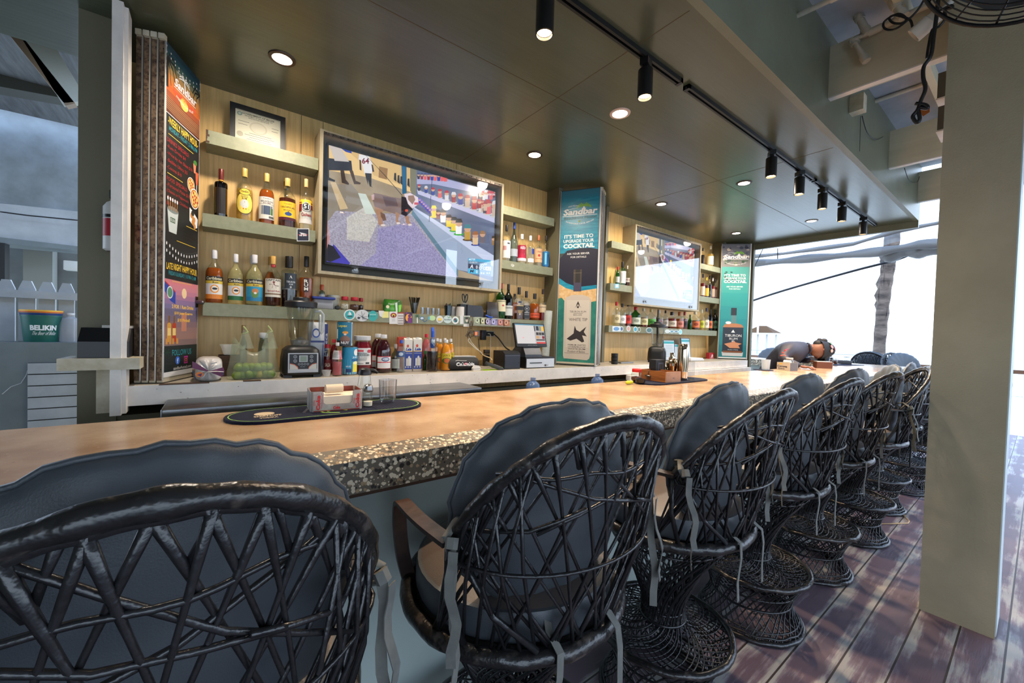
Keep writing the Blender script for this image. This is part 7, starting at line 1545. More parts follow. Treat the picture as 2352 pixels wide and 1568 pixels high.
c = at(1420+250/10.69, 780+1060/10.69, z=ZB+.012); obj1(MB().tube([(0, 0, 0), (.02, .004, .002), (.05, .006, 0), (.07, .008, 0)], [.009, .013, .011, .010], flat(196, 200, 30), 10), 'marker_pen', 'yellow green highlighter lying at the left tip of the mat by the red lidded shaker', 'pen', smooth=180, loc=(c.x-.02, c.y, ZB+.0135))
c = at(1420+900/10.69, 780+720/10.69, y=1.74); t = thing('napkin_dispenser', 'small black napkin dispenser behind the wooden box', 'napkin dispenser', (c.x-.05, 1.70, ZB+.0005), -.25); MB().box(0, .09, 0, .07, 0, .15, M_blackp).build('body', t, smooth=0); MB().box(.02, .07, -.002, 0, .02, .13, flat(60, 70, 90)).box(.028, .062, -.003, -.002, .03, .12, flat(30, 22, 20)).build('slot', t, smooth=0)
# far group: glass, caddy, jar
c = on(1763, 851); t = thing('plastic_tumbler', 'frosted tumbler on a small dark mat before the far napkin caddy', 'tumbler', (c.x, c.y+.02, ZB+.006)); MB().lathe([(.034, 0), (.036, .008), (.044, .11), (.042, .11), (.034, .012), (.0005, .01)], film('frosted', c8(190, 204, 216), .5, .2), n=24, cap=False).build('tumbler', t)
obj1(MB().lathe([(.09, 0), (.095, .003), (.09, .006), (.0005, .006)], M_mat, n=28, cap=False), 'bar_mat', 'small round dark mat under the frosted tumbler', 'bar mat', loc=(c.x+.02, c.y+.05, ZB))
q0, q1 = on(1784, 849), on(1814, 852); d = V(q1.x-q0.x, q1.y-q0.y, 0); Lc = d.length; an = math.atan2(d.y, d.x)
Lc = min(Lc, .24); t = thing('napkin_caddy', 'cream napkin caddy lettered Corona Extra on the far part of the bar', 'napkin holder', (q0.x, q0.y, ZB+.0005), an); z1 = .085
MB().box(0, Lc, 0, .003, 0, z1, flat(176, 166, 150)).box(0, Lc, .12, .123, 0, z1, flat(176, 166, 150)).box(0, .003, .003, .12, 0, z1, flat(150, 140, 126)).box(Lc-.003, Lc, .003, .12, 0, z1, flat(90, 90, 96)).box(.003, Lc-.003, .003, .12, 0, .003, flat(150, 140, 126)).build('tin', t, smooth=0)
A = Art(plane_fn((0, -.0004, z1), (Lc, 0, 0), (0, 0, -z1), (0, -1, 0))); A.text('Corona', .04, .34, .8, .62, flat(40, 40, 60), .04); A.text('Extra', .12, .68, .6, .86, flat(40, 40, 60), .03); A.oval(.3, .18, .14, .1, flat(206, 160, 60)); A.build('lettering', t)
MB().tube([(Lc*.3, .05, z1+.005), (Lc*.75, .06, z1+.005)], .02, flat(214, 214, 210), 12).build('napkins', t)
c = on(1818, 849); bottle(c.x+.02, c.y+.03, ZB+.0005, .13, .042, style='jar', glass='clear', liquid='brown', level=.5, cap=(206, 190, 180), lb='wide jar with a pale lid right of the Corona lettered caddy', cat='jar', name='jar')
q0, q1, q2 = on(1876, 845), on(1892, 846), on(1903, 846)
t = thing('wooden_box', 'brown wooden box of papers in front of the stooping person', 'box', (q0.x, q0.y, ZB+.0005), -.9); MB().box(0, .16, 0, .10, 0, .075, mat('far_box_wood', c8(104, 60, 40), .5)).box(.16, .163, 0, .10, 0, .075, flat(190, 176, 160)).build('box', t, smooth=0); MB().box(.004, .156, .004, .096, .075, .082, flat(206, 208, 210)).build('papers', t, smooth=0)
# condiments on the return leg
for px, py, wd, ht, lb in ((1909.5, 837.5, 8.5, 17, 'left glass pepper shaker on the far mat'), (1919.5, 838, 7, 14, 'second, smaller glass shaker on the far mat'), (1944, 836.5, 14, 17, 'rounder glass sugar jar on the far mat')):
    c = on(px, py); dist = (c-CAM).dot(fwd); r = wd*dist/FPX/2; h = ht*dist/FPX; bottle(c.x, c.y, ZB+.007, h, r, style='jar', glass='clear', liquid='water' if wd > 10 else 'brown', level=.6, cap=(196, 200, 206), lb=lb, cat='shaker', name='glass_shaker', group='shakers on the far mat')
c0, c1 = on(1900, 838), on(1956, 838); cm = (c0+c1)/2; obj1(MB().rbox(-.35, .35, -.10, .10, 0, .006, M_mat, r=.03), 'bar_mat', 'thin dark mat under the far shakers on the return leg of the bar', 'bar mat', loc=(cm.x, cm.y, ZB), rot=(0, 0, math.atan2(c1.y-c0.y, c1.x-c0.x)))
obj1(MB().rbox(-.12, .12, -.02, .02, 0, .05, flat(70, 76, 84), r=.004), 'packet_rack', 'low dark rack between the far shakers and the sugar jar', 'rack', loc=(on(1931, 836.5).x, on(1931, 836.5).y, ZB+.0065), rot=(0, 0, -PI/2.3))
# water jugs behind the bar
for px, py, lb in ((1224, 884, 'small dark blue jug behind the bar, below the ledge'), (1372, 870, 'pale blue ribbed water jug top behind the bar')):
    c = at(px, py, y=2.3); obj1(MB().lathe([(.0005, 0), (.05, 0), (.055, .02), (.05, .05), (.055, .08), (.05, .11), (.03, .13), (.02, .135), (.02, .16), (.0005, .16)], film('blue_jug', c8(90, 120, 170), .6, .2), n=18, cap=False), 'water_jug', lb, 'jug', 'jugs behind the bar', loc=(c.x, 2.3, .9055))
obj1(MB().box(1.9, 4.6, 2.1, 2.6, .86, .905, M_steel).box(1.92, 4.58, 2.12, 2.58, 0, .86, M_dark), 'undercounter_cooler', 'dark undercounter cooler with a steel top between the bar and the back wall', 'cooler', smooth=0)
# ================================================================ outside at the left
YF_ = 4.2
M_pl = mat('grey_blue_plaster', c8(122, 130, 132), .8, col2=c8(108, 116, 118), scale=3, bump=.3, bscale=14)
M_pl2 = mat('old_stair_plaster', c8(150, 160, 168), .8, col2=c8(118, 124, 126), scale=2.2, bump=.25, bscale=20)
M_gw = mat('grey_white_boards', c8(176, 180, 184), .6, col2=c8(160, 164, 168), scale=6)
def L(px, py, y=YF_): return at(px, py, y=y)
xa, xb = -2.6, -.60
zt = L(90, 786).z
lw = MB().box(xa, xb+.3, YF_, YF_+.25, 0, zt, M_pl)
# crack line in the render coat
pts = [L(5, 905), L(25, 888), L(48, 880), L(60, 862), L(64, 850)]
lw.tube([p+V(0, -.001, 0) for p in pts], .002, flat(186, 190, 194), 4)
tag(lw.build('garden_wall', smooth=0), 'low rendered grey wall outside at the left, carrying the beer bucket', 'wall')
# louvred vent: slats
t = thing('slatted_vent', 'grey slatted wooden vent set in the low wall at the left', 'vent', (0, 0, 0))
x0, x1 = L(65, 900).x, L(190, 900).x; MB().box(x0, x1, YF_-.004, YF_-.002, L(120, 990).z, L(120, 832).z, M_dark).build('gap_shade', t, smooth=0)  # dark sheet on the wall face paints the shade between the slats
for k in range(7):
    z1 = L(65, 834+k*26.5).z; z0 = L(65, 858+k*26.5).z; MB().box(x0+.002, x1, YF_-.022, YF_-.004, z0, z1, M_gw).build('slat', t, smooth=0)
# picket fence
t = thing('picket_fence', 'grey white picket fence with pointed tops standing on the low wall', 'fence', (0, 0, 0)); yp = YF_+.22
zr = L(90, 680, yp).z; MB().box(xa, xb+.2, yp-.05, yp-.02, zr-.02, zr+.035, M_gw).build('rail', t, smooth=0)
pw = L(120, 660, yp).x-L(82, 660, yp).x
for k in range(-3, 6):
    xc = L(64, 660, yp).x+(k)*(L(110, 660, yp).x-L(64, 660, yp).x); z1 = L(64, 645, yp).z; w2 = pw*.5
    MB().prism([(xc-w2, zt), (xc+w2, zt), (xc+w2, z1-.06), (xc+w2*.5, z1), (xc-w2*.5, z1), (xc-w2, z1-.06)], yp-.02, yp, M_gw).build('picket', t, smooth=0)
# bucket
a, b_ = L(48, 786, 4.28), L(134, 786, 4.28); H = L(90, 712, 4.28).z-zt; R0 = (b_.x-a.x)/2; cx = (a.x+b_.x)/2
t = thing('beer_bucket', 'green beer bucket lettered BELIKIN with blue and yellow buckets nested inside', 'bucket', (cx, 4.31, zt+.0005)); R1 = R0*1.14
MB().lathe([(R0*.92, 0), (R0*.94, .004), (R1*.97, H*.80), (R1*1.0, H*.80), (R1, H*.84), (R1*.98, H*.84)], flat(14, 92, 82), n=36, cap=False).build('green_bucket', t)
MB().lathe([(R1*.985, H*.83), (R1*1.03, H*.91), (R1*1.0, H*.91)], flat(24, 50, 110), n=36, cap=False).build('blue_bucket', t); MB().lathe([(R1*1.0, H*.90), (R1*1.03, H*.93), (R1*1.04, H), (R1*1.0, H), (R1*.9, H*.8)], flat(236, 176, 50), n=36, cap=False).lathe([(R1*1.035, H*.925), (R1*1.04, H*.95)], flat(200, 60, 30), n=36, cap=False).build('yellow_bucket', t)
R_ = lambda v: R0*.94+(R1*.97-R0*.94)*(1-v)
an = math.atan2(-4.3, -cx)
A = Art(lambda u, v, l: V((R_(v)+.0015+l)*math.cos(an+.12+(u-.5)*1.5), (R_(v)+.0015+l)*math.sin(an+.12+(u-.5)*1.5), H*.8*(1-v)), .0004); wt = flat(230, 234, 232)
A.text('BELIKIN', .02, .34, .98, .54, wt, .05); A.text('The Beer of Belize', .06, .58, .94, .72, wt, .0, slant=.08); A.build('lettering', t)
c = L(160, 786, 4.30); t = thing('plastic_jug', 'large clear plastic jug beside the beer bucket', 'jug', (c.x, 4.32, zt+.0005)); MB().lathe([(.055, 0), (.06, .01), (.06, .12), (.045, .17), (.02, .185), (.02, .20)], film('jug_film', c8(190, 192, 200), .45, .15), n=24, cap=False).build('body', t); MB().lathe([(.022, .198), (.024, .212), (.0005, .214)], flat(220, 220, 224), n=16, cap=False).build('cap', t)
# building behind: plaster face, beams, stair soffit
ys = 5.6
bw = MB()
def quad(M, y, *px, th=.1):
    p = [at(a, b, y=y) for a, b in px]; n = len(p); bw.prism([(q.x, q.z) for q in p], y, y+th, M)
quad(M_pl2, ys, (-250, 175), (184, 268), (184, 492), (-250, 430), th=.12)
quad(mat('stair_edge', c8(176, 182, 186), .7), ys-.06, (-250, 160), (184, 262), (184, 276), (-250, 174), th=.2)
quad(M_gw, ys-.04, (-250, 440), (184, 486), (184, 566), (-250, 515), th=.3)
quad(M_pl, ys-.10, (-250, 515), (184, 566), (184, 575), (-250, 535), th=.3)
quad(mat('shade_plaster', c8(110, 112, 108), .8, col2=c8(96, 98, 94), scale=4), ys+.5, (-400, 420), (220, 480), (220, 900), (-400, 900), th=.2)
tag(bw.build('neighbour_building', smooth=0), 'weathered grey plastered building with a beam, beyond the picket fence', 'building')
tag(MB().prism([(at(-20, 560, y=5.5).x, 0), (at(22, 560, y=5.5).x, 0), (at(22, 560, y=5.5).x, at(0, 560, y=5.5).z), (at(-20, 560, y=5.5).x, at(0, 560, y=5.5).z)], 5.4, 5.5, M_black).build('dark_post', smooth=0), 'dark post at the far left edge behind the fence', 'post')
tag(MB().box(at(62, 600, y=6).x, at(128, 600, y=6).x, 5.9, 6.05, 0, at(80, 560, y=6).z, mat('grey_column', c8(130, 132, 126), .8)).build('concrete_column', smooth=0), 'grey concrete column in the shade behind the fence', 'column')
p = at(152, 600, y=5.7); tag(MB().rbox(p.x, p.x+.2, 5.6, 5.7, p.z-.09, p.z, flat(206, 206, 200), r=.01).build('wall_lamp', smooth=30), 'small pale rectangular fitting on the shaded wall behind the fence', 'wall light')
cable([at(0, 486, y=5.45), at(60, 494, y=5.45), at(100, 498, y=5.45), at(182, 506, y=5.45)], .006, M_black, 'black_cable', 'black cable strung along the neighbouring building beam')
cable([at(0, 208, y=5.3), at(40, 224, y=5.3), at(100, 244, y=5.3), at(182, 268, y=5.3)], .02, M_black, 'black_pipe', 'black pipe sweeping along the top of the neighbouring wall')
# eaves and braces above
M_rf = mat('dark_timber', c8(60, 62, 58), .7)
ev = MB(); ev.prism([(at(a, b, y=4.6).x, at(a, b, y=4.6).z) for a, b in ((-250, 60), (184, 140), (184, 238), (-250, 160))], 4.55, 4.7, M_rf)
tag(ev.build('eaves_board', smooth=0), 'dark eaves board of the neighbouring roof at the upper left', 'eaves')
for (a, b2, w_, M, lb) in (((38, 85), (166, 246), .05, mat('rusty_rod', c8(120, 100, 80), .6), 'thin rusty brace rod slanting down at the upper left'), ((88, 96), (176, 240), .13, mat('brace_white', c8(160, 164, 158), .6), 'wide pale timber brace slanting down at the upper left')):
    p, q = at(*a, y=3.9), at(*b2, y=3.9); d = (q-p).normalized(); n_ = V(-d.z, 0, d.x)*w_/2
    tag(MB().prism([(p.x+n_.x, p.z+n_.z), (q.x+n_.x, q.z+n_.z), (q.x-n_.x, q.z-n_.z), (p.x-n_.x, p.z-n_.z)], 3.86, 3.92, M).build('roof_brace', smooth=0), lb, 'brace', 'braces at the upper left')
tag(MB().box(-4, -.55, 3.11, 5.3, 3.15, 3.2, mat('tin_roof_underside', c8(96, 100, 104), .6, col2=c8(70, 72, 76), scale=3, stretch=(12, 1, 1))).build('side_roof', smooth=0), 'dim corrugated roof beyond the ceiling edge at the upper left', 'roof')
# fire extinguisher on the olive wall
c = at(252, 578, y=2.58); zt_ = at(252, 462, y=2.58).z; t = thing('fire_extinguisher', 'white fire extinguisher with a red label hung behind the white post', 'fire extinguisher', (c.x+.022, 2.56, c.z)); h = zt_-c.z
MB().lathe([(.03, 0), (.042, .008), (.042, h*.86), (.03, h*.95), (.014, h), (.012, h+.02)], flat(206, 204, 200), n=24, cap=False).build('cylinder', t); MB().lathe([(.0425, h*.28), (.0425, h*.62)], flat(160, 20, 40), n=24, cap=False).lathe([(.0428, h*.64), (.0428, h*.70)], M_black, n=24, cap=False).build('label', t); MB().box(-.02, .03, -.01, .01, h+.01, h+.045, M_black).build('valve', t)
# small white shelf with printer
a, b_ = at(135, 823, y=2.45), at(252, 823, y=2.45); zz = a.z
t = thing('bracket_shelf', 'weathered white bracket shelf on the olive wall at the left', 'shelf', (0, 0, 0)); MB().box(a.x, b_.x+.1, 2.42, 2.62, zz-.05, zz, M_cream).build('board', t, smooth=0); MB().box(b_.x-.06, b_.x+.02, 2.56, 2.62, zz-.26, zz-.05, M_cream).build('bracket', t, smooth=0)
t = thing('receipt_printer', 'black printer sitting on the small bracket shelf at the left, paper on top', 'printer', (at(183, 820, y=2.5).x, 2.46, zz+.0005)); W = b_.x-at(183, 820, y=2.5).x+.06
MB().prism([(0, 0), (.02, .0), (.14, 0), (.14, .13), (.06, .13), (0, .07)], 0, W, M_blackp, axis='x').build('body', t, smooth=0); MB().box(W*.4, W, .06, .13, .1305, .142, flat(190, 184, 176)).build('paper', t, smooth=0)
# ================================================================ upper right: pipes, camera, fan
XJ = 3.12
def J(px, py, x=XJ): return at(px, py, x=x)
c8r = lambda cx, cy, x=XJ: at(1800+cx/3.136, cy/3.136, x=x)
def pipe(pts, r, name, label, M=M_pvc, n=10):
    b = MB(); b.tube(pts, r, M, n)
    for p, q in zip(pts, pts[1:]):
        d = (Vector(q)-Vector(p)); 
        if d.length > .05: d.normalize(); b.tube([Vector(p)-d*.012, Vector(p)+d*.03], r*1.25, M, n); b.tube([Vector(q)-d*.03, Vector(q)+d*.012], r*1.25, M, n)
    return tag(b.build(name, smooth=50), label, 'pipe', 'white pipes at the upper right')
pipe([c8r(540, -40), c8r(540, 120), c8r(600, 235)], .020, 'pvc_pipe', 'white pipe coming straight down to the elbow in front of the cream joist')
pipe([c8r(1100, 10), c8r(850, 125), c8r(660, 215), c8r(500, 295), c8r(590, 430)], .0175, 'pvc_pipe', 'long white pipe crossing the cream joist and turning down at its end')
pipe([c8r(760, -30, 3.05), c8r(800, 30, 3.05), c8r(860, 110, 3.05)], .020, 'pvc_pipe', 'short white pipe bend just left of the security camera')
pipe([c8r(40, 140, 2.6), c8r(390, -25, 2.6)], .014, 'pvc_pipe', 'rusty ended white pipe crossing the upper corner beside the beam')
pipe([at(1800+600/3.136, 750/3.136, x=4.3), at(1800+1115/3.136, 570/3.136, x=4.3)], .016, 'pvc_pipe', 'white conduit running from the junction box to the pillar')
pipe([at(1800+465/3.136, 650/3.136, x=4.2), at(1800+540/3.136, 740/3.136, x=4.25)], .020, 'pvc_pipe', 'stub of white conduit entering the junction box')
# junction box on the beam
p = at(1800+545/3.136, 760/3.136, y=.84)
tag(MB().box(p.x-.035, p.x+.045, .81, .889, p.z-.045, p.z+.07, M_cream).build('junction_box', smooth=0), 'white junction box fixed to the olive beam below the first joist', 'junction box')
cable([at(1800+565/3.136, 835/3.136, y=.87), at(1800+600/3.136, 950/3.136, y=.87), at(1800+660/3.136, 1005/3.136, y=.87), at(1800+715/3.136, 985/3.136, y=.87)], .003, M_blackp, 'thin_cable', 'thin dark cable sagging below the junction box along the beam')
cable([at(1800+555/3.136, 835/3.136, y=.88), at(1800+547/3.136, 1090/3.136, y=.88)], .0015, M_blackp, 'thin_cable', 'fine straight wire down the face of the beam')
cable([at(1800+870/3.136, 1210/3.136, y=.87), at(1800+905/3.136, 1300/3.136, y=.87), at(1800+960/3.136, 1310/3.136, y=.87), at(1800+978/3.136, 1270/3.136, y=.87)], .003, M_blackp, 'thin_cable', 'short wire loop on the beam near the third joist')
# white trim strip down beside the pillar and boxes
p0 = at(1800+1150/3.136, 550/3.136, x=3.25)
for (cy0, cy1, lb) in ((530, 735, 'upper grey loudspeaker shaped box at the left side of the pillar top'), (770, 965, 'lower grey box at the left side of the pillar top')):
    a, b_ = at(1800+1113/3.136, cy0/3.136, x=3.2), at(1800+1113/3.136, cy1/3.136, x=3.2)
    tag(MB().box(3.2, 3.38, .352, a.y, b_.z+.02, a.z, mat('grey_box_paint', c8(96, 92, 80), .6)).box(3.195, 3.385, .352, a.y+.004, b_.z+.012, b_.z+.02, M_white).build('wall_box', smooth=0), lb, 'box', 'boxes on the pillar')
# security camera
ca, cb = c8r(935, 260, 2.95), c8r(1130, 90, 2.95); d = (cb-ca); Lc = d.length; d.normalize(); q = d.to_track_quat('Z', 'Y').to_matrix().to_4x4(); X = Matrix.Translation(ca) @ q
t = thing('security_camera', 'white bullet security camera under the roof beside the pillar', 'security camera', (0, 0, 0))
MB().lathe([(.030, .02), (.036, 0), (.040, 0), (.040, Lc*.62), (.034, Lc*.66), (.034, Lc), (.0005, Lc)], flat(206, 200, 188), n=28, cap=False, X=X).build('body', t); MB().lathe([(.0005, .012), (.033, .014)], M_black, n=24, X=X).build('lens', t)
MB().tube([cb, cb+V(.02, -.04, .05), cb+V(.04, -.06, .12)], .014, flat(190, 186, 176), 10).build('bracket', t, smooth=180)
# black cables looping down
cable([c8r(1115, -20, 2.9), c8r(1100, 120, 2.9), c8r(1080, 260, 2.9), c8r(1060, 400, 2.9), c8r(1010, 480, 2.9), c8r(1005, 560, 2.9), c8r(1020, 640, 2.9), c8r(990, 720, 2.9), c8r(965, 790, 2.9), c8r(930, 840, 2.9), c8r(960, 885, 2.9), c8r(980, 850, 2.9), c8r(970, 780, 2.9), c8r(1035, 780, 2.9), c8r(1020, 755, 2.9), c8r(950, 745, 2.9)], .0085, M_black, 'black_cable', 'thick black cable hanging down in front of the joists, looped at its end')
cable([c8r(930, 210, 2.95), c8r(915, 150, 2.95), c8r(870, 125, 2.95), c8r(800, 110, 2.95), c8r(760, 130, 2.95), c8r(790, 165, 2.95), c8r(860, 165, 2.95), c8r(880, 130, 2.95), c8r(820, 100, 2.95), c8r(730, 150, 2.95), c8r(720, 195, 2.95), c8r(760, 215, 2.95), c8r(830, 195, 2.95), c8r(950, 90, 2.95), c8r(1010, 0, 2.95)], .0055, M_black, 'black_cable', 'coiled black camera cable looping beside the security camera')
cable([c8r(1120, 80, 2.92), c8r(1200, 40, 2.92), c8r(1215, 55, 2.92), c8r(1160, 75, 2.92), c8r(1165, 130, 2.92), c8r(1120, 190, 2.92), c8r(1070, 215, 2.92), c8r(1045, 320, 2.92), c8r(1030, 420, 2.92)], .006, M_black, 'black_cable', 'black cable loop to the right of the security camera')
tag(MB().prism([(c8r(920, 690).y, c8r(920, 690).z), (c8r(1000, 650).y, c8r(1000, 650).z), (c8r(1000, 700).y, c8r(1000, 700).z), (c8r(950, 735).y, c8r(950, 735).z)], 3.35, 3.353, flat(170, 100, 40), axis='x').build('orange_tag', smooth=0), 'orange tag tied to a hanging cable near the pillar', 'tag')
# wall fan, only its guard dips into the picture
fc = CAM+(fwd+RIGHT*((2425-1176.0)/FPX)+UP*((784.0+225)/FPX))*1.12; fd = (CAM-fc); fd.normalize(); q = fd.to_track_quat('Z', 'Y').to_matrix().to_4x4(); X = Matrix.Translation(fc) @ q
t = thing('wall_fan', 'black caged fan cut off by the upper right corner', 'fan', (0, 0, 0)); g = MB(); Rf = .27
for i in range(17):
    r = Rf*(1-i*.052); z = .05+.05*math.sqrt(max(0, 1-(r/Rf)**2)); g.tube([X @ V(r*math.cos(2*PI*k/56), r*math.sin(2*PI*k/56), z) for k in range(56)], .0022 if i else .006, M_black, 5, closed=True)
for k in range(16): a = 2*PI*k/16; g.tube([X @ V(Rf*math.cos(a), Rf*math.sin(a), .05), X @ V(Rf*.6*math.cos(a), Rf*.6*math.sin(a), .09), X @ V(.05*math.cos(a), .05*math.sin(a), .10)], .003, M_black, 5)
for k in range(16): a = 2*PI*k/16; g.tube([X @ V(Rf*math.cos(a), Rf*math.sin(a), .05), X @ V(Rf*.8*math.cos(a), Rf*.8*math.sin(a), -.04), X @ V(.08*math.cos(a), .08*math.sin(a), -.06)], .003, M_black, 5)
g.build('guard', t, smooth=180)
for k in range(3):
    a0 = k*2.094; MB().loft([[X @ V(r*math.cos(a0+.5*s), r*math.sin(a0+.5*s), .02+.03*s) for s in (-1, 0, 1)] for r in (.05, .11, .18, .235)], M_blackp, closed=False).build('blade', t, smooth=180)
MB().lathe([(.055, -.12), (.06, -.1), (.06, .03), (.03, .06), (.0005, .062)], M_blackp, n=20, X=X).tube([X @ V(0, 0, -.1), X @ V(0, .1, -.25)], .02, M_black, 8).build('motor', t)
# twig on the deck
tag(MB().tube([at(2014, 1203, z=.006), at(2086, 1201, z=.006), at(2088, 1196, z=.01), at(2073, 1181, z=.006)], .005, mat('straw_strip', c8(190, 160, 120), .7), 5).tube([at(2073, 1181, z=.008), at(2083, 1184, z=.006)], .003, mat('straw_strip', c8(190, 160, 120), .7), 5).build('palm_strip', smooth=180), 'dry split palm strip lying on the deck by the fifth stool', 'twig')
# ================================================================ beyond the open end: tarps, palm, beach, sea, hut, person
M_sand = mat('bright_sand', c8(226, 216, 196), .9, col2=c8(206, 196, 176), scale=.6)
M_seaw = mat('shallow_sea', c8(150, 170, 176), .35, col2=c8(232, 236, 236), scale=.5, stretch=(1, 5, 1), lo=.5, hi=.6, bump=.6, bscale=.9)
struct(MB().box(-60, 120, -80, 160, -.5, -.45, M_sand), 'floor_beach', smooth=0)
se = MB().add([(24, -400, -.44), (900, -400, -.44), (900, 900, -.44), (24, 900, -.44)], [(0, 1, 2, 3)], M_seaw)
se = se.build('sea', smooth=0); tag(se, 'pale wind ruffled sea out to the horizon beyond the deck', 'sea', kind='stuff')
# palm trunk
XP = 12.5
pts = [at(2016, 850, x=XP), at(2020, 790, x=XP), at(2026, 720, x=XP), at(2033, 660, x=XP), at(2040, 610, x=XP), at(2048, 560, x=XP), at(2052, 500, x=XP)]
pts[0].z = -.45; t = thing('palm_tree', 'palm tree with a peeling brown trunk beyond the stools at the far end', 'palm tree', (0, 0, 0))
Q = []; 
for i in range(len(pts)-1):
    for j in range(6): Q.append(pts[i].lerp(pts[i+1], j/6))
Q.append(pts[-1]); rd = [.115+.006*math.sin(i*1.7)+(.03*max(0, (i-14)/22)) for i in range(len(Q))]
MB().tube(Q, rd, mat('palm_bark', c8(120, 104, 92), .9, col2=c8(66, 56, 50), scale=3, stretch=(1, 1, 3), bump=.8, bscale=10), 16).build('trunk', t, smooth=60)
b = MB(); r = random.Random(3)
for k in range(26):
    p = Q[r.randint(12, len(Q)-4)]; a = r.uniform(0, 2*PI); n = V(math.cos(a), math.sin(a), 0); b.add([p+n*.11+V(0, 0, .25), p+n*.17+V(.04, .04, .02), p+n*.12+V(-.05, 0, -.18)], [(0, 1, 2)], MATS['palm_bark'])
b.build('bark_husk', t, smooth=0)
fr = MB(); M_fr = mat('palm_frond', c8(110, 128, 104), .6); tp = Q[-1]+V(0, 0, 3.2)
MB().tube([Q[-1], tp], .13, MATS['palm_bark'], 12).build('crown_shaft', t, smooth=60)
for k in range(11):
    a = 2*PI*k/11; pr = None; c_ = []
    for j in range(9): s = j/8; c_.append(tp+V(math.cos(a)*2.9*s, math.sin(a)*2.9*s, .9*math.sin(s*2.2)-1.3*s*s))
    fr.tube(c_, .02, M_fr, 4)
    for j in range(1, 8):
        for sg in (-1, 1):
            d = (c_[j+1]-c_[j]); n = V(-math.sin(a), math.cos(a), 0)*sg; fr.add([c_[j], c_[j]+d*.35, c_[j]+d*.9+n*.55+V(0, 0, -.35)], [(0, 1, 2)], M_fr); fr.add([c_[j]+d*.5, c_[j]+d*.85, c_[j]+d*1.4+n*.5+V(0, 0, -.35)], [(0, 1, 2)], M_fr)
fr.build('fronds', t, smooth=0)
# pier hut
hx = 62
t = thing('pier_hut', 'thatched hut at the end of a distant pier over the sea', 'hut', (0, 0, 0)); a, m_, b_ = at(1719, 764, x=hx), at(1752, 748, x=hx), at(1788, 764, x=hx); zt = m_.z; ze = a.z; cy = m_.y; hw = abs(a.y-b_.y)/2
MB().loft([[V(hx-hw*.8, cy-hw, ze), V(hx+hw*.8, cy-hw, ze), V(hx+hw*.8, cy+hw, ze), V(hx-hw*.8, cy+hw, ze)], [V(hx-.1, cy-hw*.25, zt), V(hx+.1, cy-hw*.25, zt), V(hx+.1, cy+hw*.25, zt), V(hx-.1, cy+hw*.25, zt)]], mat('thatch', c8(92, 62, 30), .9), caps=True).build('thatched_roof', t, smooth=0)
MB().box(hx-hw*.85, hx+hw*.85, cy-hw*1.25, cy+hw*1.6, ze-.22, ze, flat(206, 196, 176)).build('eaves', t, smooth=0)
for sy in (-.9, -.3, .3, .9): MB().box(hx-.1, hx+.1, cy+hw*sy-.1, cy+hw*sy+.1, -.44, ze-.2, flat(200, 196, 186)).build('post', t, smooth=0)
MB().box(hx-hw*.8-.06, hx-hw*.8, cy-.12, cy+.12, ze, zt+.2, flat(226, 222, 214)).build('front_post', t, smooth=0)
p_ = MB(); z = at(1800, 772, x=60).z
tag(MB().box(59, 60, at(1990, 780, x=60).y, at(1700, 770, x=60).y, -.1, .0, flat(170, 160, 150)).build('pier', smooth=0), 'thin line of a wooden pier in front of the distant hut', 'pier')
# deck rail/bench at the far edge
tag(MB().box(10.05, 10.15, -3, 6, .98, 1.04, flat(120, 84, 60)).box(10.08, 10.12, -3, -2.9, 0, 1, flat(120, 84, 60)).box(10.08, 10.12, 5.8, 5.9, 0, 1, flat(120, 84, 60)).build('deck_rail', smooth=0), 'low wooden rail along the outer edge of the deck', 'rail')
# rolled clear tarps
XT = 9.6
M_tarp = film('clear_tarp', c8(150, 156, 162), .45, .3, (.95, .97, 1)); M_tarp2 = film('rolled_tarp', c8(110, 108, 106), .88, .4)
def sheet(rows, name, label, x=XT, M=M_tarp, amp=.05):
    n = 24; R = []
    for j, row in enumerate(rows):
        ln = []
        P = [at(a, b, x=x) for a, b in row]
        for i in range(n+1):
            s = i/n*(len(P)-1); k = min(int(s), len(P)-2); q = P[k].lerp(P[k+1], s-k); ln.append(q+V(amp*math.sin(i*.9+j*1.7)+.1*j, 0, 0))
        R.append(ln)
    return tag(MB().loft(R, M, closed=False).build(name, smooth=180), label, 'tarp', 'tarps at the open end')
sheet([[(1700, 606), (1800, 598), (1920, 590), (2060, 584), (2210, 590)], [(1700, 640), (1800, 630), (1920, 606), (2060, 586), (2210, 592)], [(1700, 700), (1830, 655), (1960, 618), (2060, 598), (2210, 594)]], 'clear_tarp', 'clear sagging tarp panel with a dark lower hem across the bright opening')
sheet([[(1700, 602), (1830, 580), (1960, 545), (2070, 512), (2210, 470)], [(1700, 610), (1830, 596), (1960, 578), (2070, 552), (2210, 530)]], 'clear_tarp', 'upper clear tarp folded in the opening just below the ceiling', x=9.2, amp=.08)
def roll(pts, r, name, label, x, M=M_tarp2):
    P = [at(a, b, x=x) for a, b in pts]; Q = []
    for i in range(len(P)-1):
        for j in range(6): Q.append(P[i].lerp(P[i+1], j/6))
    Q.append(P[-1]); return tag(MB().tube(Q, [r*(1+.25*math.sin(i*.8)) for i in range(len(Q))], M, 10).build(name, smooth=180), label, 'tarp', 'tarps at the open end')
roll([(1700, 606), (1790, 600), (1900, 590), (2020, 578), (2110, 562), (2220, 556)], .07, 'rolled_tarp', 'thick grey roll of tarp running across the opening above the sea', 9.3)
roll([(1700, 592), (1800, 582), (1960, 560), (2060, 530), (2220, 500)], .035, 'rolled_tarp', 'thinner folded edge of tarp above the thick roll', 9.1)
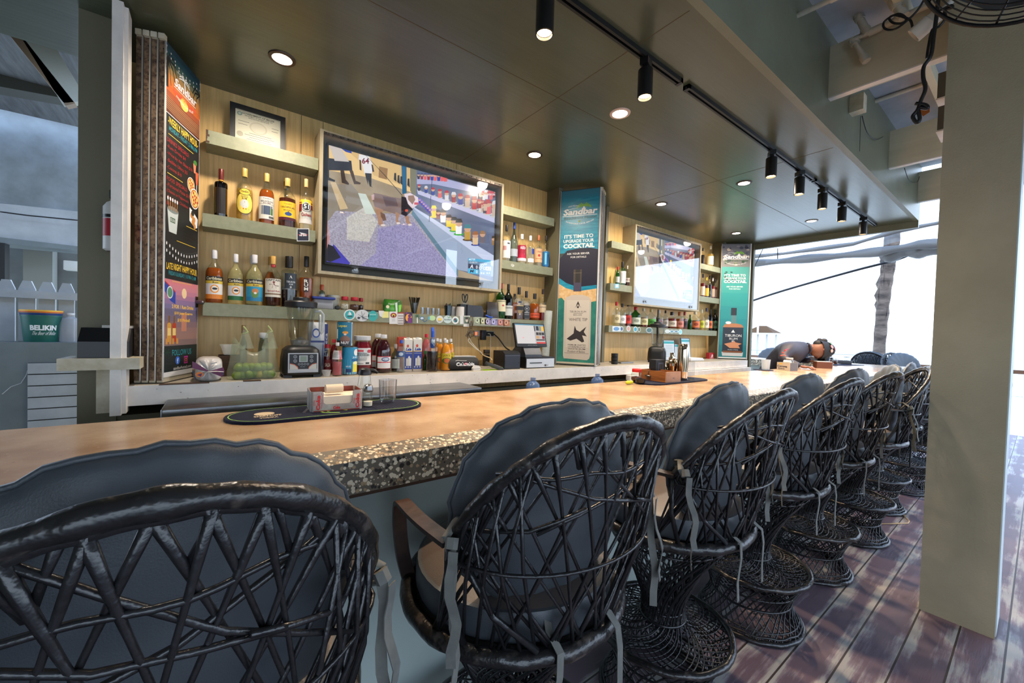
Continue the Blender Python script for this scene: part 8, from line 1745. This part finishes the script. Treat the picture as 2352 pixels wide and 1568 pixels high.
roll([(2030, 588), (2080, 578), (2130, 574), (2220, 572)], .11, 'rolled_tarp', 'dark bunched end of the tarp roll beside the pillar', 9.5)
cable([at(1700, 700, x=9.7), at(1800, 667, x=9.7), at(1960, 622, x=9.7), at(2060, 596, x=9.7), at(2120, 570, x=9.7)], .022, M_blackp, 'hem_rope', 'dark hem pole slanting up across the bright opening')
for pa, pb, lb in (((1752, 572), (1720, 640), 'thin guy line beside the far teal poster'), ((1786, 570), (1786, 594), 'short cord holding the left end of the tarp roll'), ((2162, 450), (2154, 560), 'rope holding the tarp roll near the pillar')):
    cable([at(*pa, x=9.0), at(*pb, x=9.1)], .008, M_blackp, 'tarp_rope', lb)

# ---------------------------------------------------------------- stooping person behind the bar
def skin(name, verts, edges, radii, M, parent, root=0, sub=2):
    me = bpy.data.meshes.new(name); me.from_pydata([tuple(v) for v in verts], edges, []); o = bpy.data.objects.new(name, me); COL.objects.link(o)
    sk = o.modifiers.new('skin', 'SKIN'); 
    for i, r in enumerate(radii): me.skin_vertices[0].data[i].radius = r if isinstance(r, tuple) else (r, r)
    me.skin_vertices[0].data[root].use_root = True
    o.modifiers.new('sub', 'SUBSURF').levels = sub; o.modifiers['sub'].render_levels = sub
    bpy.context.view_layer.update(); m2 = bpy.data.meshes.new_from_object(o.evaluated_get(bpy.context.evaluated_depsgraph_get())); m2.materials.clear(); m2.materials.append(M)
    bpy.data.objects.remove(o); m2.polygons.foreach_set('use_smooth', [True]*len(m2.polygons)); o = bpy.data.objects.new(name, m2); COL.objects.link(o); o.parent = parent; return o
M_skin = mat('warm_brown_skin', c8(128, 82, 62), .5); M_shirt = mat('dark_rash_shirt', c8(38, 38, 50), .6, col2=c8(52, 50, 64), scale=6)
M_capf = mat('black_cap_fabric', c8(26, 30, 36), .7); M_flame = flat(206, 60, 64, .5); M_hair = mat('dark_hair', c8(28, 24, 24), .6)
pr = thing('person', 'person in a dark long sleeved shirt and black patched cap stooping over the bar', 'person', (0, 0, 0))
E2 = (1780, 740, 12.06)
def pp(cx, cy, yy): return at(E2[0]+cx/E2[2], E2[1]+cy/E2[2], y=yy)
def pk(cx, cy, k):
    """point on the sight line at depth k (metres along the camera axis)"""
    px, py = E2[0]+cx/E2[2], E2[1]+cy/E2[2]; d = fwd+RIGHT*((px-1176)/FPX)+UP*((784-py)/FPX); return CAM+d*k
D0 = (on(1852, 846)-CAM).dot(fwd)
hand = pk(900, 1180, D0); s_ = D0/FPX/12.06      # metres per sketch pixel
shL, shR = pk(330, 760, D0+.10), pk(560, 700, D0+.48)
chest, neck0, head = pk(520, 790, D0+.30), pk(850, 720, D0+.28), pk(1250, 760, D0+.28)
hips = pk(-120, 1350, D0+.70); hips.z = .95; hips.y = max(hips.y, 1.98); belly = pk(200, 950, D0+.58)
elL = pk(190, 1020, D0+.02)
elL.z = max(elL.z, ZB+.05); wrL = on(1838, 841, ZB+.03)
elR = pk(640, 1020, D0+.5); wrR = pk(980, 1060, D0+.30)
kneeL = V(hips.x+.05, hips.y-.02, .5); kneeR = V(hips.x-.18, hips.y+.16, .5); footL = V(hips.x+.03, hips.y+.05, .06); footR = V(hips.x-.2, hips.y+.22, .06)
vs = [hips, belly, chest, neck0, shL, elL, wrL, shR, elR, wrR, V(hips.x+.03, hips.y-.03, .86), kneeL, footL, V(hips.x-.12, hips.y+.1, .86), kneeR, footR, shL.lerp(elL, .5), elL.lerp(wrL, .5)]
es = [(0, 1), (1, 2), (2, 3), (2, 4), (4, 16), (16, 5), (5, 17), (17, 6), (2, 7), (7, 8), (8, 9), (0, 10), (10, 11), (11, 12), (0, 13), (13, 14), (14, 15)]
skin('body', vs, es, [.16, .165, .17, .08, .092, .058, .036, .09, .055, .036, .1, .07, .05, .1, .07, .05, .065, .046], M_shirt, pr)
# neck, head
nk = pk(880, 720, D0+.28); vsn = [nk, pk(1040, 720, D0+.28), pk(1180, 770, D0+.28), pk(1280, 830, D0+.28)]
skin('neck', vsn, [(0, 1), (1, 2), (2, 3)], [.062, .058, .075, .07], M_skin, pr)
ax = (pk(1560, 760, D0+.28)-pk(1150, 760, D0+.28)).normalized()     # crown direction, image right
dn = (pk(1300, 1100, D0+.28)-pk(1300, 760, D0+.28)).normalized()    # face looks down
sd = ax.cross(dn).normalized()
HX = Matrix(((sd.x, -dn.x, ax.x, 0), (sd.y, -dn.y, ax.y, 0), (sd.z, -dn.z, ax.z, 0), (0, 0, 0, 1))); hc = pk(1270, 770, D0+.26); HX.translation = hc; HX = HX @ Matrix.Scale(1.1, 4)
hm = MB(); rings = []
for i in range(15):
    th = PI*i/14; z = -.118*math.cos(th); rr = math.sin(th); ring = []
    for k in range(24):
        a = 2*PI*k/24; x = .076*rr*math.cos(a); y = .092*rr*math.sin(a)
        if y < 0:      # face side (local -y): flatten, brow, nose, lips, chin
            y *= .95; f = max(0, 1-(x/.014)**2); 
            if -.03 < z < .012: y -= .020*f*(1-abs(z+.014)/.026)
            if -.058 < z < -.045: y -= .006*max(0, 1-(x/.03)**2)
            if -.10 < z < -.078: y -= .010*max(0, 1-(x/.03)**2)
            if .0 < z < .02 and .015 < abs(x) < .045: y += .007
        ring.append(V(x, y, z))
    rings.append(ring)
hm.loft(rings, M_skin, caps=True, X=HX); hm.build('head', pr, smooth=180)
ey = MB(); 
for sx_ in (-1, 1): ey.ball(HX @ V(.03*sx_, -.080, .008), .011, flat(220, 214, 206), 10); ey.ball(HX @ V(.03*sx_, -.089, .008), .005, M_hair, 8)
ey.build('eyes', pr, smooth=180); MB().tube([HX @ V(-.024, -.087, -.052), HX @ V(0, -.092, -.050), HX @ V(.024, -.087, -.052)], .005, flat(120, 60, 56), 6).build('mouth', pr, smooth=180)
for sx_ in (-1, 1): MB().ball((0, 0, 0), .03, M_skin, 12, sc=(.3, .62, 1), X=HX @ Matrix.Translation((.078*sx_, .005, -.005))).build('ear', pr, smooth=180)
# cap with bill and patches, hair bun
cp = MB(); rings = []
for i in range(9):
    th = PI/2*i/8; rr = math.cos(th); rings.append([V(.090*rr*math.cos(2*PI*k/28), .108*rr*math.sin(2*PI*k/28)+.004, -.028+.180*math.sin(th)) for k in range(28)])
cp.loft(rings, M_capf, X=HX)
bl = []
for i in range(7):
    s = i/6; bl.append([V(.078*math.cos(PI+PI*k/12)*(1-.25*s*s), -.085-.085*s*math.sin(PI*k/12)-.012*math.sin(PI*k/12), .022-.018*s+.010*math.cos(PI*(k/12-.5)*2)*.5) for k in range(13)])
cp.loft(bl, M_capf, closed=False, X=HX); cp.ball(HX @ V(0, .004, .159), .007, M_capf, 8)
co = cp.build('cap', pr, smooth=60)
pa = MB()
for (a, z, s, c) in ((.35, .05, .022, (190, 120, 110)), (.75, .055, .018, (90, 130, 90)), (-.1, .045, .02, (206, 170, 150)), (-.45, .09, .014, (206, 180, 70)), (.1, .085, .016, (170, 80, 80)), (1.1, .06, .02, (190, 150, 140))):
    for sgn in (1, -1):
        th = math.asin(min(1, z*1.25/.158)); n = V(sgn*math.cos(a)*math.cos(th), math.sin(a)*math.cos(th), math.sin(th)); p = V(.0915*n.x, .1095*n.y+.004, .1595*n.z); q = n.to_track_quat('Z', 'Y').to_matrix().to_4x4()
        pa.lathe([(s, -.002), (s, .0016), (.0004, .0018)], flat(*c), n=9, X=HX @ Matrix.Translation(p) @ q)
pa.build('patch', co, smooth=30)
hb = MB().ball((0, 0, 0), .034, M_hair, 12, X=HX @ Matrix.Translation((0, .105, .035)) @ Matrix.Diagonal((1, .8, 1, 1))); hb.ball(HX @ V(.02, .11, .0), .028, M_hair, 10).ball(HX @ V(0, .07, -.035), .05, M_hair, 12); hb.build('hair', pr, smooth=180)
MB().tube([nk+dn*.058*math.cos(a)+ax*.012+sd*.06*math.sin(a) for a in [2*PI*k/20 for k in range(20)]], .0025, mat('gold_chain', c8(206, 160, 70), .25, 1.0), 5, closed=True).build('necklace', pr, smooth=180)
# shirt pattern on the sleeve
pt = MB(); 
for k, (f, c) in enumerate(((.05, (190, 60, 90)), (.2, (170, 60, 110)), (.35, (206, 60, 64)), (.55, (206, 70, 60)), (.75, (214, 90, 70)))):
    p = shL.lerp(elL, f); n = (CAM-p).normalized(); p2 = p+n*(.070-.02*f)+V(0, 0, .012); q = n.to_track_quat('Z', 'Y').to_matrix().to_4x4()
    pt.ball((0, 0, 0), .020, flat(*c), 8, X=Matrix.Translation(p2) @ q @ Matrix.Rotation(.8*k, 4, 'Z') @ Matrix.Diagonal((1.6, .6, .12, 1)))
pt.build('sleeve_print', pr, smooth=180)
MB().tube([neck0+ax*.02+dn*.06*math.cos(a)+sd*.065*math.sin(a) for a in [2*PI*k/20 for k in range(20)]], .012, M_shirt, 8, closed=True).build('collar', pr, smooth=180)
# hands with five fingers
def hand_(w, d, side, name='hand'):
    d = d.normalized(); up_ = V(0, 0, 1); sdv = d.cross(up_).normalized()*side; v = []; e = []; r = []
    v += [w, w+d*.045, w+d*.085]; e += [(0, 1), (1, 2)]; r += [(.026, .019), (.040, .017), (.040, .014)]
    o = skin(name, v, e, r, M_skin, pr, sub=2)
    for i, (off, ln, cv) in enumerate(((-.030, .062, .8), (-.010, .074, .8), (.010, .070, .85), (.028, .055, .9))):
        b = w+d*.082+sdv*off; k1 = b+d*ln*.42+up_*.006; k2 = b+d*ln*.75-up_*.006; k3 = b+d*ln*.95-up_*.020
        skin('finger', [b-d*.02, k1, k2, k3], [(0, 1), (1, 2), (2, 3)], [.0095, .0092, .0085, .0075], M_skin, o, sub=2)
    b = w+d*.03-sdv*.032; skin('thumb', [w+d*.02-sdv*.01, b, b+d*.034-sdv*.018-up_*.004, b+d*.056-sdv*.018-up_*.014], [(0, 1), (1, 2), (2, 3)], [.013, .012, .0105, .009], M_skin, o, sub=2)
hand_(wrL, on(1868, 845, ZB+.022)-wrL, 1)
hand_(wrR, (pk(1100, 1100, D0+.36)-wrR), -1)
ct = pk(1060, 1030, D0+.38); tag(MB().ball((0, 0, 0), .055, flat(226, 228, 230), 14, sc=(1, 1, .8), X=Matrix.Translation(ct)).lathe([(.045, -.02), (.06, .015), (.05, .04)], flat(220, 222, 226), n=14, cap=False, X=Matrix.Translation(ct), fn=lambda a, z: 1+.18*math.sin(a*5+z*60)).build('cleaning_cloth', smooth=180), 'crumpled white cloth held in the hand of the stooping person', 'cloth')
